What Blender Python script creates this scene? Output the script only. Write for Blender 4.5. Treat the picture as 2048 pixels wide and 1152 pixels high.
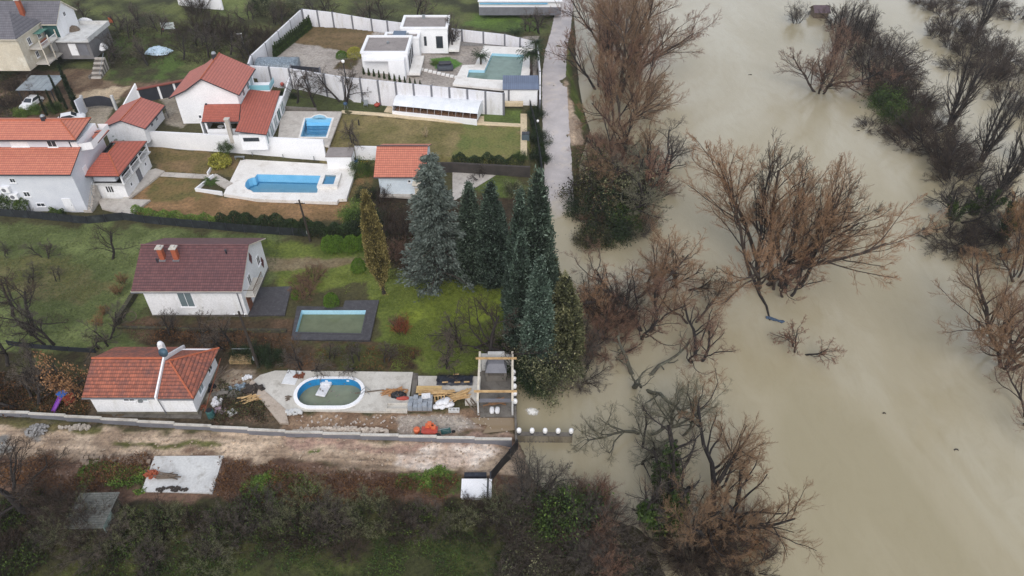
import bpy, bmesh, math, random
import numpy as np
from mathutils import Vector, Matrix, noise as mnoise
from math import radians, pi, sin, cos, atan2, hypot, sqrt

sc = bpy.context.scene
for o in list(bpy.data.objects): bpy.data.objects.remove(o)
col = sc.collection

# ---------------------------------------------------------------- camera
CF, TH, CH = 1420.0, radians(40), 58.0
cam = bpy.data.cameras.new('camera'); cam.sensor_width = 36; cam.lens = CF/2048*36
cam.clip_start = 1; cam.clip_end = 8000
co = bpy.data.objects.new('camera', cam); col.objects.link(co)
co.location = (0, 0, CH); co.rotation_euler = (radians(90)-TH, 0, 0)
sc.camera = co
# ---------------------------------------------------------------- world, sun, exposure: an overcast winter day
w = bpy.data.worlds.new('World'); sc.world = w; w.use_nodes = True
nt = w.node_tree; bgn = nt.nodes['Background']
sky = nt.nodes.new('ShaderNodeTexSky'); sky.sky_type = 'NISHITA'; sky.sun_disc = False
SUN_EL, SUN_AZ = radians(42), radians(178)
sky.sun_elevation = SUN_EL; sky.sun_rotation = SUN_AZ
sky.air_density = 1.0; sky.dust_density = 2.5; sky.ozone_density = 1.0
ov = nt.nodes.new('ShaderNodeMix'); ov.data_type = 'RGBA'; ov.inputs[0].default_value = .6   # an even cloud deck over the clear sky
tcw = nt.nodes.new('ShaderNodeTexCoord'); sx_ = nt.nodes.new('ShaderNodeSeparateXYZ'); nt.links.new(tcw.outputs['Generated'], sx_.inputs[0])
dk = nt.nodes.new('ShaderNodeValToRGB'); nt.links.new(sx_.outputs[2], dk.inputs[0])   # the deck is brighter towards the horizon
dk.color_ramp.elements[0].position = 0; dk.color_ramp.elements[0].color = (8.6, 8.75, 8.9, 1); dk.color_ramp.elements[1].position = .8; dk.color_ramp.elements[1].color = (3.9, 4.05, 4.3, 1)
nt.links.new(dk.outputs[0], ov.inputs[7]); nt.links.new(sky.outputs[0], ov.inputs[6]); nt.links.new(ov.outputs[2], bgn.inputs[0]); bgn.inputs[1].default_value = 0.15
sl = bpy.data.lights.new('sun', 'SUN'); sl.energy = 1.3; sl.angle = radians(40); sl.color = (1, .97, .94)
so = bpy.data.objects.new('sun', sl); col.objects.link(so)
# azimuth measured clockwise from +Y; the lamp shines down its -Z
sd = Vector((sin(SUN_AZ)*cos(SUN_EL), cos(SUN_AZ)*cos(SUN_EL), sin(SUN_EL)))
so.rotation_euler = sd.to_track_quat('Z', 'Y').to_euler(); so.location = (0, 0, 120)
sc.view_settings.view_transform = 'Standard'; sc.view_settings.look = 'None'
sc.view_settings.exposure = 0.32; sc.view_settings.gamma = 1
try:
    sc.cycles.max_bounces = 6; sc.cycles.transparent_max_bounces = 12
    sc.cycles.use_denoising = True
    sc.cycles.sample_clamp_indirect = 8
    sc.cycles.caustics_reflective = False; sc.cycles.caustics_refractive = False
except Exception: pass

# ---------------------------------------------------------------- survey: bearings read off the photo give ground points
def at(px, py, z=0.0):
    u = (px-1024)/CF; v = (py-576)/CF
    dy = cos(TH)-v*sin(TH); dz = -sin(TH)-v*cos(TH)
    t = (CH-z)/-dz
    return Vector((u*t, dy*t, z))
def proj(p):
    x, y, z = p[0], p[1], p[2]-CH
    d = y*cos(TH)-z*sin(TH)
    return 1024+CF*x/d, 576+CF*(-z*cos(TH)-y*sin(TH))/d
def sstep(x, a, b):
    t = np.clip((np.asarray(x, float)-a)/(b-a), 0, 1); return t*t*(3-2*t)
def inpoly(X, Y, P):
    r = np.zeros(np.shape(X), bool); n = len(P); j = n-1
    for i in range(n):
        xi, yi, xj, yj = P[i][0], P[i][1], P[j][0], P[j][1]
        if yi != yj:
            r ^= ((yi > Y) != (yj > Y)) & (X < (xj-xi)*(Y-yi)/(yj-yi)+xi)
        j = i
    return r
def pdist(X, Y, P):
    """signed distance to a polygon's edge, positive inside"""
    d = np.full(np.shape(X), 1e9); n = len(P)
    for i in range(n):
        ax, ay = P[i][0], P[i][1]; bx, by = P[(i+1) % n][0], P[(i+1) % n][1]
        L = (bx-ax)**2+(by-ay)**2+1e-9
        t = np.clip(((X-ax)*(bx-ax)+(Y-ay)*(by-ay))/L, 0, 1)
        d = np.minimum(d, np.hypot(X-ax-t*(bx-ax), Y-ay-t*(by-ay)))
    return np.where(inpoly(X, Y, P), d, -d)

SH = [(1330,1152),(1285,1060),(1190,1015),(1090,985),(1062,930),(1036,882),(1031,800),(1031,765),(1075,745),(1120,705),(1138,640),(1128,580),(1120,520),(1118,490),(1142,470),(1150,410),(1158,330),(1180,262),(1168,225),(1158,170),(1150,100),(1128,60),(1118,10)]
_s = sorted([(at(a, b).y, at(a, b).x) for a, b in SH])
SY = np.array([-500, 20]+[a for a, b in _s]+[260, 2000]); SX = np.array([30, 20]+[b for a, b in _s]+[12, 12])
ROADC = [(1116,520,-.45),(1120,450,-.12),(1118,400,.25),(1116,330,.7),(1112,260,1.5),(1110,205,2.0),(1108,150,2.3),(1112,100,2.5),(1122,60,2.6),(1128,20,2.7),(1130,-30,2.8)]
RC = [at(*p) for p in ROADC]
def roadz(Y): return np.interp(Y, [p.y for p in RC], [p.z for p in RC])
def roadx(Y): return np.interp(Y, [p.y for p in RC], [p.x for p in RC])
PE = [tuple(at(a, b, c)[:2]) for a, b, c in [(1062,215,2.9),(1042,222,3.2),(690,186,3.6),(560,176,4),(350,160,4.2),(270,215,4.2)]]+[(-64.5,102.9),(-57.5,102.3),(-43.2,100.7),(-29.1,98.9),(-24.5,99.3),(-19.5,99.1),(-12,97.6),(-9.5,97.2),(2.6,96.6)]
PF = [tuple(at(a, b, c)[:2]) for a, b, c in [(505,160,5.0),(580,150,5.2),(690,186,5.0),(1040,222,3.4),(1072,216,3.0),(1078,70,4.5),(900,80,5.0),(690,52,5.6),(610,46,5.8)]]
def base_h(X, Y):
    X = np.asarray(X, float); Y = np.asarray(Y, float)
    d = np.interp(Y, SY, SX)-X
    A = .85+1.5*sstep(Y, 88, 118)
    up = A*sstep(d, -.3, 3.2)+.010*np.clip(d, 0, 90)
    dn = -.02+.22*np.minimum(d, 0)
    z = np.where(d > 0, np.maximum(up, .02), np.maximum(dn, -2.2))
    # a wall holds the ground along the pool plot
    z = np.where((Y > 45) & (Y < 54.5) & (X < .25) & (d > -1), .9+.010*np.clip(d, 0, 90), z)
    k = sstep(-X, 34, 70)*sstep(Y, 96, 165)
    z = z+k*(.06*np.clip(Y-92, 0, 150)+1.6)
    z = z+sstep(-X, -20, 30)*.05*np.clip(Y-158, 0, 200)*(1-k)
    return z
def th(X, Y):
    X = np.asarray(X, float); Y = np.asarray(Y, float)
    z = base_h(X, Y)
    rx = np.abs(X-roadx(Y)); rz = roadz(Y)-.06
    k = 1-sstep(rx, 2.3, 3.6); k = np.where((Y > 70) & (X < 14), k, 0)
    z = z*(1-k)+rz*k
    e = 2.7+1.5*sstep(-X, 5, 50)
    z = np.where(inpoly(X, Y, PE), e, z)
    f = 3.2+2.0*sstep(-X, 0, 30)
    z = np.where(inpoly(X, Y, PF), f, z)
    return z
def G(px, py, dz=0.0):
    z = 1.0
    for _ in range(14):
        p = at(px, py, z); z = .4*z+.6*float(th(p.x, p.y))
    p = at(px, py, z); return Vector((p.x, p.y, z+dz))
def height(b, tpy):
    """height of an upright thing from its base point and the row of its top"""
    lo, hi = .1, 45
    for _ in range(40):
        m = (lo+hi)/2
        if proj((b[0], b[1], b[2]+m))[1] > tpy: lo = m
        else: hi = m
    return lo

# ---------------------------------------------------------------- objects
def tag(o, label, cat, group=None, kind=None):
    if label: o['label'] = label
    if cat: o['category'] = cat
    if group: o['group'] = group
    if kind: o['kind'] = kind
    return o
def E(name, label, cat, loc, rz=0, group=None):
    o = bpy.data.objects.new(name, None); col.objects.link(o); o.empty_display_size = .3
    o.location = loc; o.rotation_euler = (0, 0, rz)
    return tag(o, label, cat, group)
def link(name, me, parent=None):
    o = bpy.data.objects.new(name, me); col.objects.link(o)
    if parent is not None: o.parent = parent
    return o
class MB:
    def __init__(s): s.V = []; s.F = []; s.M = []; s.X = Matrix.Identity(4)
    def add(s, v, f, m=0):
        b = len(s.V); s.V += [tuple(s.X @ Vector(p)) for p in v]
        for q in f: s.F.append(tuple(b+i for i in q)); s.M.append(m)
        return s
    def bx(s, x0, x1, y0, y1, z0, z1, m=0):
        v = [(x0,y0,z0),(x1,y0,z0),(x1,y1,z0),(x0,y1,z0),(x0,y0,z1),(x1,y0,z1),(x1,y1,z1),(x0,y1,z1)]
        return s.add(v, [(0,3,2,1),(4,5,6,7),(0,1,5,4),(1,2,6,5),(2,3,7,6),(3,0,4,7)], m)
    def box(s, c, d, rz=0, m=0, rx=0, ry=0):
        k = s.X; s.X = k @ Matrix.Translation(Vector(c)) @ Matrix.Rotation(rz,4,'Z') @ Matrix.Rotation(ry,4,'Y') @ Matrix.Rotation(rx,4,'X')
        a, b, h = d[0]/2, d[1]/2, d[2]/2; s.bx(-a,a,-b,b,-h,h,m); s.X = k; return s
    def prism(s, P, z0, z1, m=0):
        n = len(P)
        if sum(P[i][0]*P[(i+1)%n][1]-P[(i+1)%n][0]*P[i][1] for i in range(n)) < 0: P = P[::-1]
        v = [(p[0],p[1],z0) for p in P]+[(p[0],p[1],z1) for p in P]
        return s.add(v, [tuple(range(n-1,-1,-1)), tuple(range(n,2*n))]+[(i,(i+1)%n,n+(i+1)%n,n+i) for i in range(n)], m)
    def tube(s, pts, r, n=6, m=0, cap=True):
        pts = [Vector(p) for p in pts]; R = r if isinstance(r, (list, tuple)) else [r]*len(pts)
        v = []; f = []
        for i, p in enumerate(pts):
            t = (pts[min(i+1,len(pts)-1)]-pts[max(i-1,0)]).normalized()
            a = Vector((0,0,1)) if abs(t.z) < .9 else Vector((1,0,0))
            u = t.cross(a).normalized(); q = t.cross(u)
            for k in range(n): v.append(p+(u*cos(2*pi*k/n)+q*sin(2*pi*k/n))*R[i])
        for i in range(len(pts)-1):
            for k in range(n): f.append((i*n+k, i*n+(k+1)%n, (i+1)*n+(k+1)%n, (i+1)*n+k))
        if cap: f.append(tuple(range(n))[::-1]); f.append(tuple(range((len(pts)-1)*n, len(pts)*n)))
        return s.add(v, f, m)
    def lathe(s, prof, c=(0,0,0), n=14, m=0):
        v = []; f = []
        for r, z in prof:
            for k in range(n): v.append((c[0]+r*cos(2*pi*k/n), c[1]+r*sin(2*pi*k/n), c[2]+z))
        for i in range(len(prof)-1):
            for k in range(n): f.append((i*n+k, i*n+(k+1)%n, (i+1)*n+(k+1)%n, (i+1)*n+k))
        f.append(tuple(range(n))[::-1]); f.append(tuple(range((len(prof)-1)*n, len(prof)*n)))
        return s.add(v, f, m)
    def build(s, name, mats, parent=None, smooth=False):
        if not isinstance(mats, (list, tuple)): mats = [mats]
        V = s.V; loc = (0,0,0)
        if parent is None:
            a = np.array(V); loc = ((a[:,0].min()+a[:,0].max())/2, (a[:,1].min()+a[:,1].max())/2, a[:,2].min())
            V = [(x-loc[0], y-loc[1], z-loc[2]) for x, y, z in V]
        me = bpy.data.meshes.new(name); me.from_pydata(V, [], s.F); me.update()
        for m in mats: me.materials.append(m)
        me.polygons.foreach_set('material_index', s.M)
        if smooth: me.polygons.foreach_set('use_smooth', [True]*len(s.F))
        o = link(name, me, parent); o.location = loc
        return o
def np_mesh(name, V, Q, mat, tint=None, smooth=False):
    V = np.ascontiguousarray(V, np.float32); Q = np.ascontiguousarray(Q, np.int32); k = Q.shape[1]
    me = bpy.data.meshes.new(name)
    me.vertices.add(len(V)); me.vertices.foreach_set('co', V.ravel())
    me.loops.add(Q.size); me.loops.foreach_set('vertex_index', Q.ravel())
    me.polygons.add(len(Q)); me.polygons.foreach_set('loop_start', np.arange(0, Q.size, k, dtype=np.int32))
    if smooth: me.polygons.foreach_set('use_smooth', np.ones(len(Q), bool))
    me.update(calc_edges=True); me.validate()
    if tint is not None:
        a = me.attributes.new('tint', 'FLOAT', 'FACE'); a.data.foreach_set('value', np.ascontiguousarray(tint, np.float32))
    if mat is not None: me.materials.append(mat)
    return me
# ---------------------------------------------------------------- materials (all procedural)
def srgb(r, g, b):
    f = lambda c: (c/255/12.92) if c <= 10 else ((c/255+.055)/1.055)**2.4
    return (f(r), f(g), f(b), 1)
def newmat(name):
    m = bpy.data.materials.new(name); m.use_nodes = True
    return m, m.node_tree, m.node_tree.nodes['Principled BSDF']
def nd(t, typ, **kw):
    n = t.nodes.new(typ)
    for k, v in kw.items():
        if k in n.inputs: n.inputs[k].default_value = v
        else: setattr(n, k, v)
    return n
def ramp(t, fac, stops):
    r = t.nodes.new('ShaderNodeValToRGB'); e = r.color_ramp.elements
    while len(e) < len(stops): e.new(.5)
    for i, (p, c) in enumerate(stops): e[i].position = p; e[i].color = c
    t.links.new(fac, r.inputs[0]); return r
def math_(t, op, a, b=None, c=None):
    n = t.nodes.new('ShaderNodeMath'); n.operation = op
    for i, v in enumerate((a, b, c)):
        if v is None: continue
        if isinstance(v, (int, float)): n.inputs[i].default_value = v
        else: t.links.new(v, n.inputs[i])
    return n.outputs[0]
def mixc(t, fac, a, b, mode='MIX'):
    n = t.nodes.new('ShaderNodeMix'); n.data_type = 'RGBA'; n.blend_type = mode
    for s, v in ((0, fac), (6, a), (7, b)):
        if isinstance(v, (int, float)): n.inputs[s].default_value = v
        elif isinstance(v, tuple): n.inputs[s].default_value = v
        else: t.links.new(v, n.inputs[s])
    return n.outputs[2]
def noise(t, scale, detail=4, rough=.6, vec=None, dist=0):
    n = nd(t, 'ShaderNodeTexNoise', Scale=scale, Detail=detail, Roughness=rough, Distortion=dist)
    if vec is None:
        tc = t.nodes.new('ShaderNodeTexCoord'); vec = tc.outputs['Object']
    t.links.new(vec, n.inputs['Vector']); return n.outputs[0]
def bump(t, b, h, dist=.05, strength=.6):
    n = nd(t, 'ShaderNodeBump', Strength=strength, Distance=dist)
    t.links.new(h, n.inputs['Height']); t.links.new(n.outputs[0], b.inputs['Normal'])
_mc = {}
def pm(name, c1, c2=None, scale=1.2, rough=.85, c3=None, fine=9, bmp=.01, metal=0, streak=False):
    """weathered surface: broad patches between c1 and c2, a fine speckle, an optional third colour as stains"""
    if name in _mc: return _mc[name]
    m, t, b = newmat(name)
    c1 = srgb(*c1); c2 = srgb(*c2) if c2 else tuple(x*.88 for x in c1[:3])+(1,)
    tc = t.nodes.new('ShaderNodeTexCoord'); v = tc.outputs['Object']
    if streak:
        mp = nd(t, 'ShaderNodeMapping'); mp.inputs['Scale'].default_value = (1, 1, .22); t.links.new(v, mp.inputs[0]); v = mp.outputs[0]
    f = noise(t, scale, 5, .65, v)
    r = ramp(t, f, [(.36, c1), (.66, c2)])
    c = r.outputs[0]
    if c3:
        g = noise(t, scale*1.7, 6, .7, v, .4)
        k = ramp(t, g, [(.52, (0,0,0,1)), (.72, (1,1,1,1))])
        c = mixc(t, k.outputs[0], c, srgb(*c3))
    s = noise(t, fine, 3, .7)
    k = ramp(t, s, [(.3, (.86,.86,.86,1)), (.7, (1.08,1.08,1.08,1))])
    c = mixc(t, 1.0, c, k.outputs[0], 'MULTIPLY')
    t.links.new(c, b.inputs['Base Color']); b.inputs['Roughness'].default_value = rough; b.inputs['Metallic'].default_value = metal
    if bmp: bump(t, b, s, bmp)
    _mc[name] = m; return m
def roof_mat(name, c1, c2, c3, course=.36, tile=.24, line=.55, stain=.5):
    m, t, b = newmat(name)
    uv = nd(t, 'ShaderNodeUVMap', uv_map='UVMap'); sp = nd(t, 'ShaderNodeSeparateXYZ'); t.links.new(uv.outputs[0], sp.inputs[0])
    v = math_(t, 'DIVIDE', sp.outputs[1], course); fv = math_(t, 'FRACT', v)
    u = math_(t, 'DIVIDE', sp.outputs[0], tile); fu = math_(t, 'FRACT', u)
    cx = nd(t, 'ShaderNodeCombineXYZ'); t.links.new(math_(t, 'FLOOR', u), cx.inputs[0]); t.links.new(math_(t, 'FLOOR', v), cx.inputs[1])
    wn = t.nodes.new('ShaderNodeTexWhiteNoise'); wn.noise_dimensions = '3D'; t.links.new(cx.outputs[0], wn.inputs[0])
    base = ramp(t, wn.outputs[0], [(0, srgb(*c1)), (1, srgb(*c2))]).outputs[0]
    g = noise(t, .8, 6, .7); k = ramp(t, g, [(.45, (0,0,0,1)), (.75, (stain,)*3+(1,))])
    base = mixc(t, k.outputs[0], base, srgb(*c3))
    ln = ramp(t, fv, [(0, (line,)*3+(1,)), (.3, (.95,.95,.95,1)), (.8, (1.1,1.1,1.1,1)), (1, (line,)*3+(1,))])
    base = mixc(t, 1.0, base, ln.outputs[0], 'MULTIPLY')
    lu = ramp(t, fu, [(0, (.8,.8,.8,1)), (.25, (1,1,1,1)), (.85, (1,1,1,1)), (1, (.8,.8,.8,1))])
    base = mixc(t, 1.0, base, lu.outputs[0], 'MULTIPLY')
    t.links.new(base, b.inputs['Base Color']); b.inputs['Roughness'].default_value = .7
    h = math_(t, 'ADD', math_(t, 'MULTIPLY', fv, -1.0), math_(t, 'MULTIPLY', math_(t, 'SINE', math_(t, 'MULTIPLY', u, 2*pi)), .35))
    bump(t, b, h, .03, .8)
    return m
def tint_mat(name, stops, rough=.75, sub=0, spec=.25):
    m, t, b = newmat(name)
    a = nd(t, 'ShaderNodeAttribute', attribute_name='tint')
    oi = t.nodes.new('ShaderNodeObjectInfo')
    r = ramp(t, a.outputs['Fac'], [(p, srgb(*c)) for p, c in stops])
    k = ramp(t, oi.outputs['Random'], [(0, (.82,.85,.86,1)), (1, (1.12,1.08,1.04,1))])
    t.links.new(mixc(t, 1.0, r.outputs[0], k.outputs[0], 'MULTIPLY'), b.inputs['Base Color'])
    b.inputs['Roughness'].default_value = rough; b.inputs['Specular IOR Level'].default_value = spec
    return m
def glass_mat(name, c, rough=.08):
    m, t, b = newmat(name); b.inputs['Base Color'].default_value = srgb(*c); b.inputs['Roughness'].default_value = rough
    return m
def clear_water(name, tint, fres=1.33, wave=.02, murk=None, k=.0):
    m, t, b = newmat(name); t.nodes.remove(b); out = t.nodes['Material Output']
    tr = nd(t, 'ShaderNodeBsdfTransparent', Color=srgb(*tint)); gl = nd(t, 'ShaderNodeBsdfGlossy', Roughness=.03)
    fr = nd(t, 'ShaderNodeFresnel', IOR=fres)
    bm = nd(t, 'ShaderNodeBump', Strength=.25, Distance=wave); t.links.new(noise(t, 2.2, 3, .5), bm.inputs['Height'])
    t.links.new(bm.outputs[0], gl.inputs['Normal']); t.links.new(bm.outputs[0], fr.inputs['Normal'])
    base = tr.outputs[0]
    if murk:
        df = nd(t, 'ShaderNodeBsdfDiffuse'); n = noise(t, .8, 4, .6)
        a, b2 = srgb(*murk), tuple(x*.8 for x in srgb(*murk)[:3])+(1,)
        t.links.new(ramp(t, n, [(.35, a), (.65, b2)]).outputs[0], df.inputs[0])
        mx0 = nd(t, 'ShaderNodeMixShader', Fac=k); t.links.new(base, mx0.inputs[1]); t.links.new(df.outputs[0], mx0.inputs[2]); base = mx0.outputs[0]
    mx = nd(t, 'ShaderNodeMixShader'); t.links.new(fr.outputs[0], mx.inputs[0]); t.links.new(base, mx.inputs[1]); t.links.new(gl.outputs[0], mx.inputs[2])
    t.links.new(mx.outputs[0], out.inputs[0]); return m

WHITE = pm('white_plaster', (238,238,240), (230,231,233), .5, .9, (218,217,214), 6, .003, streak=True)
WHITE2 = pm('clean_white_paint', (243,243,245), (233,234,237), .4, .8)
GREYPL = pm('pale_blue_grey_plaster', (217,220,227), (204,208,217), .5, .9)
BLUEPL = pm('pale_blue_plaster', (222,232,240), (206,218,228), .5, .9)
CREAM = pm('cream_plaster', (216,207,188), (198,188,168), .4, .95, (232,228,215), 6, .006)
CONC = pm('light_concrete', (205,201,193), (186,181,172), .35, .92, (150,143,133), 7, .006)
CONC2 = pm('pale_grey_concrete', (208,208,206), (190,190,189), .5, .9, (160,156,150), 5, .006)
DCONC = pm('dark_concrete', (120,115,108), (95,90,84), .6, .92, (70,64,58), 7, .01)
STONEP = pm('stone_paving', (196,190,182), (176,168,160), .7, .9, (150,142,134), 4, .006)
PAVER = pm('grey_pavers', (172,164,158), (152,144,138), .5, .9, (120,112,104), 3, .01)
DECKW = pm('white_stone_deck', (236,233,229), (222,218,213), .35, .8, (206,200,192), 5, .003)
DSLATE = pm('dark_slate_tile', (74,72,76), (58,56,60), 1.4, .55, (92,90,92), 6, .005)
ROOFGREY = pm('grey_roof_felt', (150,143,140), (136,129,127), .5, .95, (118,112,110), 8, .004)
GREYP = pm('mid_grey_paint', (120,121,128), (106,107,114), .8, .7)
ANTH = pm('anthracite_metal', (52,54,62), (42,44,52), .8, .5)
BLACK = pm('black_plastic', (26,27,32), (18,19,24), .8, .5)
NET = pm('dark_shade_net', (34,40,44), (22,26,30), .7, .8, (60,66,68), 8, .01)
WOOD = pm('weathered_wood', (120,106,92), (92,80,68), 2, .85)
NWOOD = pm('fresh_timber', (206,174,126), (176,142,98), 2, .75)
PWOOD = pm('pale_timber', (224,216,200), (206,196,178), 2, .75)
DWOOD = pm('dark_pole_timber', (62,54,48), (44,38,34), 2, .85)
BARK = pm('grey_brown_bark', (72,60,52), (50,42,38), 2.5, .9, (96,86,76), 12, .02)
BARKD = pm('dark_bark', (46,40,38), (32,28,27), 2.5, .9, (62,55,50), 12, .02)
BARKG = pm('lichen_bark', (92,90,76), (64,60,52), 2.5, .9, (120,122,104), 12, .02)
BRICK = pm('orange_brick', (170,92,62), (146,76,52), 5, .85)
GLASS = glass_mat('dark_window_glass', (52,58,64))
LGLASS = glass_mat('pale_curtained_glass', (150,164,168), .15)
CARW = glass_mat('white_car_paint', (238,239,242), .25)
TYRE = glass_mat('tyre_rubber', (24,24,26), .8)
RED = pm('red_plastic', (176,76,64), (158,64,54), 2, .5)
ORANGE = pm('orange_plastic', (220,116,74), (202,100,62), 2, .5)
BLUE = pm('blue_plastic', (42,104,190), (34,90,170), 2, .5)
YELLOW = pm('yellow_plastic', (232,190,50), (214,170,40), 2, .5)
PURPLE = pm('purple_plastic', (132,70,170), (116,58,150), 2, .5)
TEAL = pm('teal_paint', (48,92,90), (36,76,76), 1, .7)
TARPB = pm('pale_blue_tarp', (186,208,222), (158,182,200), 2, .5, (236,240,244))
TARPG = pm('grey_blue_tarp', (120,134,146), (86,98,108), 2.5, .45, (190,200,208), 5, .03)
TARPD = pm('black_tarp', (36,40,50), (26,28,36), 2, .5, (60,66,78), 5, .03)
BAGW = pm('white_sack', (232,232,234), (206,206,210), 3, .7)
METAL = pm('galvanised_metal', (150,156,160), (126,132,137), 1.2, .45, metal=.4)
RUST = pm('rusty_metal', (130,74,50), (104,58,40), 3, .8)
SAND = pm('sand_stone_path', (214,196,164), (196,178,148), .8, .9, (170,154,128), 4)
POOLB = pm('pool_blue_liner', (132,200,236), (116,190,230), .6, .5)
POOLD = pm('pool_deep_blue_liner', (40,140,196), (30,122,180), .6, .5)
POOLP = pm('pool_pale_blue_liner', (178,222,240), (164,212,234), .6, .5)
ROOF_RED = roof_mat('red_tile_roof', (180,98,80), (166,88,72), (150,84,74), .42, .3, .62, .4)
ROOF_ROSE = roof_mat('rose_tile_roof', (186,112,98), (174,104,92), (162,100,92), .42, .3, .66, .35)
ROOF_ORANGE = roof_mat('orange_tile_roof', (202,126,102), (190,114,94), (178,112,96), .40, .3, .6, .3)
ROOF_MAROON = roof_mat('maroon_tile_roof', (112,74,74), (94,60,62), (84,60,66), .36, .26, .5, .5)
ROOF_OLD = roof_mat('old_clay_tile_roof', (178,104,80), (136,80,64), (92,70,70), .38, .22, .4, .9)
ROOF_SLATE = roof_mat('grey_slate_roof', (112,110,116), (100,98,104), (88,86,92), .5, .35, .7, .4)
W_POOL = clear_water('clear_pool_water', (226,244,252))
W_GREEN = clear_water('green_pool_water', (176,200,176), murk=(152,160,138), k=.75)
W_MURK = clear_water('murky_rainwater', (150,160,130), murk=(120,128,102), k=.85)
ESTATE = pm('pale_estate_panel', (228,228,232), (214,214,220), .5, .9, (198,195,192), 6, .003, streak=True)
W_TEAL = clear_water('teal_pool_water', (176,198,190), murk=(138,160,150), k=.8)
TWIG_O = tint_mat('orange_brown_twigs', [(0, (92,70,54)), (.5, (129,101,76)), (1, (160,130,103))])
TWIG_R = tint_mat('red_brown_twigs', [(0, (84,62,52)), (.5, (114,86,72)), (1, (146,116,98))])
TWIG_G = tint_mat('grey_twigs', [(0, (54,49,45)), (.5, (80,73,67)), (1, (112,103,94))])
TWIG_D = tint_mat('dark_twigs', [(0, (40,33,29)), (.5, (61,51,45)), (1, (88,75,64))])
TWIG_L = tint_mat('lichen_twigs', [(0, (70,66,56)), (.5, (102,98,82)), (1, (136,133,112))])
LEAF_G = tint_mat('green_leaves', [(0, (34,44,22)), (.5, (58,78,34)), (1, (96,116,50))])
LEAF_D = tint_mat('dark_green_leaves', [(0, (24,32,20)), (.5, (38,52,30)), (1, (60,78,42))])
LEAF_B = tint_mat('bright_green_leaves', [(0, (56,74,34)), (.5, (92,118,50)), (1, (136,156,76))])
LEAF_BOX = tint_mat('clipped_green_leaves', [(0, (52,76,26)), (.5, (84,114,38)), (1, (116,146,52))])
LEAF_GOLD = tint_mat('golden_foliage', [(0, (46,44,26)), (.5, (106,98,58)), (1, (162,150,98))])
LEAF_YEL = tint_mat('yellow_leaves', [(0, (104,104,42)), (.5, (156,152,66)), (1, (194,186,92))])
LEAF_BLUE = tint_mat('blue_green_foliage', [(0, (27,35,28)), (.42, (58,73,60)), (.7, (92,108,94)), (1, (126,141,127))])
LEAF_FROST = tint_mat('frosted_blue_green_foliage', [(0, (36,46,38)), (.42, (80,98,84)), (.7, (112,129,114)), (1, (148,163,149))])
LEAF_CEDAR = tint_mat('grey_blue_foliage', [(0, (36,42,38)), (.5, (74,84,78)), (1, (114,124,117))])
LEAF_OLIVE = tint_mat('olive_green_foliage', [(0, (38,42,28)), (.5, (86,90,62)), (1, (150,148,114))])
LEAF_BROWN = tint_mat('brown_leaves', [(0, (58,40,26)), (.5, (92,64,40)), (1, (132,96,60))])
LEAF_RUST = tint_mat('rusty_leaves', [(0, (108,76,52)), (.5, (142,106,74)), (1, (168,130,94))])
LAWN_T = tint_mat('lawn_tufts', [(0, (88,100,46)), (.5, (112,126,56)), (1, (146,156,80))])
ORCH_T = tint_mat('orchard_grass_tufts', [(0, (82,90,54)), (.5, (106,114,70)), (1, (138,140,98))])
LEAF_MIX = tint_mat('bramble_leaves', [(0, (34,30,24)), (.3, (54,46,36)), (.5, (58,62,38)), (.7, (74,80,46)), (.85, (104,92,66)), (1, (124,110,82))])
# ---------------------------------------------------------------- ground sheet
_rs = np.random.RandomState(5); _tab = _rs.rand(256, 256)
def vnoise(X, Y):
    xi = np.floor(X).astype(int); yi = np.floor(Y).astype(int); fx = X-xi; fy = Y-yi
    fx = fx*fx*(3-2*fx); fy = fy*fy*(3-2*fy); g = lambda a, b: _tab[a % 256, b % 256]
    return (g(xi,yi)*(1-fx)+g(xi+1,yi)*fx)*(1-fy)+(g(xi,yi+1)*(1-fx)+g(xi+1,yi+1)*fx)*fy
def fbm(X, Y, s, o=4, k=.55):
    r = 0; a = 1; n = 0
    for i in range(o):
        r = r+a*vnoise(X/s+17.3*i, Y/s+5.1*i); n += a; a *= k; s /= 2.1
    return r/n
def W(pts, dz=0): return [tuple(G(a, b)[:2]) for a, b in pts]
def WZ(pts, z): return [tuple(at(a, b, z)[:2]) for a, b in pts]
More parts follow.
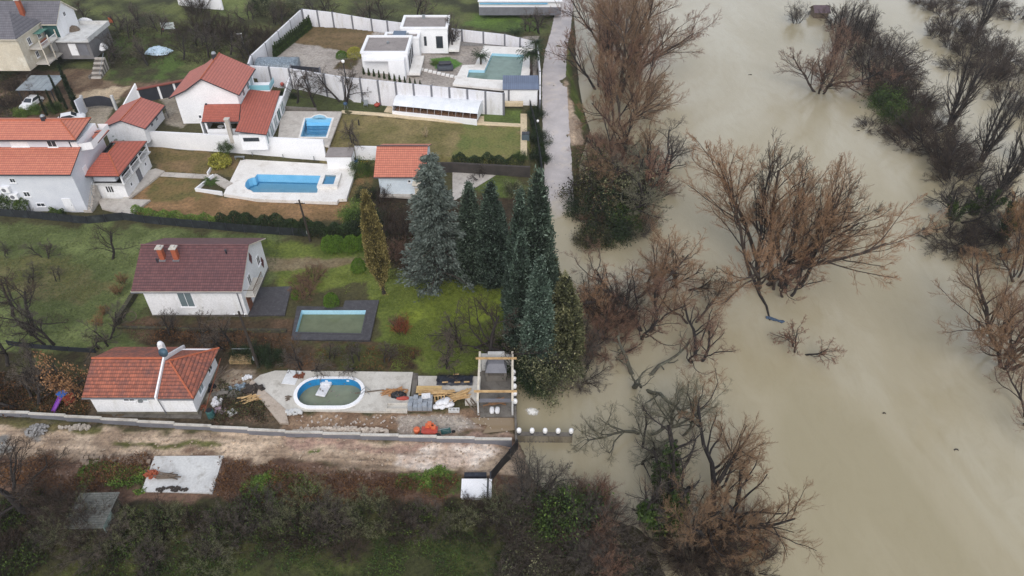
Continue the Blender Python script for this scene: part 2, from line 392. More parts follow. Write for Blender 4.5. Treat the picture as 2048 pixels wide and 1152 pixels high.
# plots where the ground is dug out below a deck: (outline, depth)
PITS = []
ZONES = [ # colour a, colour b, edge softness m, patch size m, outline (photo bearings)
 ((58,60,42),(96,102,62),1.5,5,[(-200,-60),(1122,-60),(1112,70),(900,60),(600,20),(480,110),(380,170),(-200,240)]),
 ((98,122,58),(78,96,50),1,4,[(955,26),(1095,30),(1075,68),(930,52)]),
 ((112,120,74),(94,104,62),1,4,[(390,-10),(520,-10),(500,40),(400,20)]),
 ((78,96,48),(64,62,44),.8,2.5,[(215,70),(350,66),(375,150),(330,160),(220,165)]),
 ((124,106,88),(92,74,60),1,2.5,[(40,140),(190,140),(225,170),(340,160),(330,185),(180,200),(70,260),(-60,300),(-60,190)]),
 ((186,168,144),(160,142,120),.6,2,[(140,190),(225,175),(262,172),(240,200),(170,200)]),
 ((160,150,136),(138,128,114),.5,2.5,[(160,214),(238,202),(222,225),(205,255),(170,272),(120,240)]),
 ((158,150,138),(136,126,114),.4,2.5,[(318,196),(345,180),(368,230),(366,256),(330,250),(330,212)]),
 ((136,122,86),(108,102,64),.6,3.5,[(660,225),(1045,252),(1048,322),(900,326),(660,330),(640,320)]),
 ((100,108,60),(118,116,70),1.5,3,[(930,250),(1045,254),(1048,322),(905,322)]),
 ((84,92,54),(70,76,46),.5,2.5,[(560,178),(785,192),(785,230),(690,222),(566,220)]),
 ((94,110,58),(82,94,50),.4,2,[(950,215),(1042,218),(1042,250),(955,246)]),
 ((170,162,156),(150,142,136),.3,4,[(508,158),(580,150),(690,184),(1076,214),(1078,72),(900,84),(690,54),(610,48)]),
 ((120,100,74),(98,84,56),.4,2.5,[(630,48),(775,62),(712,108),(580,99)]),
 ((92,76,56),(74,70,44),.4,1.2,[(684,117),(714,118),(706,139),(666,137)]),
 ((70,108,46),(88,124,58),.4,1.5,[(862,117),(900,114),(926,128),(905,139),(868,138)]),
 ((128,106,78),(104,94,60),.5,2.5,[(286,288),(470,312),(480,352),(412,347),(320,342),(300,320)]),
 ((152,120,88),(122,98,68),.6,3,[(270,352),(402,354),(392,386),(447,391),(700,404),(716,330),(748,345),(742,446),(290,434),(255,425)]),
 ((104,98,60),(124,104,70),1,3,[(310,350),(405,354),(395,400),(284,402)]),
 ((92,96,56),(110,98,66),1,2.5,[(700,380),(745,345),(742,446),(690,444)]),
 ((94,108,54),(82,92,50),.5,2,[(925,338),(1000,342),(1062,372),(1070,420),(930,372)]),
 ((72,60,48),(56,50,38),1.2,2.5,[(720,385),(1065,400),(1070,560),(930,570),(740,560)]),
 ((112,122,76),(90,100,60),1.2,4.5,[(-200,432),(565,470),(560,560),(300,620),(300,705),(-200,705)]),
 ((114,108,76),(98,98,60),1.2,3,[(-60,500),(140,520),(220,580),(150,620),(-60,560)]),
 ((110,120,58),(90,102,48),1,4,[(520,486),(740,500),(800,556),(1050,566),(1048,745),(760,750),(740,560),(560,590)]),
 ((126,138,56),(106,118,50),1.6,2.5,[(850,572),(985,578),(1010,620),(940,660),(800,640)]),
 ((136,124,100),(118,104,80),.5,1.6,[(522,515),(735,518),(735,528),(560,545),(530,548)]),
 ((98,78,62),(74,62,48),1,2,[(230,640),(590,640),(592,684),(750,684),(850,700),(840,748),(500,738),(430,700),(280,692)]),
 ((84,88,50),(70,72,42),1,2,[(640,690),(780,695),(770,740),(640,735)]),
 ((80,82,50),(60,54,40),1,2.5,[(-120,690),(180,700),(180,840),(-120,836)]),
 ((104,90,74),(78,68,54),.6,1.5,[(170,700),(440,700),(520,750),(575,830),(575,862),(170,850)]),
 ((164,150,134),(138,124,108),.7,1.2,[(424,735),(500,745),(520,790),(470,805),(415,790)]),
 ((156,132,110),(124,100,82),.6,2.5,[(560,826),(830,826),(1032,830),(1034,878),(560,868)]),
 ((176,166,156),(160,148,138),.5,2,[(800,834),(905,832),(960,862),(880,872),(800,870)]),
 ((194,173,152),(150,130,112),.7,3,[(-200,852),(200,858),(580,872),(1032,886),(1068,930),(1030,955),(700,934),(450,914),(-200,918)]),
 ((226,214,204),(188,168,154),.9,1.6,[(812,892),(930,884),(1006,906),(950,938),(815,932)]),
 ((170,142,128),(148,122,110),.9,2,[(560,876),(1030,888),(1034,900),(560,892)]),
 ((150,148,146),(128,124,120),.5,.8,[(52,848),(96,847),(84,884),(48,868)]),
 ((154,152,150),(130,128,124),.5,.8,[(-60,872),(20,876),(10,912),(-60,912)]),
 ((96,96,58),(80,80,46),.4,1.2,[(222,884),(452,886),(440,896),(222,894)]),
 ((92,104,54),(80,90,48),.3,1,[(612,898),(642,898),(640,906),(612,906)]),
 ((112,100,72),(94,92,56),.5,1.5,[(-120,840),(40,842),(205,856),(200,868),(20,858)]),
 ((98,76,64),(118,94,80),.8,2,[(-200,914),(450,912),(700,936),(1030,952),(1078,945),(1110,1000),(900,1010),(-200,1010)]),
 ((84,104,52),(84,74,54),.5,1.2,[(500,950),(560,945),(650,972),(630,1004),(480,1004)]),
 ((84,104,52),(86,76,56),.5,1.2,[(790,952),(880,936),(926,950),(924,992),(860,988),(800,970)]),
 ((88,92,54),(84,74,54),.5,1.2,[(180,915),(225,925),(295,940),(285,985),(200,960)]),
 ((74,74,44),(50,46,34),1,2.5,[(-300,985),(480,1004),(900,1004),(1110,998),(1330,1160),(1330,1260),(-300,1260)]),
 ((84,88,48),(66,66,40),1.4,2.5,[(230,1010),(330,1015),(300,1070),(240,1080)]),
 ((84,86,48),(64,64,38),1.5,2.5,[(160,1110),(270,1090),(250,1200),(100,1200)]),
 ((78,84,46),(60,62,38),1.5,2.5,[(330,1130),(520,1100),(560,1200),(330,1200)]),
 ((84,90,50),(62,64,40),1.5,3,[(560,1110),(740,1090),(780,1060),(1000,1060),(1050,1200),(560,1200)]),
 ((96,108,52),(80,92,46),.4,1.5,[(1128,100),(1140,100),(1152,180),(1172,235),(1168,262),(1150,225),(1138,160)]),
 ((188,168,148),(160,142,126),.5,1.2,[(1128,150),(1136,180),(1150,225),(1166,262),(1166,290),(1142,290),(1130,230)]),
]
def build_ground():
    fx = np.arange(-130, 22, .29); fy = np.concatenate([np.arange(26, 70, .22), np.arange(70, 186, .33)])
    gx = np.concatenate([-np.geomspace(4000, 131, 26), fx, np.geomspace(23, 4000, 40)])
    gy = np.concatenate([-np.geomspace(2500, 30, 14), np.linspace(-20, 25, 12), fy, np.geomspace(187, 5000, 34)])
    X, Y = np.meshgrid(gx, gy); Z = th(np.clip(X, -400, 400), np.clip(Y, -200, 420))
    far = sstep(np.hypot(X, Y-100), 220, 900)
    Z = np.where(X < np.interp(Y, SY, SX), Z+far*6*fbm(X, Y, 180, 3), Z)
    nx = fbm(X, Y, 2.2, 3)-.5; ny = fbm(X+91, Y-37, 2.2, 3)-.5
    dry = np.clip(Z-.15, 0, 1)
    rough = (fbm(X, Y, 3.5, 5)-.5)*.5
    flat = np.zeros(X.shape)
    n1 = fbm(X+7, Y+3, 6, 4); A = np.array(srgb(86,84,56)[:3]); B = np.array(srgb(66,62,44)[:3])
    C = A+(B-A)*n1[..., None]
    for i, (c1, c2, soft, size, pts) in enumerate(ZONES):
        P = W(pts); xs = [p[0] for p in P]; ys = [p[1] for p in P]
        x0, x1, y0, y1 = min(xs)-3, max(xs)+3, min(ys)-3, max(ys)+3
        a0, a1 = np.searchsorted(gx, [x0, x1]); b0, b1 = np.searchsorted(gy, [y0, y1])
        if a1 <= a0 or b1 <= b0: continue
        s = (slice(b0, b1), slice(a0, a1))
        k = soft*1.6
        d = pdist(X[s]+nx[s]*k*2, Y[s]+ny[s]*k*2, P)+(fbm(X[s]+i*7, Y[s], .9, 3)-.5)*soft*1.2
        m = sstep(d, -soft*.5, soft*.5)
        f = sstep(fbm(X[s]+13*i, Y[s]-29*i, size, 5, .62), .3, .68)
        z = np.array(srgb(*c1)[:3])+(np.array(srgb(*c2)[:3])-np.array(srgb(*c1)[:3]))*f[..., None]
        C[s] = C[s]*(1-m[..., None])+z*m[..., None]
        if soft <= .45: flat[s] = np.maximum(flat[s], m)
    # wet dark margin at the flood's edge
    wet = 1-sstep(Z, .03, .3); C = C*(1-.45*wet[..., None])
    # wheel ruts in the mud road run along it
    RP = W([(-200,852),(200,858),(580,872),(1032,886),(1040,935),(700,934),(450,914),(-200,918)])
    dr = pdist(X, Y, RP); yy = Y+.045*X
    rut = .6*fbm(X*.07, yy, .7, 3)+.4*fbm(X*.12+9, yy, .28, 2)
    C = np.where((dr > -.3)[..., None], C*(.68+.5*sstep(rut, .32, .62))[..., None], C)
    Z = Z+rough*dry*(1-flat)*.6-np.where(dr > 0, (1-sstep(rut, .35, .6))*.06, 0)
    ds = np.interp(Y, SY, SX)-X; Z = Z+(fbm(X, Y, 2.4, 4)-.5)*1.1*np.exp(-(ds/2.6)**2)*np.where((Y < 43) | ((Y > 58) & (Y < 78)), 1, 0)
    for P, dep in PITS:
        Z = np.where(inpoly(X, Y, P), Z-dep, Z)
    n, m = X.shape
    V = np.stack([X, Y, Z], -1).reshape(-1, 3); I = np.arange(n*m).reshape(n, m)
    Q = np.stack([I[:-1,:-1], I[:-1,1:], I[1:,1:], I[1:,:-1]], -1).reshape(-1, 4)
    mt, t, b = newmat('ground_soil_and_grass')
    a = nd(t, 'ShaderNodeAttribute', attribute_name='albedo')
    f1 = noise(t, 2.6, 6, .7); f2 = noise(t, 11, 3, .7)
    k = ramp(t, f1, [(.3, (.52,.52,.50,1)), (.5, (1,1,1,1)), (.7, (1.36,1.34,1.24,1))])
    k2 = ramp(t, f2, [(.3, (.78,.78,.78,1)), (.7, (1.2,1.2,1.18,1))])
    c = mixc(t, 1.0, a.outputs['Color'], k.outputs[0], 'MULTIPLY'); c = mixc(t, 1.0, c, k2.outputs[0], 'MULTIPLY')
    t.links.new(c, b.inputs['Base Color']); b.inputs['Roughness'].default_value = .95; b.inputs['Specular IOR Level'].default_value = .2
    bump(t, b, f1, .18, .8)
    me = np_mesh('ground', V, Q, mt, smooth=True)
    at_ = me.attributes.new('albedo', 'FLOAT_COLOR', 'POINT')
    at_.data.foreach_set('color', np.concatenate([C.reshape(-1, 3), np.ones((n*m, 1))], 1).astype(np.float32).ravel())
    tag(link('ground', me), 'grassy and muddy ground sloping down to the flooded river', None, kind='structure')
def build_water():
    m, t, b = newmat('silty_flood_water')
    tc = t.nodes.new('ShaderNodeTexCoord'); v = tc.outputs['Object']
    mp = nd(t, 'ShaderNodeMapping'); mp.inputs['Scale'].default_value = (1.5, .65, 1); mp.inputs['Rotation'].default_value = (0, 0, .12); t.links.new(v, mp.inputs[0])
    f = noise(t, .035, 4, .55, mp.outputs[0], .8)
    c = ramp(t, f, [(.32, srgb(155,145,117)), (.5, srgb(163,153,127)), (.68, srgb(172,164,142))]).outputs[0]
    g = noise(t, .25, 6, .7, mp.outputs[0], 1.2)
    c = mixc(t, ramp(t, g, [(.45,(0,0,0,1)),(.75,(.3,)*3+(1,))]).outputs[0], c, srgb(144,133,104))
    t.links.new(c, b.inputs['Base Color']); b.inputs['Roughness'].default_value = .07; b.inputs['IOR'].default_value = 1.5
    h = math_(t, 'ADD', noise(t, .55, 4, .6, mp.outputs[0], .6), math_(t, 'MULTIPLY', noise(t, 2.6, 3, .6), .25))
    bump(t, b, h, .12, .5)
    P = MB(); P.add([(-40,-1500,0),(4000,-1500,0),(4000,5000,0),(-40,5000,0)], [(0,1,2,3)])
    o = P.build('river_water', m); tag(o, 'wide silty brown river in flood', None, kind='structure')
def offset(P, d):
    """outline grown by d (shrunk when negative)"""
    n = len(P); A = sum(P[i][0]*P[(i+1)%n][1]-P[(i+1)%n][0]*P[i][1] for i in range(n))
    if A < 0: P = P[::-1]
    R = []
    for i in range(n):
        a, b, c = Vector(P[i-1][:2]), Vector(P[i][:2]), Vector(P[(i+1)%n][:2])
        u = (b-a).normalized(); v = (c-b).normalized()
        n1 = Vector((u.y, -u.x)); n2 = Vector((v.y, -v.x)); k = n1+n2
        k = k/max(k.length_squared, 1e-6)*2 if k.length > 1e-3 else n1
        if k.length > 2.5: k = k.normalized()*2.5
        R.append(tuple(b+k*d))
    return R
def slab(name, outline, z, t, mat, holes=(), label=None, kind='structure', cat=None, parent=None):
    """flat sheet with thickness and holes"""
    bm = bmesh.new(); es = []
    for L in [outline]+list(holes):
        vs = [bm.verts.new((p[0], p[1], z)) for p in L]
        es += [bm.edges.new((vs[i], vs[(i+1) % len(vs)])) for i in range(len(vs))]
    bmesh.ops.triangle_fill(bm, use_beauty=True, use_dissolve=False, edges=es)
    bmesh.ops.recalc_face_normals(bm, faces=bm.faces)
    if bm.faces and sum(f.normal.z for f in bm.faces) < 0: bmesh.ops.reverse_faces(bm, faces=bm.faces)
    r = bmesh.ops.extrude_face_region(bm, geom=list(bm.faces))
    for v in r['geom']:
        if isinstance(v, bmesh.types.BMVert): v.co.z -= t
    bmesh.ops.recalc_face_normals(bm, faces=bm.faces)
    cx = sum(p[0] for p in outline)/len(outline); cy = sum(p[1] for p in outline)/len(outline)
    if parent is None: bmesh.ops.translate(bm, verts=bm.verts, vec=(-cx, -cy, -z))
    me = bpy.data.meshes.new(name); bm.to_mesh(me); bm.free(); me.materials.append(mat)
    o = link(name, me, parent)
    if parent is None: o.location = (cx, cy, z)
    if label: tag(o, label, cat, kind=kind)
    return o
def pool(label, outline, z, depth, drop, cw, mwall, mcop, mwater, ch=.06, cat='swimming pool', steps=None, mfloor=None):
    n = len(outline)
    if sum(outline[i][0]*outline[(i+1)%n][1]-outline[(i+1)%n][0]*outline[i][1] for i in range(n)) < 0: outline = outline[::-1]
    cx = sum(p[0] for p in outline)/n; cy = sum(p[1] for p in outline)/n
    r = E('swimming_pool', label, cat, (cx, cy, z)); L = [(p[0]-cx, p[1]-cy) for p in outline]
    b = MB(); v = [(x, y, ch) for x, y in L]+[(x, y, -depth) for x, y in L]
    b.add(v, [(i, n+i, n+(i+1)%n, (i+1)%n) for i in range(n)]); b.add([(x, y, -depth) for x, y in L], [tuple(range(n))], 1)
    o = offset(L, .10); b.add([(x, y, -depth-.1) for x, y in o]+[(x, y, -.02) for x, y in o], [tuple(range(n-1,-1,-1))]+[(i,(i+1)%n,n+(i+1)%n,n+i) for i in range(n)])
    b.build('basin', [mwall, mfloor or mwall], r)
    if cw:
        q = offset(L, cw); i0 = L; c = MB()
        v = [(x,y,ch) for x,y in i0]+[(x,y,ch) for x,y in q]+[(x,y,-.05) for x,y in i0]+[(x,y,-.05) for x,y in q]
        f = []
        for i in range(n):
            j = (i+1) % n
            f += [(i, n+i, n+j, j), (n+i, 3*n+i, 3*n+j, n+j)]
        c.add(v, f); c.build('coping', mcop, r)
    if mwater is not None:
        s = offset(L, -.006); MB().add([(x, y, -drop) for x, y in s], [tuple(range(n))]).build('water', mwater, r)
    if steps:
        for k, (x0, x1, y0, y1, zz) in enumerate(steps): MB().bx(x0-cx, x1-cx, y0-cy, y1-cy, -depth, zz).build('step', mwall, r)
    return r
# ---------------------------------------------------------------- building helpers
def roof(name, polys, t, mats, parent):
    """tile slabs: each outline is given in the parent's frame; courses follow the slope through the UV map"""
    V = []; F = []; UV = []; M = []
    for P in polys:
        P = [Vector(p) for p in P]; n = len(P)
        N = Vector((0,0,0))
        for i in range(n): N += P[i].cross(P[(i+1) % n])
        if N.z < 0: P = P[::-1]; N = -N
        N.normalize(); u = Vector((0,0,1)).cross(N); u = u.normalized() if u.length > 1e-4 else Vector((1,0,0)); v = N.cross(u)
        b = len(V); V += P+[p-Vector((0,0,t)) for p in P]
        F.append(tuple(range(b, b+n))); UV += [(p.dot(u), p.dot(v)) for p in P]; M.append(0)
        F.append(tuple(range(b+2*n-1, b+n-1, -1))); UV += [(0,0)]*n; M.append(1)
        for i in range(n):
            j = (i+1) % n; F.append((b+i, b+n+i, b+n+j, b+j)); UV += [(0,0)]*4; M.append(1)
    me = bpy.data.meshes.new(name); me.from_pydata([tuple(p) for p in V], [], F); me.update()
    for m in mats: me.materials.append(m)
    me.polygons.foreach_set('material_index', M)
    l = me.uv_layers.new(name='UVMap'); l.data.foreach_set('uv', np.array(UV, np.float32).ravel())
    return link(name, me, parent)
def win(parent, c, wd, ht, ang, glass=None, frame=None, name='window', bars=1, sill=True, d=.07):
    """window proud of a wall: frame with its pane as a sub-part; ang = direction the wall faces"""
    glass = glass or GLASS; frame = frame or WHITE2
    X = Matrix.Translation(Vector(c)) @ Matrix.Rotation(ang+pi/2, 4, 'Z'); f = MB(); f.X = X; k = .07
    f.bx(-wd/2, -wd/2+k, -d, .0, -ht/2, ht/2).bx(wd/2-k, wd/2, -d, 0, -ht/2, ht/2)
    f.bx(-wd/2+k, wd/2-k, -d, 0, ht/2-k, ht/2).bx(-wd/2+k, wd/2-k, -d, 0, -ht/2, -ht/2+k)
    for i in range(bars):
        x = -wd/2+wd*(i+1)/(bars+1); f.bx(x-.025, x+.025, -d+.01, 0, -ht/2+k, ht/2-k)
    if sill: f.bx(-wd/2-.08, wd/2+.08, -d-.1, 0, -ht/2-.07, -ht/2-.003)
    o = f.build(name, frame, parent)
    g = MB(); g.X = X; g.bx(-wd/2+k, wd/2-k, -.03, -.012, -ht/2+k, ht/2-k); g.build('pane', glass, o); return o
def shutter(parent, c, wd, ht, ang, mat=None):
    X = Matrix.Translation(Vector(c)) @ Matrix.Rotation(ang+pi/2, 4, 'Z'); f = MB(); f.X = X
    n = max(3, int(ht/.22))
    for i in range(n): f.bx(-wd/2, wd/2, -.07, 0, -ht/2+ht*i/n+.012, -ht/2+ht*(i+1)/n)
    f.bx(-wd/2-.08, wd/2+.08, -.16, 0, -ht/2-.08, -ht/2-.004)
    return f.build('roller_shutter', mat or WHITE2, parent)
def door(parent, c, wd, ht, ang, mat, handle=True):
    X = Matrix.Translation(Vector(c)) @ Matrix.Rotation(ang+pi/2, 4, 'Z'); f = MB(); f.X = X
    f.bx(-wd/2, wd/2, -.05, 0, 0, ht).bx(-wd/2-.08, -wd/2-.003, -.08, 0, 0, ht+.08).bx(wd/2+.003, wd/2+.08, -.08, 0, 0, ht+.08).bx(-wd/2, wd/2, -.08, 0, ht+.003, ht+.08)
    o = f.build('door', mat, parent)
    if handle:
        h = MB(); h.X = X; h.bx(wd/2-.16, wd/2-.12, -.1, -.05, ht*.45, ht*.55); h.build('handle', METAL, o)
    return o
def ribbon(pts, z0, z1, t):
    """mitred upright wall along pts"""
    n = len(pts); P = [Vector(p[:2]) for p in pts]; Lf = []; Rt = []
    for i in range(n):
        u = (P[i]-P[i-1]).normalized() if i else (P[1]-P[0]).normalized()
        v = (P[i+1]-P[i]).normalized() if i < n-1 else u
        k = Vector((-u.y, u.x))+Vector((-v.y, v.x)); k = k/max(k.length_squared, .2)*2
        Lf.append(P[i]+k*t/2); Rt.append(P[i]-k*t/2)
    V = []; F = []
    for i in range(n):
        V += [(*Lf[i], z0[i]), (*Rt[i], z0[i]), (*Rt[i], z1[i]), (*Lf[i], z1[i])]
    for i in range(n-1):
        a, b = 4*i, 4*i+4
        F += [(a+3, a+2, b+2, b+3), (a+1, b+1, b+2, a+2), (b, a, a+3, b+3), (a, b, b+1, a+1)]
    F += [(0,1,2,3), (4*n-1,4*n-2,4*n-3,4*n-4)]
    return V, F
def gwall(name, label, cat, pts, tops, t, mat, bases=None, pil=0, pmat=None, cap=None, group=None, pw=.34, ph=.06):
    """garden wall or fence along world points; pilasters and coping are parts"""
    zb = bases or [float(th(p[0], p[1])) for p in pts]
    zb = [b-.5 for b in zb]; c = Vector((sum(p[0] for p in pts)/len(pts), sum(p[1] for p in pts)/len(pts), min(zb)+.5))
    r = E(name, label, cat, c, 0, group)
    L = [(p[0]-c.x, p[1]-c.y) for p in pts]
    b = MB(); b.add(*ribbon(L, [z-c.z for z in zb], [z-c.z for z in tops], t)); b.build('panel' if t < .1 else 'wall', mat, r)
    if cap:
        k = MB(); k.add(*ribbon(L, [z-c.z+.002 for z in tops], [z-c.z+.09 for z in tops], t+.14)); k.build('coping', cap, r)
    if pil:
        for i in range(len(L)-1):
            a, d = Vector(L[i]), Vector(L[i+1]); ln = (d-a).length; m = max(1, round(ln/pil)); an = atan2(d.y-a.y, d.x-a.x)
            for j in range(m+(1 if i == len(L)-2 else 0)):
                f = j/m; p = a.lerp(d, f); z1 = tops[i]+(tops[i+1]-tops[i])*f-c.z; z0 = zb[i]+(zb[i+1]-zb[i])*f-c.z
                MB().box((p.x, p.y, (z0+z1+ph)/2), (pw, t+.12, z1-z0+ph), an).build('pilaster' if t >= .1 else 'post', pmat or mat, r)
    return r
def post_net(name, label, pts, h, mat=None, sp=2.5, group=None):
    return gwall(name, label, 'fence', pts, [float(th(p[0], p[1]))+h for p in pts], .05, mat or NET, pil=sp, pmat=ANTH, pw=.07, group=group)
# ---------------------------------------------------------------- houses
S = 0.0; EA = 0.0; PXF = pi/2; RT = 0.0; FR = -pi/2; LF = pi     # directions a wall faces: RT right, FR to the camera
def walls_gable(r, x0, x1, y0, y1, h, hr, mat, axis='x', rx=None, z0=-.6, name='wall', soff=0.0):
    b = MB()
    if axis == 'x':
        ym = rx if rx is not None else (y0+y1)/2
        v = [(x,y,z) for x in (x0,x1) for y,z in ((y0,z0),(y1,z0),(y1,h),(ym,hr),(y0,h))]
    else:
        xm = rx if rx is not None else (x0+x1)/2
        v = [(x,y,z) for y in (y0,y1) for x,z in ((x0,z0),(x1,z0),(x1,h+soff),(xm,hr),(x0,h))]
    b.add(v, [(0,1,2,3,4),(9,8,7,6,5),(0,5,6,1),(1,6,7,2),(2,7,8,3),(3,8,9,4),(4,9,5,0)])
    return b.build(name, mat, r)
def gutters(r, segs, mat=None):
    for a, b in segs: MB().tube([a, b], .07, 6).build('gutter', mat or ANTH, r)

# --- white house under the maroon roof, beside the abandoned pool
gm = float(th(-37, 66)); r = E('maroon_roof_house', 'white two storey house with maroon tiled gable roof and two orange chimneys', 'house', (-37, 67, gm))
walls_gable(r, -5.6, 5.7, -4.6, 4.5, 4.45, 6.85, WHITE)
MB().bx(-5.64, 5.74, -4.64, 4.54, -.7, .22).build('plinth', DCONC, r)
roof('roof', [[(-6.5,-5.2,4.32),(6.15,-5.2,4.32),(6.15,0,7.1),(-6.5,0,7.1)], [(-6.5,0,7.1),(6.15,0,7.1),(6.15,5.1,4.4),(-6.5,5.1,4.4)]], .16, [ROOF_MAROON, PWOOD], r)
MB().tube([(-6.5,0,7.12),(6.15,0,7.12)], .11, 6).build('ridge_cap', pm('ridge_tile_maroon',(118,84,84),(98,70,72)), r)
MB().bx(-6.56,-6.50,-5.2,5.1,4.2,4.3).build('verge', PWOOD, r)
gutters(r, [((-6.5,-5.28,4.2),(6.15,-5.28,4.2))], GREYP)
MB().tube([(5.3,-4.72,4.2),(5.3,-4.72,0)], .06, 6).build('downpipe', GREYP, r)
for x in (-3.6, -2.0):
    c = MB(); c.bx(x-.28,x+.28,-1.75,-1.2,5.4,7.75)
    o = c.build('chimney', BRICK, r); MB().bx(x-.4,x+.4,-1.88,-1.07,7.752,7.87).bx(x-.2,x+.2,-1.68,-1.27,7.872,8.05).build('chimney_cap', CONC, o)
    MB().bx(x-.38,x+.38,-1.9,-1.05,6.06,6.22).build('flashing', METAL, o)
for x, y in ((-4.1,-2.0),(3.7,-1.0),(-2.6,-.9)): MB().lathe([(.09,0),(.09,.55),(.13,.56),(.13,.66)], (x,y,7.0+y*.53)).build('vent_pipe', ANTH, r)
win(r, (-.9,-4.6,2.75), 1.7, 2.5, FR, glass_mat('tall_stair_glass',(110,124,128),.15), WHITE2, bars=1)
o = win(r, (5.7,-1.6,3.1), .9, 1.5, RT); win(r, (5.7,2.2,3.1), .9, 1.3, RT)
for y, z in ((.3,4.9),(3.2,2.0)):
    b = MB(); b.add([(5.705,y-.42,z),(5.705,y,z-.85),(5.705,y+.42,z),(5.705,y,z+.85),(5.76,y-.42,z),(5.76,y,z-.85),(5.76,y+.42,z),(5.76,y,z+.85)], [(4,5,6,7),(0,1,5,4),(1,2,6,5),(2,3,7,6),(3,0,4,7)]); b.build('diamond_window', pm('maroon_shutter',(104,58,58),(86,46,48)), r)
b = MB(); b.bx(5.7,6.9,-3.9,-.4,2.35,2.5); bal = b.build('balcony', CONC, r)
b = MB()
for i in range(12): b.bx(6.82,6.86,-3.86+i*.31,-3.82+i*.31,2.5,3.35)
b.bx(6.80,6.88,-3.9,-.4,3.35,3.42).bx(5.72,6.79,-3.9,-3.84,3.35,3.42); b.build('railing', WOOD, bal)
door(r, (5.7,-3.2,.0), 1.0, 2.1, RT, pm('brown_door',(132,84,60),(110,70,50)))
slab('patio', W([(505,577),(584,575),(570,633),(490,633)]), gm+.12, .3, DSLATE, label='dark slate terrace at the side of the house')

# --- bungalow with old clay tiles
gl = float(th(-37, 47)); r = E('clay_tile_bungalow', 'white bungalow with mottled old clay tile roof split by a white parapet', 'house', (-37.2, 50.8, gl))
walls_gable(r, -5.2, 5.0, -3.3, 3.3, 2.85, 2.9, WHITE)
b = MB(); b.add([(-5.2,-3.3,2.8),(-5.2,3.3,2.8),(-5.2,0,4.5),(-5.0,-3.3,2.8),(-5.0,3.3,2.8),(-5.0,0,4.5)], [(0,2,1),(3,4,5),(0,3,5,2),(1,2,5,4)]); b.build('gable', WHITE, r)
MB().bx(-5.26,5.06,-3.36,3.36,-.7,.35).build('plinth', pm('damp_plinth',(128,124,112),(98,94,82),1,.95), r)
roof('roof', [[(-5.6,-3.7,3.0),(1.68,-3.7,3.0),(1.68,0,4.75),(-5.6,0,4.75)], [(-5.6,0,4.75),(1.68,0,4.75),(1.68,3.8,2.62),(-5.6,3.8,2.62)],
  [(1.92,-3.75,2.88),(5.5,-3.75,2.88),(2.3,-.2,4.62),(1.92,-.2,4.62)], [(5.5,-3.75,2.88),(5.6,3.75,2.5),(2.3,-.2,4.62)], [(5.6,3.75,2.5),(1.92,3.75,2.5),(1.92,-.2,4.62),(2.3,-.2,4.62)]], .14, [ROOF_OLD, WOOD], r)
b = MB(); b.add([(x,y,z) for x in (1.72,1.88) for y,z in ((-3.85,2.7),(-3.85,3.18),(0,5.05),(3.9,2.82),(3.9,2.4),(0,4.5))], [(0,1,2,5),(5,2,3,4),(6,11,8,7),(11,10,9,8),(1,7,8,2),(2,8,9,3),(0,6,7,1),(3,9,10,4)]); b.build('parapet', WHITE2, r)
CLR = pm('clay_ridge_tile',(186,104,72),(160,86,60),3)
b = MB().tube([(-5.6,0,4.78),(1.68,0,4.78)], .12, 6).tube([(2.3,-.2,4.65),(5.5,-3.75,2.91)], .1, 6).tube([(2.3,-.2,4.65),(5.6,3.75,2.53)], .1, 6); b.build('ridge_cap', CLR, r)
gutters(r, [((-5.6,-3.78,2.88),(1.66,-3.78,2.88)), ((1.95,-3.83,2.76),(5.5,-3.83,2.76))], GREYP)
MB().tube([(1.8,-3.6,2.4),(1.8,-3.38,.1)], .05, 6).build('downpipe', GREYP, r)
c = MB().bx(.9,1.4,1.0,1.5,3.5,5.5); o = c.build('chimney', WHITE, r); MB().lathe([(.3,5.5),(.32,5.6),(.22,5.8),(.1,5.86)], (1.15,1.25,0), 10).build('chimney_cowl', BAGW, o)
b = MB(); b.X = Matrix.Translation((1.9,.1,5.5)) @ Matrix.Rotation(radians(68),4,'X'); b.lathe([(.02,-.12),(.3,-.06),(.46,.0),(.5,.06)], (0,0,0), 16); o = b.build('satellite_dish', glass_mat('blue_grey_dish',(70,96,112),.5), r, True)
MB().tube([(1.8,.1,4.9),(1.8,.1,5.5)], .04, 6).build('dish_mast', METAL, o)
win(r, (-1.3,-3.3,2.28), 1.2, .5, FR, bars=1); win(r, (.3,-3.3,2.25), .6, .45, FR, LGLASS, bars=0)
MB().bx(-.35,.05,-3.55,-3.3,2.0,2.3).build('wall_lamp', METAL, r)
win(r, (5.0,-1.2,1.7), 1.2, 1.2, RT, LGLASS); win(r, (5.0,1.6,1.7), 1.0, 1.1, RT)
slab('concrete_apron', W([(170,832),(402,838),(408,806),(395,806),(196,829),(185,805)]), gl+.02, .2, DCONC, label='damp concrete strip round the bungalow')

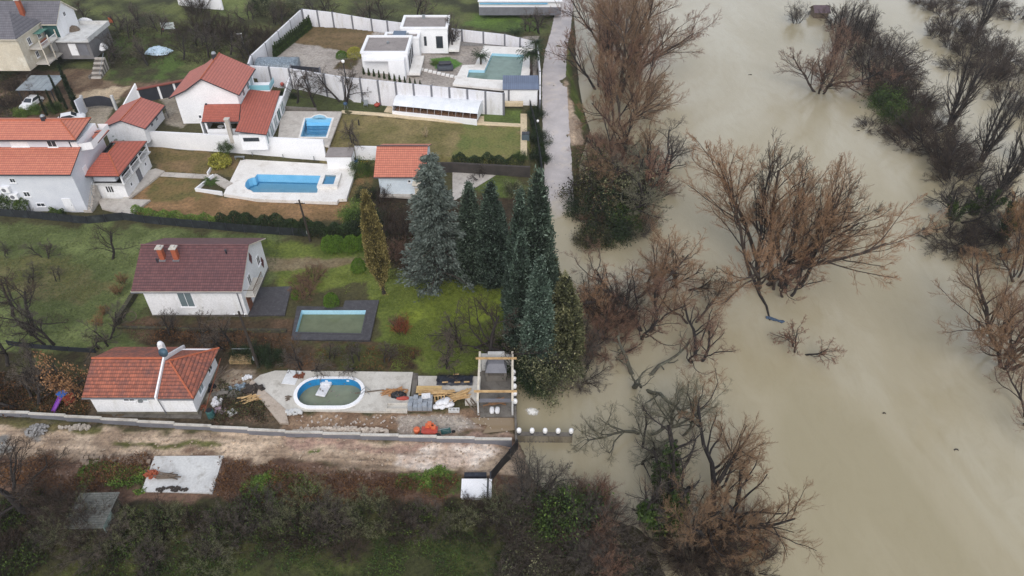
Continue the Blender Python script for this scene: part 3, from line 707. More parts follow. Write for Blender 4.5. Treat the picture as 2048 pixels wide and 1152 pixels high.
# --- small white outbuilding with orange tiles
gs = float(th(-16, 88)); r = E('orange_roof_shed_house', 'small pale blue outbuilding with orange tile gable roof beside the grey conifer', 'house', (-15.9, 92.7, gs))
walls_gable(r, -3.3, 3.3, -4.4, 4.4, 4.0, 6.0, BLUEPL)
roof('roof', [[(-3.85,-4.9,3.86),(3.6,-4.9,3.86),(3.6,0,6.15),(-3.85,0,6.15)], [(-3.85,0,6.15),(3.6,0,6.15),(3.6,4.9,3.86),(-3.85,4.9,3.86)]], .14, [ROOF_ORANGE, ANTH], r)
MB().bx(-3.85,3.6,-.1,.1,6.16,6.24).build('ridge_cap', ANTH, r)
gutters(r, [((-3.85,-4.98,3.78),(3.6,-4.98,3.78))])
MB().tube([(3.1,-4.5,3.8),(3.1,-4.5,0)], .06, 6).build('downpipe', ANTH, r)
MB().bx(-3.36,3.36,-4.46,4.46,-.7,.5).build('plinth', DCONC, r)
win(r, (1.1,-4.4,2.9), .45, .45, FR, bars=0); win(r, (2.0,-4.4,2.4), .9, 1.0, FR, LGLASS)
MB().bx(1.6,2.9,-5.6,-4.41,2.85,2.95).build('canopy', PWOOD, r); door(r, (2.3,-4.4,.3), .9, 2.0, FR, CREAM)
win(r, (3.3,-1.6,2.6), 1.2, 1.1, RT); win(r, (3.3,1.8,2.6), 1.2, 1.1, RT)

# --- big white house with the red roof on the upper terrace
r = E('red_roof_house', 'large white house with asymmetrical red tile roof above the white retaining wall', 'house', (-48.6, 110.5, 4.2), .03)
b = MB(); prof = [(-5.0,-.6),(4.8,-.6),(4.8,5.15),(.1,7.55),(-2.7,5.75),(-5.0,4.75)]
v = [(x,y,z) for y in (-4.6,4.6) for x,z in prof]; b.add(v, [(0,1,2,3,4,5),(11,10,9,8,7,6)]+[(i,6+i,6+(i+1)%6,(i+1)%6) for i in range(6)]); b.build('wall', WHITE2, r)
roof('roof', [[(.1,-5.2,7.85),(5.35,-5.2,5.1),(5.35,5.1,5.1),(.1,5.1,7.85)], [(.1,-5.2,7.85),(.1,5.1,7.85),(-2.8,5.1,6.0),(-2.8,-5.2,6.0)], [(-2.8,-5.2,6.0),(-2.8,5.1,6.0),(-5.7,5.1,4.75),(-5.7,-5.2,4.75)]], .2, [ROOF_ROSE, ANTH], r)
MB().tube([(.1,-5.2,7.88),(.1,5.1,7.88)], .1, 6).build('ridge_cap', CLR, r)
gutters(r, [((5.42,-5.2,5.0),(5.42,5.1,5.0)), ((-5.78,-5.2,4.62),(-5.78,5.1,4.62))])
c = MB().bx(-.5,.1,3.0,3.6,7.0,8.4); o = c.build('chimney', ANTH, r); MB().lathe([(.36,8.4),(.4,8.5),(.25,8.75)], (-.2,3.3,0), 10).build('chimney_cowl', METAL, o)
MB().lathe([(.18,0),(.18,.3)], (-.4,-4.75,3.2), 8).build('wall_lamp', ANTH, r)
win(r, (-2.0,-4.6,1.2), .5, .6, FR, bars=0)
win(r, (4.8,1.2,3.9), 1.2, 1.3, RT); win(r, (4.8,-1.6,3.9), 1.0, 1.2, RT); door(r, (4.8,3.2,2.9), 1.0, 2.1, RT, LGLASS)
b = MB().bx(4.8,8.2,1.4,4.6,2.65,2.85); o = b.build('balcony', WHITE2, r); MB().bx(4.85,8.2,1.36,1.40,2.86,3.75).bx(8.16,8.2,1.4,4.6,2.86,3.75).build('glass_balustrade', glass_mat('pale_blue_glass',(128,192,206),.1), o)
# porch wing with lean-to roofs
roof('porch_roof', [[(.0,-9.2,2.55),(5.7,-9.2,2.55),(5.0,-4.65,3.35),(-.7,-4.65,3.35)], [(6.3,-13.2,2.95),(10.9,-13.2,2.3),(9.6,2.4,2.3),(4.84,1.2,3.1),(5.0,-4.6,3.1),(6.05,-9.2,3.0)]], .16, [ROOF_RED, ANTH], r)
b = MB().bx(.3,5.6,-8.9,-8.72,-.6,1.1); b.build('porch_parapet', WHITE2, r)
for x in (.4, 3.4): MB().bx(x-.14,x+.14,-8.95,-8.67,1.1,2.42).build('porch_post', WHITE2, r)
MB().bx(-.4,-.2,-9.0,-4.62,-.6,2.4).build('porch_side_wall', WHITE2, r)
MB().bx(6.5,10.4,-12.6,.9,-.6,2.05).build('sunroom_wall', WHITE2, r)
for i in range(5): win(r, (10.4,-11.3+i*2.5,.95), 1.9, 1.9, RT, TEAL if i == 3 else LGLASS, WHITE2, 'sunroom_window', 1, False)
win(r, (8.2,-12.6,1.2), 2.4, .6, FR, GLASS, ANTH, 'window', 2, False)
c = MB().bx(4.1,4.7,-10.6,-10.0,-.5,3.5); o = c.build('barbecue_chimney', STONEP, r); MB().bx(4.0,4.8,-10.7,-9.9,3.502,3.62).build('chimney_cap', CONC, o)
b = MB().lathe([(.5,.7),(.5,.76)], (1.9,-7.2,0), 14).lathe([(.05,-.1),(.05,.7)], (1.9,-7.2,0), 6); tagless = b.build('porch_table', WHITE2, r)

# --- low garage with red hipped gable
r = E('red_roof_garage', 'low white garage with red tile gable roof next to the gate courtyard', 'garage', (-60.3, 104.2, 4.2))
walls_gable(r, -3.0, 3.1, -3.9, 3.4, 2.2, 3.35, WHITE, 'y')
roof('roof', [[(.2,-4.3,3.5),(3.6,-4.3,2.1),(3.6,3.8,2.1),(.2,3.8,3.5)], [(.2,-4.3,3.5),(.2,3.8,3.5),(-3.5,3.8,2.1),(-3.5,-4.3,2.1)]], .16, [ROOF_ROSE, ANTH], r)
MB().tube([(.2,-4.3,3.53),(.2,3.8,3.53)], .09, 6).build('ridge_cap', CLR, r)
gutters(r, [((3.68,-4.3,2.0),(3.68,3.8,2.0))]); MB().tube([(3.6,3.6,2.0),(3.6,3.6,0)], .05, 6).build('downpipe', ANTH, r)
win(r, (3.1,-1.2,1.3), .8, .8, RT); win(r, (3.1,.8,1.3), .8, .8, RT)

# --- grey three storey house at the left edge
g0 = 1.8; r = E('grey_apartment_house', 'pale grey three storey house with stepped orange tile roofs at the left edge', 'house', (-70, 84.1, g0))
b = MB(); prof = [(0,-.6),(10,-.6),(10,7.6),(4.0,7.6),(0,6.05)]; v = [(x,y,z) for x in (-14,9.9) for y,z in prof]
b.add(v, [(0,1,2,3,4)[::-1],(5,6,7,8,9)]+[(i,(i+1)%5,5+(i+1)%5,5+i) for i in range(5)]); b.build('wall', GREYPL, r)
MB().bx(-14,9.0,3.9,9.3,7.602,9.35).build('upper_wall', GREYPL, r)
roof('lower_roof', [[(-14.4,-.55,6.15),(10.15,-.55,6.15),(10.15,3.95,7.9),(-14.4,3.95,7.9)]], .18, [ROOF_ORANGE, ANTH], r)
roof('upper_roof', [[(-14.5,3.3,9.3),(10.3,3.3,9.3),(7.1,6.6,10.6),(-14.5,6.6,10.6)], [(10.3,3.3,9.3),(9.4,9.9,9.3),(7.1,6.6,10.6)], [(9.4,9.9,9.3),(-14.5,9.9,9.3),(-14.5,6.6,10.6),(7.1,6.6,10.6)]], .18, [ROOF_ORANGE, ANTH], r)
b = MB().tube([(-14.5,6.6,10.62),(7.1,6.6,10.62)], .1, 6).tube([(7.1,6.6,10.62),(10.3,3.3,9.32)], .1, 6).tube([(7.1,6.6,10.62),(9.4,9.9,9.32)], .1, 6); b.build('ridge_cap', CLR, r)
gutters(r, [((-14.4,-.63,6.05),(10.15,-.63,6.05)), ((-14.5,3.22,9.18),(10.3,3.22,9.18))])
c = MB().bx(4.6,5.1,6.4,6.9,10,11.1); o = c.build('chimney', ANTH, r); MB().lathe([(.3,11.1),(.34,11.2),(.16,11.4)], (4.85,6.65,0), 8).build('chimney_cowl', METAL, o)
win(r, (-1.5,3.9,8.5), 1.0, .9, FR, LGLASS); shutter(r, (1.9,3.9,8.55), 2.4, 1.2, FR); win(r, (6.4,3.9,8.45), 1.3, 1.1, FR)
MB().bx(9.0,9.9,3.9,9.6,7.602,8.6).build('terrace_parapet', WHITE2, r)
b = MB().bx(8.8,8.98,3.9,9.6,7.62,9.1); b.build('terrace_column', WHITE2, r)
for x, z, w_, h_ in ((-2.1,4.7,.5,1.8),(-1.2,4.7,.5,1.8)): win(r, (x,0,z), w_, h_, FR, bars=0)
win(r, (1.5,0,4.9), .8, .7, FR); win(r, (2.5,0,2.7), .9, .8, FR); win(r, (3.7,0,.95), 1.2, .6, FR); door(r, (7.6,0,-.1), 1.1, 2.0, FR, WHITE2)
win(r, (-.9,0,1.5), .9, 1.1, FR)
for x, z in ((.1,3.6),(.8,2.5)):
    o = MB().bx(x-.55,x+.55,-.5,-.02,z-.4,z+.4).build('air_conditioner', WHITE2, r); b = MB(); b.X = Matrix.Translation((x-.15,-.5,z)) @ Matrix.Rotation(pi/2,4,'X'); b.lathe([(.3,0),(.3,.02)], (0,0,0), 14); b.build('fan_grille', GREYP, o)
b = MB().bx(-6,-1.2,-1.6,-.02,2.5,2.7); o = b.build('balcony', WHITE2, r); MB().bx(-6,-1.2,-1.62,-1.5,2.702,3.6).build('balustrade', WHITE2, o)
shutter(r, (9.9,3.2,4.6), 1.0, 1.3, RT); shutter(r, (9.9,5.6,2.9), 1.5, 1.2, RT); win(r, (9.9,3.5,2.3), .5, .5, RT, bars=0)
b = MB(); b.add([(9.9,4.0,7.2),(9.9,10,7.2),(11.4,10,7.2),(11.4,4.6,7.2),(9.9,4.0,8.3),(9.9,10,8.3),(11.4,10,8.3),(11.4,4.6,8.3)], [(2,3,7,6),(3,0,4,7),(1,2,6,5)]); b.build('stair_parapet', WHITE2, r)
roof('stair_roof', [[(8.2,9.3,7.6),(11.6,9.5,7.6),(11.4,6.0,7.4)], [(9.0,8.0,7.75),(11.6,9.5,7.6),(8.2,9.3,7.6)]], .14, [ROOF_ORANGE, ANTH], r)

# --- veranda annex beside it
r = E('veranda_annex', 'two storey white annex with hipped orange roof over a columned veranda', 'house', (-57.9, 86.9, 1.7))
MB().bx(-2.0,2.2,.6,9.4,-.6,2.5).build('lower_wall', WHITE, r)
MB().bx(-2.0,1.1,1.0,9.2,2.502,4.2).build('upper_wall', GREYPL, r)
MB().bx(-2.1,2.6,.2,9.8,2.36,2.5).build('veranda_floor', CONC2, r)
roof('roof', [[(-2.4,-.3,4.15),(2.6,-.3,4.15),(.0,3.6,5.7),(-1.0,3.6,5.7)], [(2.6,-.3,4.15),(2.5,10.0,4.15),(.0,6.6,5.7),(.0,3.6,5.7)], [(2.5,10.0,4.15),(-2.4,10,4.15),(-1.0,6.6,5.7),(.0,6.6,5.7)], [(-2.4,10,4.15),(-2.4,-.3,4.15),(-1.0,3.6,5.7),(-1.0,6.6,5.7)]], .16, [ROOF_RED, ANTH], r)
MB().tube([(.0,3.6,5.72),(2.6,-.3,4.18)], .09, 6).tube([(.0,3.6,5.72),(.0,6.6,5.72)], .09, 6).build('ridge_cap', CLR, r)
for y in (.4, 3.4, 6.4, 9.5): MB().bx(2.3,2.5,y-.1,y+.1,2.502,4.05).build('column', WHITE2, r)
b = MB()
for y0, y1 in ((.5,3.3),(3.5,6.3),(6.5,9.4)):
    b.bx(2.36,2.44,y0,y1,3.3,3.4)
    for i in range(9): b.bx(2.38,2.42,y0+.1+i*.3,y0+.16+i*.3,2.502,3.3)
b.build('balustrade', WHITE2, r)
win(r, (2.2,2.4,1.2), .5, .6, RT, bars=0); win(r, (2.2,7.8,1.4), .5, .6, RT, bars=0); door(r, (2.2,5.2,-.05), 1.0, 2.1, RT, GREYP)
door(r, (1.1,4.4,2.51), .9, 1.6, RT, LGLASS)
for i in range(3): MB().bx(-.5+i*.35,-.3+i*.35,.55,.6,1.0,1.9).build('vent_slot', BLACK, r)
st = MB()
for i in range(11): st.bx(-2.75,-1.6,-2.9+i*.3,-2.6+i*.3,-.3,-.05+.22*(i+1))
st.build('staircase', STONEP, r); MB().tube([(-1.55,-2.9,.9),(-1.55,.3,3.4)], .05, 6).tube([(-1.55,-2.9,.0),(-1.55,-2.9,.9)], .04, 6).tube([(-1.55,-1.3,1.2),(-1.55,-1.3,2.1)], .04, 6).build('stair_rail', METAL, r)
slab('patio', [tuple(p) for p in W([(205,420),(262,434),(302,404),(258,402),(330,344),(312,338),(284,346),(246,402),(196,400)])], 1.86, .3, STONEP, label='pale stone yard round the veranda annex')

# --- modern flat-roofed villa on the walled plot
r = E('flat_roof_villa', 'modern white villa of two flat roofed cubes with parapets', 'house', (-18.5, 132, 5.2))
def cube(x0, x1, y0, y1, h, p=.32, t=.35):
    MB().bx(x0,x1,y0,y1,-.8,h-.003).build('wall', WHITE2, r)
    b = MB(); o = [(x0-.15,y0-.15),(x1+.15,y0-.15),(x1+.15,y1+.15),(x0-.15,y1+.15)]; i = [(x0+t,y0+t),(x1-t,y0+t),(x1-t,y1-t),(x0+t,y1-t)]
    b.add([(*q,h) for q in o]+[(*q,h+p) for q in o]+[(*q,h) for q in i]+[(*q,h+p) for q in i], sum([[(k,(k+1)%4,4+(k+1)%4,4+k),(4+k,4+(k+1)%4,12+(k+1)%4,12+k),(8+k,12+k,12+(k+1)%4,8+(k+1)%4)] for k in range(4)], [])+[(3,2,1,0)])
    b.build('parapet', WHITE2, r); MB().bx(x0+t+.01,x1-t-.01,y0+t+.01,y1-t-.01,h+.01,h+.05).build('roof', ROOFGREY, r)
cube(-8.4,-.2,-8.2,-.4,3.5); cube(-2.6,6.2,2.6,9.2,3.9); cube(-5.4,1.0,-.2,2.4,3.1)
MB().bx(-3.4,-.6,-10.2,-8.36,-.8,3.0).build('entrance_block', WHITE2, r)
MB().bx(-8.0,-3.41,-9.6,-8.36,2.6,2.9).build('canopy', WHITE2, r)
for x, y, w_ in ((-.2,-6.4,1.5),(-.2,-4.0,1.5),(-.2,-1.6,1.2),(6.2,3.6,1.6),(6.2,5.8,1.6),(6.2,8.0,1.0)): win(r, (x,y,1.35), w_, 2.4, RT, GLASS, ANTH, bars=1, sill=False)
win(r, (4.6,2.6,1.4), 1.3, 2.3, FR, GLASS, ANTH, bars=1, sill=False); win(r, (1.9,2.6,1.6), .5, 1.8, FR, GLASS, ANTH, bars=0, sill=False)
win(r, (-3.0,-8.38,1.4), .3, 2.0, FR, GLASS, ANTH, bars=0, sill=False)
b = MB()
for i in range(3): b.box((-2.6,-.6+i*.75+.6,3.75), (2.4,.68,.05), 0, 0, .35)
b.build('solar_panel', glass_mat('solar_cell_glass',(96,110,128),.15), r)
MB().lathe([(.25,0),(.25,.35),(.05,.45)], (-4.2,-3.6,3.52), 10).build('roof_vent', METAL, r); MB().bx(-1.4,-.9,.6,1.1,3.16,3.8).build('roof_unit', METAL, r)
MB().bx(1.0,1.5,8.0,8.5,3.95,4.6).build('roof_unit', METAL, r)
slab('terrace_floor', [(-18.6,123.0),(-16.6,123.0),(-16.6,131.2),(-18.6,131.2)], 5.34, .4, DECKW, label='white terrace along the front of the villa')
slab('terrace_floor', [(-12.2,134.0),(-10.2,134.0),(-10.2,142.0),(-12.2,142.0)], 5.34, .4, DECKW, label='white terrace at the side of the villa')

# --- pool house
r = E('pool_house', 'small white pool house with slate blue lean-to roof by the road', 'pool house', (1.5, 116.9, 3.9))
MB().bx(-2.85,2.85,-2.4,1.8,-.8,2.25).build('wall', WHITE2, r)
roof('roof', [[(-3.1,-2.6,2.3),(3.1,-2.6,2.3),(3.1,2.2,2.75),(-3.1,2.2,2.75)]], .12, [roof_mat('slate_blue_sheet_roof',(104,116,138),(96,108,130),(90,100,122),5,.35,.9,.2), GREYP], r)
MB().bx(-2.2,-1.9,-2.5,-2.41,-.6,2.1).build('pilaster', GREYP, r); MB().bx(2.86,2.95,-2.4,1.8,-.6,.5).build('plinth', DCONC, r)
win(r, (2.85,.2,1.3), .6, .7, RT, bars=0)

# --- old slate roofed house in the corner
r = E('slate_roof_house', 'old cream house with grey slate roofs and green netted balconies in the corner', 'house', (-86, 126, 7.5))
walls_gable(r, -12, 1.2, -5.6, 2.0, 5.15, 5.2, CREAM)
roof('roof', [[(-12.4,-6.2,5.2),(1.5,-6.2,5.2),(-.6,-1.8,8.35),(-12.4,-1.8,8.35)], [(1.5,-6.2,5.2),(1.5,2.6,5.2),(-.6,-1.8,8.35)], [(1.5,2.6,5.2),(-12.4,2.6,5.2),(-12.4,-1.8,8.35),(-.6,-1.8,8.35)]], .16, [ROOF_SLATE, PWOOD], r)
walls_gable(r, -10, 4.0, 2.4, 9.2, 5.0, 7.6, WHITE, name='back_wing_wall')
roof('back_wing_roof', [[(-10.4,1.9,4.85),(4.3,1.9,4.85),(4.3,5.8,7.75),(-10.4,5.8,7.75)], [(-10.4,5.8,7.75),(4.3,5.8,7.75),(4.3,9.8,4.85),(-10.4,9.8,4.85)]], .16, [ROOF_SLATE, PWOOD], r)
c = MB().bx(-2.3,-1.6,3.2,3.9,5.6,8.6); o = c.build('chimney', BRICK, r); MB().bx(-2.4,-1.5,3.1,4.0,8.602,8.8).build('chimney_cap', CONC, o)
MB().bx(1.22,3.6,-3.6,1.9,2.4,2.6).build('balcony', CONC, r); MB().bx(1.22,3.6,-3.6,1.9,-.3,-.1).build('lower_landing', CONC, r)
MB().bx(1.3,3.9,2.3,2.36,2.4,4.9).build('green_net_screen', TEAL, r); MB().bx(1.25,2.6,-1.0,1.6,4.2,4.26).build('green_awning', pm('green_awning_sheet',(96,142,128),(70,112,104)), r)
for y in (-3.5, -.8, 1.8): MB().bx(3.45,3.6,y-.07,y+.07,-.5,4.0).build('balcony_post', PWOOD, r)
b = MB().bx(3.5,3.56,-3.5,1.8,3.3,3.38)
for i in range(18): b.bx(3.51,3.55,-3.45+i*.3,-3.41+i*.3,2.602,3.3)
b.build('railing', WHITE2, r); MB().bx(3.2,3.4,-3.0,-1.0,2.8,3.6).build('rust_panel', RUST, r)
win(r, (1.2,-2.6,3.6), 1.0, 1.2, RT); win(r, (1.2,.6,3.6), 1.0, 1.2, RT); win(r, (4.0,5.8,5.4), .8, .8, RT); win(r, (1.2,-2.0,1.0), .9, 1.1, RT)

# --- concrete roof terrace beside it
r = E('concrete_annex', 'grey concrete annex with a cluttered flat roof terrace by the slate house', 'outbuilding', (-79.9, 131, 7.2))
b = MB().bx(-3.0,3.0,-3.6,4.4,-1.0,2.3); b.build('wall', pm('raw_concrete_wall',(128,126,126),(108,106,108),.8), r)
MB().bx(-3.4,3.4,-4.2,4.7,2.302,2.5).build('roof', CONC2, r)
MB().bx(3.25,3.4,-4.2,4.7,2.502,3.1).build('parapet', CONC2, r); MB().bx(-3.4,3.24,4.55,4.7,2.502,3.1).build('parapet', CONC2, r)
door(r, (-.2,-3.6,-.3), 1.2, 2.1, FR, WHITE2); door(r, (1.6,-3.6,-.3), 1.5, 2.1, FR, GREYP)
# ---------------------------------------------------------------- road, decks, pools
def road():
    n = 220; nx = 13; ys = np.linspace(RC[0].y-3, RC[-1].y+25, n); V = []; F = []
    wl = np.interp(ys, [60,88,100,119,135,160,200], [2.2,2.2,2.2,2.3,2.2,2.0,2.0])
    for i, y in enumerate(ys):
        x = float(roadx(y)); z = float(roadz(y)); j = .15*(_tab[i,3]-.5)
        for k in range(nx): q = 2*k/(nx-1)-1; V.append((x+q*(wl[i]+j), y, z+.03*(1-q*q)+.3*float(np.clip(.5-abs(z),0,.5))*(float(fbm(np.array(x+q*2+50),np.array(y*.6),1.5,4))-.5)*2))
    for i in range(n-1):
        for k in range(nx-1): F.append((i*nx+k, i*nx+k+1, i*nx+nx+1+k, i*nx+nx+k))
    m = pm('worn_asphalt', (196,190,190), (176,170,170), .35, .85, (204,194,184), 8, .01)
    t = m.node_tree; bs = t.nodes['Principled BSDF']; c0 = bs.inputs['Base Color'].links[0].from_socket   # silt left by the flood where the road dips into it
    ge = t.nodes.new('ShaderNodeNewGeometry'); sp = t.nodes.new('ShaderNodeSeparateXYZ'); t.links.new(ge.outputs['Position'], sp.inputs[0])
    k = ramp(t, math_(t, 'ADD', sp.outputs[2], math_(t, 'MULTIPLY', noise(t, .5, 5, .65), .5)), [(.22,(1,1,1,1)),(.62,(0,0,0,1))]); t.links.new(mixc(t, k.outputs[0], c0, srgb(160,149,122)), bs.inputs['Base Color'])
    t.links.new(ramp(t, k.outputs[0], [(0,(.85,)*3+(1,)),(1,(.2,)*3+(1,))]).outputs[0], bs.inputs['Roughness'])
    b = MB(); b.add(V, F); o = b.build('asphalt_road', m); tag(o, 'narrow worn asphalt road running down into the flood', None, kind='structure')
road()
def stadium(cx, cy, a, b, n=10):
    return [(cx+(a-b)+b*cos(t), cy+b*sin(t)) for t in np.linspace(-pi/2, pi/2, n)]+[(cx-(a-b)+b*cos(t), cy+b*sin(t)) for t in np.linspace(pi/2, 3*pi/2, n)]
# pool terrace with jacuzzi
d1 = 1.8
P1 = WZ([(514,349),(643,352),(634,386),(507,385),(502,381),(495,379),(490,373),(491,366),(496,359),(504,356),(510,355)], d1)
J = WZ([(652,354),(674,355),(668,374),(645,374)], d1)
D1 = WZ([(482,318),(654,328),(717,322),(693,397),(677,398),(674,404),(512,398),(447,388)], d1)
slab('pool_terrace', D1, d1, .5, DECKW, [offset(P1, .28)], label='white stone terrace round the long blue pool')
pool('long empty blue pool with a rounded end beside the small raised jacuzzi', P1, d1, 1.5, 1.25, .32, POOLB, DECKW, W_POOL, .05, mfloor=POOLP)
PITS.append((offset(P1, .3), 2.4))
jo = E('jacuzzi', 'small square raised jacuzzi with white rim at the end of the long pool', 'jacuzzi', (*WZ([(660,364)], d1)[0], d1))
L = [(p[0]-jo.location.x, p[1]-jo.location.y) for p in J]; A = offset(L, .65); n = 4
Lc = offset(L, 0.0001)
b = MB(); b.add([(*p,.5) for p in Lc]+[(*p,.5) for p in A]+[(*p,.01) for p in A]+[(*p,.05) for p in Lc], sum([[(i,4+i,4+(i+1)%4,(i+1)%4),(4+i,8+i,8+(i+1)%4,4+(i+1)%4),(i,(i+1)%4,12+(i+1)%4,12+i)] for i in range(4)], [])); b.build('rim', DECKW, jo)
MB().add([(*p,.06) for p in Lc], [(0,1,2,3)]).build('basin', POOLB, jo); MB().add([(*p,.34) for p in offset(L,-.01)], [(0,1,2,3)]).build('water', W_POOL, jo)
MB().bx(-1.5,1.5,-1.55,-1.2,.005,.25).build('step', DECKW, jo)
# upper pool
d2 = 4.25
P2 = WZ([(611,237),(624,236),(630,232),(639,230),(648,232),(653,236),(664,237),(652,274),(601,274)], d2)
D2 = WZ([(571,222),(684,223),(658,292),(556,276),(560,240)], d2)
slab('pool_terrace', D2, d2, .3, STONEP, [offset(P2, .28)], label='pale stone terrace behind the white house round its pool')
r = pool('blue pool with an arched step bay on the upper terrace', P2, d2, 1.5, .5, .3, POOLP, DECKW, W_POOL, .05)
c = at(637,242,d2)
for k in range(4): MB().bx(c.x-r.location.x-2.0+.1*k, c.x-r.location.x+2.0-.1*k, c.y-r.location.y-.2-.55*k, c.y-r.location.y+.9-.55*k, -1.45, -.15-.28*k).build('step', POOLB, r)
PITS.append((offset(P2, .3), 2.4))
# villa pool
d3 = 4.5
P3 = WZ([(984,107),(1048,110),(1040,162),(972,159),(934,155),(938,140),(969,141)], d3)
D3 = WZ([(968,91),(1066,96),(1056,170),(1006,178),(905,168),(925,130),(950,129)], d3)
slab('pool_terrace', D3, d3, .4, DECKW, [offset(P3, .28)], label='white terrace round the murky villa pool')
r = pool('murky grey green pool with a shallow side bay behind the villa', P3, d3, 1.4, .45, .3, POOLP, DECKW, W_TEAL, .05)
PITS.append((offset(P3, .3), 2.4))
tag(MB().bx(-2.1,1.9,112.6,113.4,3.9,d3+.05).build('planter_edge', SAND), 'sandstone edge below the white terrace of the villa pool', 'kerb')
# abandoned pool
d4 = gm+.05
P4 = WZ([(603,621),(732,621),(722,667),(591,664)], d4); D4 = WZ([(594,612),(686,614),(690,601),(758,600),(740,680),(582,679)], d4)
slab('slate_surround', D4, d4, .5, DSLATE, [offset(P4, .2)], label='dark slate tiles round the abandoned pool')
r = pool('abandoned blue pool half full of murky green rainwater', P4, d4, 1.6, .62, .22, POOLP, DSLATE, W_MURK, .04)
MB().box((-1.5,2.3,-.35), (.35,.12,.5)).build('skimmer', ANTH, r)
PITS.append((offset(P4, .3), 2.4))
# oval pool on the building plot
d5 = 1.35
c = at(659, 786, d5); P5 = stadium(c.x, c.y, 3.35, 1.85, 14)
S5 = WZ([(520,750),(550,741),(826,744),(814,823),(572,820),(505,762)], d5)
slab('concrete_slab', S5, d5, .45, CONC, [offset(P5, .3)], label='concrete slab poured round the oval pool')
r = pool('oval pool with white rim and a little murky water on the concrete slab', P5, d5, 1.45, .8, .38, POOLD, WHITE2, W_GREEN, .16)
for x in (-.7, 1.6): MB().box((x,1.83,-.12), (.28,.06,.16)).build('skimmer', WHITE2, r)
b = MB()
for q in (0, .45): b.tube([(3.3,.2-q*1.2,.1),(3.9,.25-q*1.2,.7),(4.3,.25-q*1.2,.1)], .035, 6)
b.build('ladder', METAL, r)
PITS.append((offset(P5, .3), 2.4))
S6 = WZ([(836,751),(962,752),(956,806),(930,806),(930,782),(836,785)], d5)
slab('concrete_slab', S6, d5-.05, .4, CONC, label='smaller concrete slab beside the pergola')
S7 = WZ([(959,740),(1028,741),(1030,834),(960,834)], 1.0); slab('concrete_floor', S7, 1.05, .5, DCONC, label='grey concrete floor under the pergola')
b = MB(); q = WZ([(826,744),(836,745),(832,790),(822,790)], d5); b.prism(q, .8, d5-.12); tag(b.build('drain_channel', DCONC), 'narrow drain trench between the two concrete slabs', 'drain')
# site puddle
tag(MB().add([(*p,1.02) for p in W([(940,836),(1028,838),(1031,872),(965,868),(975,852),(950,848)])], [tuple(range(6))]).build('puddle', glass_mat('brown_puddle_water',(140,122,98),.06)), 'brown rain puddle inside the grey retaining wall', None, kind='structure')
# paths
def path(pts, dz, mat, label, name='path'): 
    P = [G(a, b) for a, b in pts]; z = max(p.z for p in P)
    V = [(p.x, p.y, p.z+dz) for p in P]+[(p.x, p.y, p.z-.3) for p in P]; n = len(P)
    b = MB(); b.add(V, [tuple(range(n))]+[(i, n+i, n+(i+1)%n, (i+1)%n) for i in range(n)]); o = b.build(name, mat); return tag(o, label, None, kind='structure')
path([(682,227),(760,232),(900,246),(1043,254),(1043,248),(900,240),(760,226),(684,221)], .07, SAND, 'sandy stone path along the greenhouse lawn')
path([(1041,312),(1054,312),(1054,228),(1041,228)], .075, SAND, 'sandy stone path by the road fence')
path([(768,224),(785,226),(787,214),(775,213)], .08, SAND, 'short sandstone spur at the greenhouse door')
path([(955,250),(968,250),(968,233),(957,233)], .08, SAND, 'short sandstone spur at the far greenhouse end')
path([(318,353),(425,358),(425,350),(316,344)], .06, STONEP, 'stone path from the veranda annex to the pool')
b = MB(); q0, q1 = G(424,352), at(458,372,1.8)
for i in range(7):
    p = q0.lerp(q1, (i+.5)/7); b.box((p.x,p.y,p.z-.1+.01*i), (.62,1.5,.3), -.5)
tag(b.build('garden_steps', STONEP), 'shallow stone steps between the two planted beds', 'steps')
path([(905,342),(1000,346),(1000,340),(925,336),(918,372),(912,400),(905,400)], .06, STONEP, 'stone path behind the grey conifer')
slab('step_plinth', WZ([(758,392),(850,397),(850,390),(760,385)], 1.75), 1.85, .3, STONEP, label='stone step in front of the small outbuilding')
# stepping stones to the villa pool
for i in range(9):
    p = at(843+i*8.6, 137+i*1.15, 4.6); b = MB().bx(-.33,.33,-.55,.55,-.2,.07); o = b.build('stepping_stone', DECKW); o.location = (p.x, p.y, float(th(p.x,p.y))-.13)
    tag(o, 'white stepping stone in the row from the villa to its pool', 'stepping stone', 'stepping stones to the pool')

# ---------------------------------------------------------------- garden walls, fences
gwall('retaining_wall', 'tall white retaining wall below the terrace of the red roofed house', 'wall', [(-64.5,102.4),(-57.5,101.8),(-43.2,100.2),(-29.1,98.4)], [4.9,4.9,5.0,5.2], .35, WHITE2, bases=[1.7,1.7,1.6,1.6])
gwall('garden_wall', 'white garden wall between the utility hut and the orange roofed outbuilding', 'wall', [(-24.5,98.8),(-19.5,98.6)], [3.9,3.9], .3, WHITE2, bases=[1.6,1.6])
for x in (-41,-36,-31): tag(MB().tube([(x,100-(x+43)*.13-.3,1.8),(x,100-(x+43)*.13-.3,2.5)], .06, 8).build('bollard_light', METAL), ['slim steel light post left of its row below the white retaining wall','slim steel light post in the middle of its row below the white retaining wall','slim steel light post right of its row below the white retaining wall'][(x+41)//5], 'light post', 'light posts below the retaining wall')
F1 = [tuple(at(a,b,4.9)[:2]) for a, b in [(505,158),(584,165),(690,187)]]+[(-1.4,111.9)]
gwall('estate_wall', 'long white estate wall with grey pilasters behind the greenhouse', 'wall', F1, [7.4,7.5,7.9,6.6], .3, ESTATE, bases=[3.8,3.7,3.6,3.0], pil=3.2, pmat=GREYP)
p = at(857,196,4.0); q = at(644,178,4.6)
g = E('metal_gate', 'small dark grey gate set in the long estate wall', 'gate', (p.x, p.y-.02, 4.0), -.142)
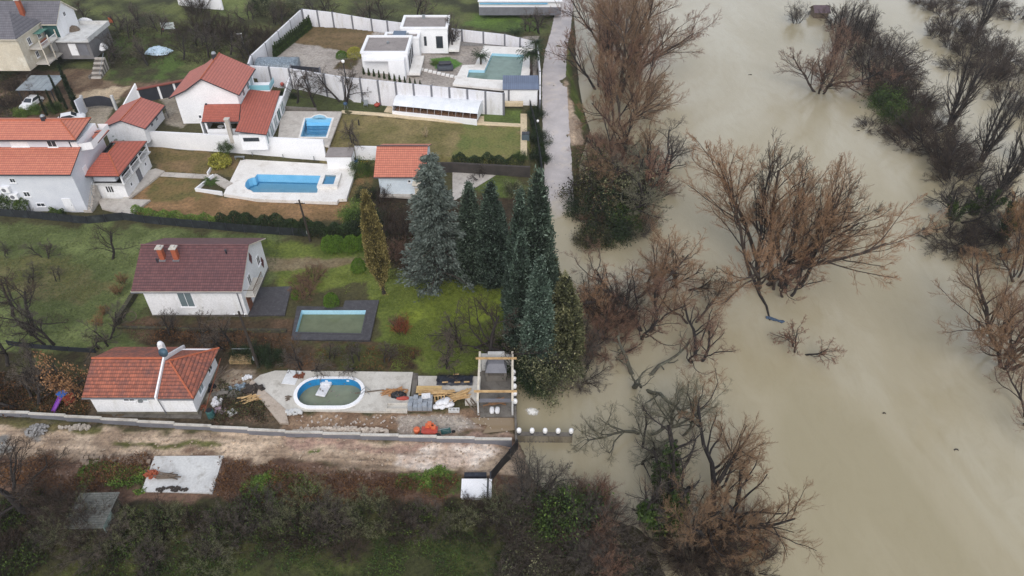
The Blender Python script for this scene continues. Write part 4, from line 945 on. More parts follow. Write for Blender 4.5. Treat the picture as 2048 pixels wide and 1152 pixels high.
MB().bx(-.85,.85,-.32,-.2,-.2,2.5).build('gate_leaf', ANTH, g); MB().bx(-.95,-.86,-.36,-.17,-.4,2.75).build('gate_post', GREYP, g); MB().bx(.86,.95,-.36,-.17,-.4,2.75).build('gate_post', GREYP, g)
p = at(618,160,5.0); g = E('sliding_gate', 'wide dark sliding gate in the estate wall behind bare trees', 'gate', (p.x, p.y-.4, 5.0), -.2)
MB().bx(-2.6,2.6,-.3,-.2,.2,2.75).build('gate_leaf', ANTH, g); MB().bx(-2.8,-2.61,-.4,-.1,0,2.9).build('gate_post', GREYP, g); MB().bx(2.61,2.8,-.4,-.1,0,2.9).build('gate_post', GREYP, g)
gwall('estate_wall', 'white estate wall behind the thuja row on the left of the villa lawn', 'wall', [(F1[0][0]-.3,F1[0][1]+.35),(-47.3,125.5),(-43.2,147.5)], [7.5,7.6,8.3], .3, ESTATE, bases=[4.5,4.8,5.6], pil=5, pmat=GREYP, pw=.12)
gwall('estate_wall', 'white estate wall with grey pilasters at the back of the villa lawn', 'wall', [(-42.8,147.5),(-36.5,146.4)]+[tuple(at(a,b,5.4)[:2]) for a, b in [(745,57),(840,65),(1010,76),(1072,86)]], [8.5,8.2,7.3,6.9,6.1,5.6], .3, ESTATE, bases=[5.6,5.5,5.3,5.0,4.4,4.0], pil=4, pmat=GREYP)
gwall('estate_wall', 'low white estate wall running beside the asphalt road', 'wall', [tuple(at(a,b,4.2)[:2]) for a, b in [(1074,88),(1080,150),(1080,206)]], [5.0,4.9,4.7], .25, WHITE2, bases=[2.4,2.2,2.0], pil=6, pmat=GREYP)
gwall('boundary_wall', 'white wall beside the lawn with two bare trees', 'wall', [tuple(at(a,b,4.3)[:2]) for a, b in [(584,168),(563,224)]], [6.0,5.4], .25, WHITE2)
gwall('planter_wall', 'low dark grey wall along the back of the upper pool terrace', 'wall', [tuple(at(a,b,4.2)[:2]) for a, b in [(572,219),(634,222)]], [4.75,4.7], .3, DCONC)
gwall('dark_retaining_wall', 'dark retaining wall below the greenhouse lawn', 'wall', [tuple(at(a,b,1.8)[:2]) for a, b in [(868,338),(905,338),(1060,346)]], [2.9,2.9,2.9], .4, pm('dark_damp_wall',(70,64,60),(52,48,46),.8,.95), bases=[1.3,1.3,1.2])
b = [tuple(at(a,c,2.0)[:2]) for a, c in [(1056,212),(1070,260),(1082,330),(1088,366)]]
gwall('road_fence', 'dark mesh fence between the lawn and the asphalt road', 'fence', b, [4.4,3.9,3.3,3.0], .06, NET, bases=[2.2,1.8,1.2,1.0], pil=2.6, pmat=ANTH, pw=.08)
gwall('courtyard_wall', 'white gable shaped wall end beside the dark courtyard fence', 'wall', [(-65.5,110.6),(-63.4,113.6)], [4.6,7.6], .3, WHITE2, bases=[4.0,4.0])
b = [(-63.4,113.4),(-60.5,115.0),(-56.0,117.2)]
gwall('courtyard_fence', 'dark panel fence under a red tile coping beside the red roofed house', 'fence', b, [6.4,6.4,6.5], .12, ANTH, bases=[4,4,4], pil=3, pmat=WHITE2, cap=None)
k = MB(); k.add(*ribbon(b, [6.55,6.55,6.65], [6.72,6.72,6.82], .7)); tag(k.build('tile_coping', ROOF_RED), 'red tile coping laid over the courtyard fence', 'coping')
p0, p1 = at(172,212,4.4), at(228,212,4.4)
g = E('courtyard_gate', 'curved dark sliding gate of the courtyard with the white car', 'gate', ((p0.x+p1.x)/2, p0.y, 4.2)); hw = (p1.x-p0.x)/2
n = 12; V, F = ribbon([(-hw+2*hw*i/n, .6*sin(pi*i/n)) for i in range(n+1)], [0]*(n+1), [1.5+.25*sin(pi*i/n) for i in range(n+1)], .08); b = MB(); b.add(V, F); b.build('gate_leaf', ANTH, g)
MB().bx(hw+.02,hw+.4,-.2,.2,-.5,2.1).build('gate_post', CONC2, g); MB().bx(-hw-.4,-hw-.02,-.2,.2,-.5,2.1).build('gate_post', CONC2, g)
gwall('grey_panel_wall', 'pale grey slanting panel wall left of the courtyard gate', 'wall', [tuple(at(a,c,4.4)[:2]) for a, c in [(158,224),(170,212)]], [6.4,6.1], .2, GREYPL)
gwall('grey_panel_wall', 'pale grey low wall behind the orange roofs of the apartment house', 'wall', [(-71.5,97.5),(-66.6,99.5)], [6.6,6.9], .25, GREYPL, bases=[3,3])
# grey stepped wall along the mud road
r = E('stepped_retaining_wall', 'long grey stepped concrete wall between the mud road and the plots', 'wall', (-26, 45.4, 1.0))
xs = list(np.linspace(-56.5, .1, 16)); JOG = .1
for i in range(15):
    x0, x1 = xs[i], xs[i+1]; f = lambda x: np.interp(x, [-56.5,-50.9,-42.6,-22.2,.2], [47.3,47.1,46.4,44.8,44.0]); zt = float(th((x0+x1)/2, f((x0+x1)/2)-.6))+.72
    if i == 14: x1 -= .1
    b = MB(); V, F = ribbon([(x0+26, f(x0)-45.4), (x1+26-.012, f(x1)-45.4+JOG)], [-1.2,-1.2], [zt-1.0-.12]*2, .24); b.add(V, F); o = b.build('wall_section', GREYP, r)
    b = MB(); V, F = ribbon([(x0+26, f(x0)-45.4), (x1+26-.012, f(x1)-45.4+JOG)], [zt-1.118]*2, [zt-1.0]*2, .27); b.add(V, F); b.build('coping', CONC, o)
# flood wall with globe lamps
gwall('flood_wall', 'dark plot wall at the waterline carrying five white lamps', 'wall', [(.42,44.1),(.3,50),(.1,54.6)], [1.35,1.35,1.35], .22, DCONC, bases=[-.3,-.3,-.3])
gwall('flood_wall', 'stained concrete wall standing out into the flood with a row of white lamps', 'wall', [(.55,45.1),(6.05,45.0)], [1.05,1.05], .34, pm('stained_concrete',(150,142,126),(112,104,88),1.2,.9,(70,64,54),5,.01,streak=True), bases=[-.8,-.8], cap=DCONC)
fw = bpy.data.objects['flood_wall.001']
for i in range(14): MB().bx(-2.5+i*.38, -2.36+i*.38, -.195, -.165, .28, .98).build('slot', DCONC, fw)
def lamp(p, label, grp):
    r = E('garden_lamp', label, 'lamp', p, 0, grp); MB().lathe([(.16,0),(.16,.06),(.07,.1),(.07,.2)]).build('lamp_base', ANTH, r)
    MB().lathe([(.12,.2),(.22,.3),(.25,.5),(.22,.72),(.09,.84)], n=14).build('lamp_globe', glass_mat('white_globe',(244,244,244),.35) if 'wg' not in _mc else _mc['wg'], r, True)
_mc['wg'] = glass_mat('white_globe', (244,244,244), .35)
side = ['farthest of the five white lamps on the wall beside the pergola','second farthest of the five white lamps on the wall beside the pergola','middle of the five white lamps on the wall beside the pergola','fourth of the five white lamps beside the pergola counted from the far end','nearest of the five white lamps on the wall beside the pergola']
for l, py in zip(side, (751,764,779,793,809)):
    p = at(1026, py, 1.35); lamp((float(np.interp(p.y,[44.1,50,54.6],[.42,.3,.1])), p.y, 1.35), l, 'lamps on the plot wall')
front = ['white lamp at the landward end of the wall standing in the flood','second white lamp from the land on the wall standing in the flood','middle white lamp on the wall standing in the flood','second white lamp from the open end of the wall in the flood','white lamp at the open end of the wall standing in the flood']
for i, l in enumerate(front): lamp((.7+i*1.3, 45.08-.02*i, 1.14), l, 'lamps on the wall in the flood')
post_net('net_fence', 'black shade net fence running from the plot wall to the white cabin', [(.5,43.9),(-.2,42.4),(-2.0,39.6)], 1.5, pm('black_shade_net',(44,42,42),(30,28,30),.8,.9))
HF = W([(-60,428),(60,436),(176,448),(250,440),(290,446),(420,458),(560,470),(615,472)])
post_net('net_fence', 'long dark shade net fence at the upper edge of the orchard', HF, 1.25)
post_net('net_fence', 'low dark net fence behind the rusty leaved tree', W([(18,690),(70,697),(140,703),(192,706)]), .7, pm('dark_blue_net',(40,46,54),(28,32,38),.8,.9))
SW = pm('mossy_dark_stone',(74,70,58),(52,50,42),1.5,.95,(120,118,62),5,.02)
gwall('low_stone_wall', 'low dark stone wall slanting beside the maroon roofed house', 'wall', W([(234,652),(258,614),(281,577)]), [gm+.9,gm+.9,gm+.9], .5, SW)
gwall('low_stone_wall', 'low mossy wall in front of the maroon roofed house', 'wall', W([(236,656),(300,658),(430,662),(574,664)]), [gm+.35,gm+.35,gm+.3,gm+.3], .3, SW)
gwall('kerb_wall', 'white kerb round the planted bed with the small palm bush', 'kerb', W([(428,354),(393,383),(446,391)]), [2.05,2.0,2.05], .18, WHITE2)
gwall('kerb_wall', 'white kerb below the bed with the yellow shrub', 'kerb', W([(416,350),(430,326)]), [2.05,2.05], .18, WHITE2)

# ---------------------------------------------------------------- small buildings and site things
p = at(655,337,d1); r = E('utility_hut', 'small white hut with flat grey roof at the corner of the pool terrace', 'hut', (p.x, p.y, d1))
MB().bx(.1,3.9,0,2.6,-.3,2.0).build('wall', WHITE2, r); MB().bx(0,4.0,-.1,2.75,2.003,2.15).build('roof', ROOFGREY, r); door(r, (3.9,1.2,0), .9, 1.8, RT, WHITE2)
# greenhouse tunnel
r = E('polytunnel', 'long low white plastic greenhouse tunnel with brown plants inside', 'greenhouse', (-20.3, 111.2, 3.25), -.215); Lg = 14.8; n = 14
PLA = pm('milky_plastic_film', (232,235,238), (216,220,226), .6, .4)
arc = lambda t: (3.1-2.9*cos(t)*1.0, 1.95*sin(t)+.15)
b = MB(); V = []; F = []
for i in range(n+1):
    t = radians(33)+(pi-radians(33))*i/n; y, z = arc(t); V += [(0,y,z),(Lg,y,z)]
for i in range(n): F.append((2*i,2*i+1,2*i+3,2*i+2))
b.add(V, F); b.build('film_cover', PLA, r)
for k in range(13):
    x = Lg*k/12; MB().tube([(x,arc(t)[0],arc(t)[1]+.02) for t in np.linspace(0,pi,15)], .018, 5).build('hoop', PLA, r)
for x in (0,Lg): b = MB(); a = [(x,arc(t)[0],arc(t)[1]) for t in np.linspace(0,pi,15)]; b.add(a, [tuple(range(15))]); b.build('end_panel', PLA, r)
MB().bx(0,Lg,.0,.2,-.6,.5).build('base_wall', WHITE2, r)
MB().bx(.2,Lg-.2,.4,5.6,-.2,.32).build('soil_bed', pm('brown_bed',(126,96,74),(98,74,56),2), r)
rr = random.Random(3); b = MB()
for i in range(150):
    x = .4+rr.random()*(Lg-.8); y = .5+rr.random()*1.6; h = .3+rr.random()*.5
    b.tube([(x,y,.3),(x+rr.uniform(-.15,.15),y+rr.uniform(-.15,.15),.3+h)], [.09,.03], 4)
b.build('dried_plants', pm('dried_plants',(134,98,70),(104,76,54),3), r)['kind'] = 'stuff'
# corrugated shed
p = at(160,988,2.7); r = E('corrugated_shed', 'old shed with corrugated grey roof among the scrub', 'shed', (-37.0, 35.4, 1.1))
b = MB(); V = []; F = []; nx = 46
for i in range(nx+1):
    y = -1.9+3.6*i/nx; z = 1.75+.05*sin(i*pi/1.5)
    V += [(-1.9,y,z-.1),(1.75,y,z+.05)]
for i in range(nx): F.append((2*i,2*i+1,2*i+3,2*i+2))
b.add(V, F); b.build('roof', pm('corrugated_sheet',(108,110,106),(72,74,70),1.2,.7,(50,52,48)), r)
MB().bx(-1.6,1.5,-1.6,1.5,-.6,1.5).build('wall', pm('old_boards',(84,80,70),(58,56,48),1.5), r)
MB().box((1.64,-.9,1.2), (.05,1.6,.9)).build('side_panel', pm('greenish_sheet',(168,186,178),(128,146,138),1.5), r)
for i in range(3): MB().bx(1.5,1.58,-1.5+i*1.4,-1.4+i*1.4,-.5,1.62).build('post', WOOD, r)
# white cabin by the net fence
p = G(953,992); r = E('site_cabin', 'small white flat topped cabin at the end of the net fence', 'cabin', (at(953,975,1.35).x, at(953,975,1.35).y, .25))
MB().bx(-1.35,1.35,-1.0,.9,-.4,1.0).build('wall', WHITE2, r); MB().bx(-1.42,1.42,-1.07,.97,1.003,1.1).build('roof', WHITE2, r); win(r, (0,-1.0,.5), .8, .5, FR); MB().bx(-1.2,.9,1.12,1.55,.2,1.3).build('tarp', TARPD, r); MB().box((1.05,-.05,1.135), (.16,1.95,.06)).build('roof_bar', ANTH, r)
# slab with bricks
S = W([(310,914),(448,914),(425,988),(283,985)]); zs = max(float(th(*p)) for p in S)+.12
slab('concrete_slab', S, zs, .4, CONC2, label='pale square concrete slab with bricks and boards on it', kind='structure')
def heap(name, label, cat, p, n, dim, spread, mat, seed=1, h=.5, grp=None, parent=None, lie=False):
    rr = random.Random(seed); b = MB()
    for i in range(n):
        a = rr.random()*2*pi; q = sqrt(rr.random()); x = spread[0]*q*cos(a); y = spread[1]*q*sin(a); z = h*(1-q)*rr.random()
        d = [v*rr.uniform(.7,1.25) for v in dim]
        b.box((x,y,z+d[2]/2), d, rr.random()*pi if not lie else rr.gauss(0,.25), 0, rr.gauss(0,.15), rr.gauss(0,.15))
    o = b.build(name, mat); o.location = (p[0], p[1], p[2]); return tag(o, label, cat, grp)
heap('brick_pile', 'heap of orange bricks on the pale concrete slab', 'bricks', at(304,950,zs), 46, (.26,.13,.14), (.7,.45), BRICK, 2, .5)
heap('board_pile', 'loose weathered boards beside the bricks on the slab', 'boards', at(336,955,zs), 16, (1.6,.12,.05), (.5,.4), WOOD, 4, .25, lie=True)
o = heap('leaf_litter', 'dark heap of leaves at the edge of the pale slab', 'debris', at(345,979,zs), 30, (.3,.2,.05), (1.5,.25), pm('rotten_leaves',(70,60,52),(48,42,38),3), 5, .08)

# electricity poles
def epole(px, py, tpy, label, lean=0):
    p = G(px, py); h = height(p, tpy); r = E('electricity_pole', label, 'pole', p)
    MB().tube([(0,0,-.5),(lean*.5,0,h*.5),(lean,0,h)], [.17,.15,.11], 8).build('pole', DWOOD, r)
    b = MB().box((lean,0,h-.5), (1.3,.1,.1)); o = b.build('crossarm', DWOOD, r)
    for x in (-.55,0,.55): MB().lathe([(.05,0),(.08,.08),(.04,.2)], (lean+x,0,h-.45), 8).build('insulator', WHITE2, o)
    MB().bx(-.28,-.14,-.12,.12,1.2,1.7).build('meter_box', METAL, r); return r
e1 = epole(621,482,400,'dark wooden electricity pole behind the long hedge', -.3); e2 = epole(517,735,623,'leaning dark electricity pole between bungalow and soil strip', -.15)
p = G(698,192); h = height(p, 123); r = E('street_lamp', 'tall dark lamp post with white head beside the estate wall', 'lamp post', p); MB().tube([(0,0,-.3),(-.1,0,h)], [.12,.07], 8).build('pole', ANTH, r); MB().lathe([(.05,h-.3),(.26,h-.1),(.28,h+.15),(.08,h+.3)], (-.1,0,0), 12).build('lamp_head', _mc['wg'], r)
p = G(487,88); r = E('street_lamp', 'white street lamp on the hillside above the red roofed house', 'lamp post', p); h = height(p, 68); MB().tube([(0,0,-.3),(0,0,h)], .07, 8).build('pole', METAL, r); MB().box((-.4,0,h+.05), (1.1,.25,.12), .3).build('lamp_head', WHITE2, r)
p = G(1075,262); r = E('street_lamp', 'small white globe lamp in the fence hedge by the road', 'lamp post', p); MB().tube([(0,0,-.3),(0,0,1.6)], .05, 8).build('pole', ANTH, r); MB().lathe([(.06,1.6),(.2,1.75),(.2,1.95),(.05,2.08)], n=12).build('lamp_globe', _mc['wg'], r)

# cars
def car(label, p, rz, paint=CARW):
    r = E('parked_car', label, 'car', p, rz); L, Wd = 4.3, .88
    lo = [(-2.15,.35),(-2.1,.75),(-1.9,.92),(-1.0,1.0),(1.0,.98),(1.75,.88),(2.1,.72),(2.15,.35)]; top = [(-1.75,1.0),(-1.35,1.46),(.15,1.50),(.95,1.0)]
    b = MB(); n = len(lo); V = [(x,-Wd,z) for x,z in lo]+[(x,Wd,z) for x,z in lo]; b.add(V, [tuple(range(n)), tuple(range(2*n-1,n-1,-1))]+[(i,n+i,n+(i+1)%n,(i+1)%n) for i in range(n)])
    V = [(x,-.82 if z < 1.2 else -.66,z) for x,z in top]+[(x,.82 if z < 1.2 else .66,z) for x,z in top]; b.add(V, [(0,1,2,3),(7,6,5,4),(1,5,6,2),(0,4,5,1),(2,6,7,3)]); o = b.build('body', paint, r)
    mod = o.modifiers.new('bevel', 'BEVEL'); mod.width = .06; mod.segments = 2
    g = GLASS
    def pane(name, P):
        P = [Vector(p) for p in P]; c = sum(P, Vector())/4; N = (P[1]-P[0]).cross(P[2]-P[0]).normalized()
        if N.dot(c-Vector((-.2,0,1.0))) < 0: N = -N
        Q = [c+(p-c)*.86+N*.022 for p in P]; b = MB(); b.add(Q, [(0,1,2,3)]); b.build(name, g, r)
    pane('windscreen', [(.95,-.82,1.0),(.95,.82,1.0),(.15,.66,1.5),(.15,-.66,1.5)]); pane('rear_window', [(-1.75,-.82,1.0),(-1.75,.82,1.0),(-1.35,.66,1.46),(-1.35,-.66,1.46)])
    for s in (-1,1): pane('side_window', [(-1.75,s*.82,1.0),(.95,s*.82,1.0),(.15,s*.66,1.5),(-1.35,s*.66,1.46)])
    for x in (-1.35,1.35):
        for s in (-1,1):
            b = MB(); b.X = Matrix.Translation((x,s*.82,.33)) @ Matrix.Rotation(pi/2,4,'X'); b.lathe([(.2,-.1),(.33,-.09),(.33,.09),(.2,.1)], n=14); o = b.build('wheel', TYRE, r)
            b = MB(); b.X = Matrix.Translation((x,s*.93,.33)) @ Matrix.Rotation(pi/2,4,'X'); b.lathe([(.2,-.02),(.2,.02)], n=10); b.build('rim', METAL, o)
    for s in (-1,1):
        MB().box((2.1,s*.62,.68), (.14,.34,.14)).build('headlight', LGLASS, r); MB().box((-2.1,s*.66,.72), (.1,.28,.16)).build('tail_light', RED, r); MB().box((.7,s*.98,1.0), (.12,.16,.12)).build('mirror', paint, r)
p = G(66,212); car('white car parked on bare earth by the row of cypresses', p, radians(-97)); p = G(146,243); car('white car in the gravel courtyard behind the orange roofs', p, radians(25))
# carport roof, stairs, tarp heap
r = E('carport', 'grey polycarbonate carport roof on posts beside the cypress row', 'carport', G(94,194)); zc = 2.6
b = MB()
for i in range(6): b.box((-2.5+i*1.0,0,zc), (.96,5.4,.07), 0, 0, .06)
b.build('roof_sheet', pm('grey_polycarbonate',(150,160,166),(122,130,138),.6,.4,(104,108,112)), r)
for x in (-2.8,2.8):
    for y in (-2.4,2.4): MB().bx(x-.06,x+.06,y-.06,y+.06,-.5,zc-.25).build('post', ANTH, r)
p = G(192,158); q = G(184,134); r = E('concrete_staircase', 'concrete outdoor staircase with a rail on the bare hillside', 'stairs', p); zt = 2.6
for i in range(9): MB().bx(-.9,.9,.42*i,.42*i+.44,-.5,.28*(i+1)).build('step', DCONC if i % 2 else STONEP, r)
MB().tube([(1.0,-.2,.9),(1.0,3.6,3.4)], .05, 6).build('handrail', METAL, r); MB().bx(-1.15,-.92,-.2,3.8,-.5,.6).build('side_wall', DCONC, r)
def mound(name, label, cat, p, a, b_, h, mat, seed=1, grp=None):
    rr = random.Random(seed); n, m = 18, 7; V = [(0,0,h)]; F = []
    for j in range(1,m+1):
        for i in range(n):
            t = 2*pi*i/n; q = j/m; k = 1+.22*(rr.random()-.5); V.append((a*q*k*cos(t), b_*q*k*sin(t), h*(1-q**2.4)*(1+.35*(rr.random()-.5)) if j < m else -.12))
    for i in range(n): F.append((0,1+i,1+(i+1)%n))
    for j in range(m-1):
        for i in range(n): F.append((1+j*n+i,1+(j+1)*n+i,1+(j+1)*n+(i+1)%n,1+j*n+(i+1)%n))
    me = MB(); me.add(V, F); o = me.build(name, mat); o.location = p; return tag(o, label, cat, grp)
mound('tarp_heap', 'heap of things under a pale blue tarp on the hillside grass', 'tarp', G(318,104), 2.6, 1.7, .8, TARPB, 3)
p = G(552,124); p.z = 5.2; r = E('covered_trailer', 'long trailer under grey blue tarp at the corner of the estate wall', 'trailer', (-42.6, 125.0, 5.25))
b = MB(); V = []; F = []
for i in range(9):
    x = -3.6+7.2*i/8; s = .12*sin(i*2.3)
    V += [(x,-1.9,.2),(x,-2.0,1.5+s),(x,-.6,1.95+.1*cos(i*3)),(x,.8,1.95-s),(x,1.9,1.55),(x,1.9,.2)]
for i in range(8):
    for k in range(5): F.append((i*6+k,i*6+k+1,i*6+7+k,i*6+6+k))
F += [(0,1,2,3,4,5)[::-1], tuple(48+k for k in range(6))]; b.add(V, F); b.build('tarp', TARPG, r, True); MB().bx(-3.5,3.5,-1.8,1.8,-.1,.45).build('frame', BLACK, r)
r = E('banner', 'white and red printed banner stretched between posts on the hillside', 'banner', G(339,64), .05); MB().bx(-1.3,1.3,-.02,.02,.6,1.9).build('sheet', pm('white_banner',(230,236,236),(196,210,210),3), r); MB().bx(-1.32,-.9,-.03,-.021,.5,.75).build('red_stripe', RED, r)
for x in (-1.35,1.35): MB().tube([(x,0,-.3),(x,0,2.0)], .04, 6).build('post', WOOD, r)
# clutter on the terrace and hillside
for (px,py,z,lab,mat,a,b_,h) in [(122,58,9.75,'heap of white plastic sheets on the concrete roof terrace',BAGW,1.5,1.1,.6),(143,34,9.75,'small white bath tub at the back of the roof terrace',BAGW,.9,.5,.5),(146,60,9.75,'heap of brushwood on the concrete roof terrace',WOOD,1.3,1.1,.6),(170,42,9.75,'white bundle in the corner of the roof terrace',BAGW,1.4,.5,.5),(208,98,7.4,'white sack heap beside the grey tarp shelter',BAGW,.7,.9,.9)]:
    p = at(px,py,z); mound('clutter_heap', lab, 'heap', p, a, b_, h, mat, px)
def barrel(label, p, mat, k=1.0, cat='barrel'):
    r = E('plastic_barrel', label, cat, p); MB().lathe([(.26*k,0),(.31*k,.1*k),(.31*k,.4*k),(.29*k,.45*k),(.31*k,.5*k),(.3*k,.82*k),(.25*k,.9*k)], n=16).build('drum', mat, r); MB().lathe([(.24*k,.9*k),(.24*k,.94*k)], n=16).build('lid', BLACK, r)
barrel('dark blue plastic barrel on the concrete roof terrace', at(119,60,9.75), BLUE, 1.2); barrel('bright blue barrel on the bank below the concrete annex', G(186,117), BLUE, 1.3); barrel('orange barrel in the yard beyond the roof terrace', G(223,45), ORANGE, 1.2)
barrel('teal plastic water barrel beside the bungalow', G(424,835), TEAL, 1.25); barrel('dark green bin beside the courtyard fence', G(285,195), TEAL, 1.4, 'bin')
# ---------------------------------------------------------------- things on the building plot and in the gardens
r = E('pergola', 'unfinished timber pergola with white beams and two yellow crossbeams', 'pergola', (-1.7, 50.6, 1.05)); zt = 2.45
for x in (-1.75,1.75):
    for y in (-3.0,0,3.1): MB().bx(x-.09,x+.09,y-.09,y+.09,0,zt-.002).build('post', CONC2, r)
    MB().bx(x-.11,x+.11,-3.3,3.5,zt,zt+.24).build('beam', PWOOD, r)
for y in (-2.3,2.35): MB().bx(-2.15,2.2,y-.09,y+.09,zt+.245,zt+.42).build('crossbeam', NWOOD, r)
MB().bx(-1.62,1.62,-3.05,-2.8,zt-.5,zt-.2).build('front_lintel', GREYP, r); MB().bx(-1.62,1.62,3.2,3.55,0,2.3).build('back_wall', CONC2, r); MB().bx(-.9,.9,3.2,3.56,2.303,2.6).build('back_wall_crest', CONC2, r)
r = E('brick_barbecue', 'grey stone barbecue with a hood under the pergola', 'barbecue', (-1.7, 52.4, 1.05))
MB().bx(-1.05,1.05,-.2,1.0,0,.85).build('hearth', DCONC, r); b = MB(); b.add([(-1.15,-.4,1.5),(1.15,-.4,1.5),(1.15,1.05,1.5),(-1.15,1.05,1.5),(-.85,.3,2.2),(.85,.3,2.2),(.85,1.0,2.2),(-.85,1.0,2.2)], [(3,2,1,0),(4,5,6,7),(0,1,5,4),(1,2,6,5),(2,3,7,6),(3,0,4,7)]); b.build('hood', GREYP, r)
for x in (-1.0,1.0): MB().bx(x-.14,x+.14,-.35,1.0,.852,1.498).build('pillar', DCONC, r)
def crate(name, label, cat, p, d, mat, grp=None, rz=0):
    o = MB(); a,b_,h = d
    o.bx(-a/2,a/2,-b_/2,b_/2,0,.05).bx(-a/2,a/2,-b_/2,-b_/2+.05,.05,h).bx(-a/2,a/2,b_/2-.05,b_/2,.05,h).bx(-a/2,-a/2+.05,-b_/2+.05,b_/2-.05,.05,h).bx(a/2-.05,a/2,-b_/2+.05,b_/2-.05,.05,h)
    q = o.build(name, mat); q.location = p; q.rotation_euler.z = rz; return tag(q, label, cat, grp)
zf = 1.06
def sacks(p, pos, label, mat, grp, d=(.55,.34,.2)):
    for i, (x, y, z, a) in enumerate(pos):
        n = 10; b = MB(); V = []; F = []
        for j in range(5):
            q = [.55,.95,1,.9,.45][j]
            for k in range(n): t = 2*pi*k/n; V.append((d[0]*q*cos(t)*abs(cos(t))**-.3 if abs(cos(t)) > .05 else 0, d[1]*q*sin(t)*(abs(sin(t))+.05)**-.3, d[2]*2*j/4))
        for j in range(4):
            for k in range(n): F.append((j*n+k,j*n+(k+1)%n,(j+1)*n+(k+1)%n,(j+1)*n+k))
        F += [tuple(range(n))[::-1], tuple(range(4*n,5*n))]; b.add(V, F); o = b.build('cement_sack', mat, None, True); o.location = (p.x+x, p.y+y, p.z+z); o.rotation_euler.z = a
        tag(o, label, 'sack', grp)
p = at(887,815,1.1); sacks(p, [(-.6,0,0,.2),(0,.1,0,1.0),(.6,.2,0,.3),(-.2,.7,0,.8),(.4,.8,0,.1),(-.3,.2,.36,.5),(.3,.4,.36,1.3)], 'white cement sack in the heap on the building plot', BAGW, 'white sacks in a heap')
p = at(984,824,zf); sacks(p, [(0,0,0,1.57)], 'white sack on the pergola floor, left of a pair', BAGW, 'pair of sacks', (.42,.26,.3)); sacks(at(995,824,zf), [(0,0,0,1.5)], 'white sack on the pergola floor, right of a pair', BAGW, 'pair of sacks', (.42,.26,.3))
r = E('block_pallet', 'pallet of grey concrete blocks under film on the building plot', 'pallet', at(842,812,1.1)); MB().bx(-1.3,1.3,-.8,.9,0,.12).build('pallet', WOOD, r)
b = MB(); rr = random.Random(1)
for i in range(5):
    for j in range(3):
        for k in range(2 if (i+j) % 3 else 3): b.bx(-1.25+i*.5,-.79+i*.5,-.75+j*.52,-.27+j*.52,.13+k*.26,.37+k*.26)
b.build('blocks', pm('grey_concrete_block',(160,166,174),(134,140,148),2), r); MB().box((.55,.55,.95), (.9,.5,.3), .1).build('white_film', BAGW, r)
for i in range(3): 
    o = MB().bx(-.19,-.1,-.2,.2,0,.38).bx(.1,.19,-.2,.2,0,.38).bx(-.1,.1,-.2,-.12,0,.38).bx(-.1,.1,.12,.2,0,.38).build('hollow_block', CONC2); p = at(901+i*7.2,823,1.1); o.location = p; tag(o, 'grey hollow block in the row of three beside the white sacks', 'block', 'hollow blocks in a row')
def planks(name, label, p, n, ln, sx, sy, mat, rz, seed, h=.4):
    rr = random.Random(seed); b = MB()
    for i in range(n): b.box((rr.uniform(-sx,sx), rr.uniform(-sy,sy), .05+h*rr.random()), (ln*rr.uniform(.6,1.1), rr.uniform(.08,.16), .05), rz+rr.gauss(0,.2), 0, rr.gauss(0,.05), rr.gauss(0,.08))
    o = b.build(name, mat); o.location = p; return tag(o, label, 'planks')
planks('plank_pile', 'pile of fresh yellow planks along the smaller concrete slab', at(872,790,1.2), 40, 2.2, 1.2, .25, NWOOD, .05, 2)
planks('plank_pile', 'slanting pile of fresh timber right of the yellow pallet', at(919,794,1.2), 26, 1.9, .5, .4, NWOOD, .5, 3)
planks('plank_pile', 'short offcuts beside the black bag on the slab corner', at(790,786,d5), 30, 1.2, 1.0, .35, pm('offcut_wood',(186,140,96),(150,108,72),2), .3, 4, .3)
planks('plank_pile', 'brown boards stacked on the pergola floor', at(990,806,zf), 18, 1.6, .5, .35, pm('brown_boards',(150,112,78),(120,88,62),2), .2, 5, .3)
planks('plank_pile', 'crossed scrap boards left of the pergola', at(950,815,1.1), 7, 2.2, .5, .6, WOOD, -.9, 6, .15)
planks('plank_pile', 'light boards in the yard beside the bungalow', at(440,752,1.3), 10, 2.6, .8, .4, WOOD, 1.2, 7, .15)
planks('plank_pile', 'loose planks among weeds left of the sloping slab edge', at(500,800,1.3), 14, 1.6, .8, .5, NWOOD, .4, 8, .25)
tag(MB().box((at(781,783,d5).x-2.2,at(781,783,d5).y-.05,d5+.05), (3.0,.14,.05), .16).build('timber_beam', WOOD), 'single grey beam lying on the slab right of the oval pool', 'beam')
o = MB().bx(-1.35,1.35,-.5,.5,0,.03).build('plywood_sheet', pm('plywood',(214,184,130),(196,164,110),2)); o.location = at(858,779,d5-.03); tag(o, 'yellow plywood sheet on the smaller concrete slab', 'plywood')
r = E('yellow_pallet', 'yellow timber pallet standing among planks', 'pallet', at(880,802,1.15), .1); 
for i in range(4): MB().box((-.5+i*.33,0,.4), (.09,.06,.8), 0, 0, -.35).build('slat', NWOOD, r)
for z in (.12,.68): MB().box((0,-.06+z*.3,z), (1.15,.06,.1), 0, 0, -.35).build('rail', NWOOD, r)
r = E('tarp_roll', 'long black tarp weighed down with planks on the smaller slab', 'tarp', at(910,762,d5-.05)); 
b = MB(); V = []; F = []; rr = random.Random(5)
for i in range(13):
    for j in range(6): V.append((-1.95+3.9*i/12+rr.uniform(-.05,.05), -.75+1.5*j/5+rr.uniform(-.06,.06), (.05 if j in (0,5) else .22)+.12*rr.random()))
for i in range(12):
    for j in range(5): F.append((i*6+j,(i+1)*6+j,(i+1)*6+j+1,i*6+j+1))
b.add(V, F); b.build('sheet', TARPD, r); 
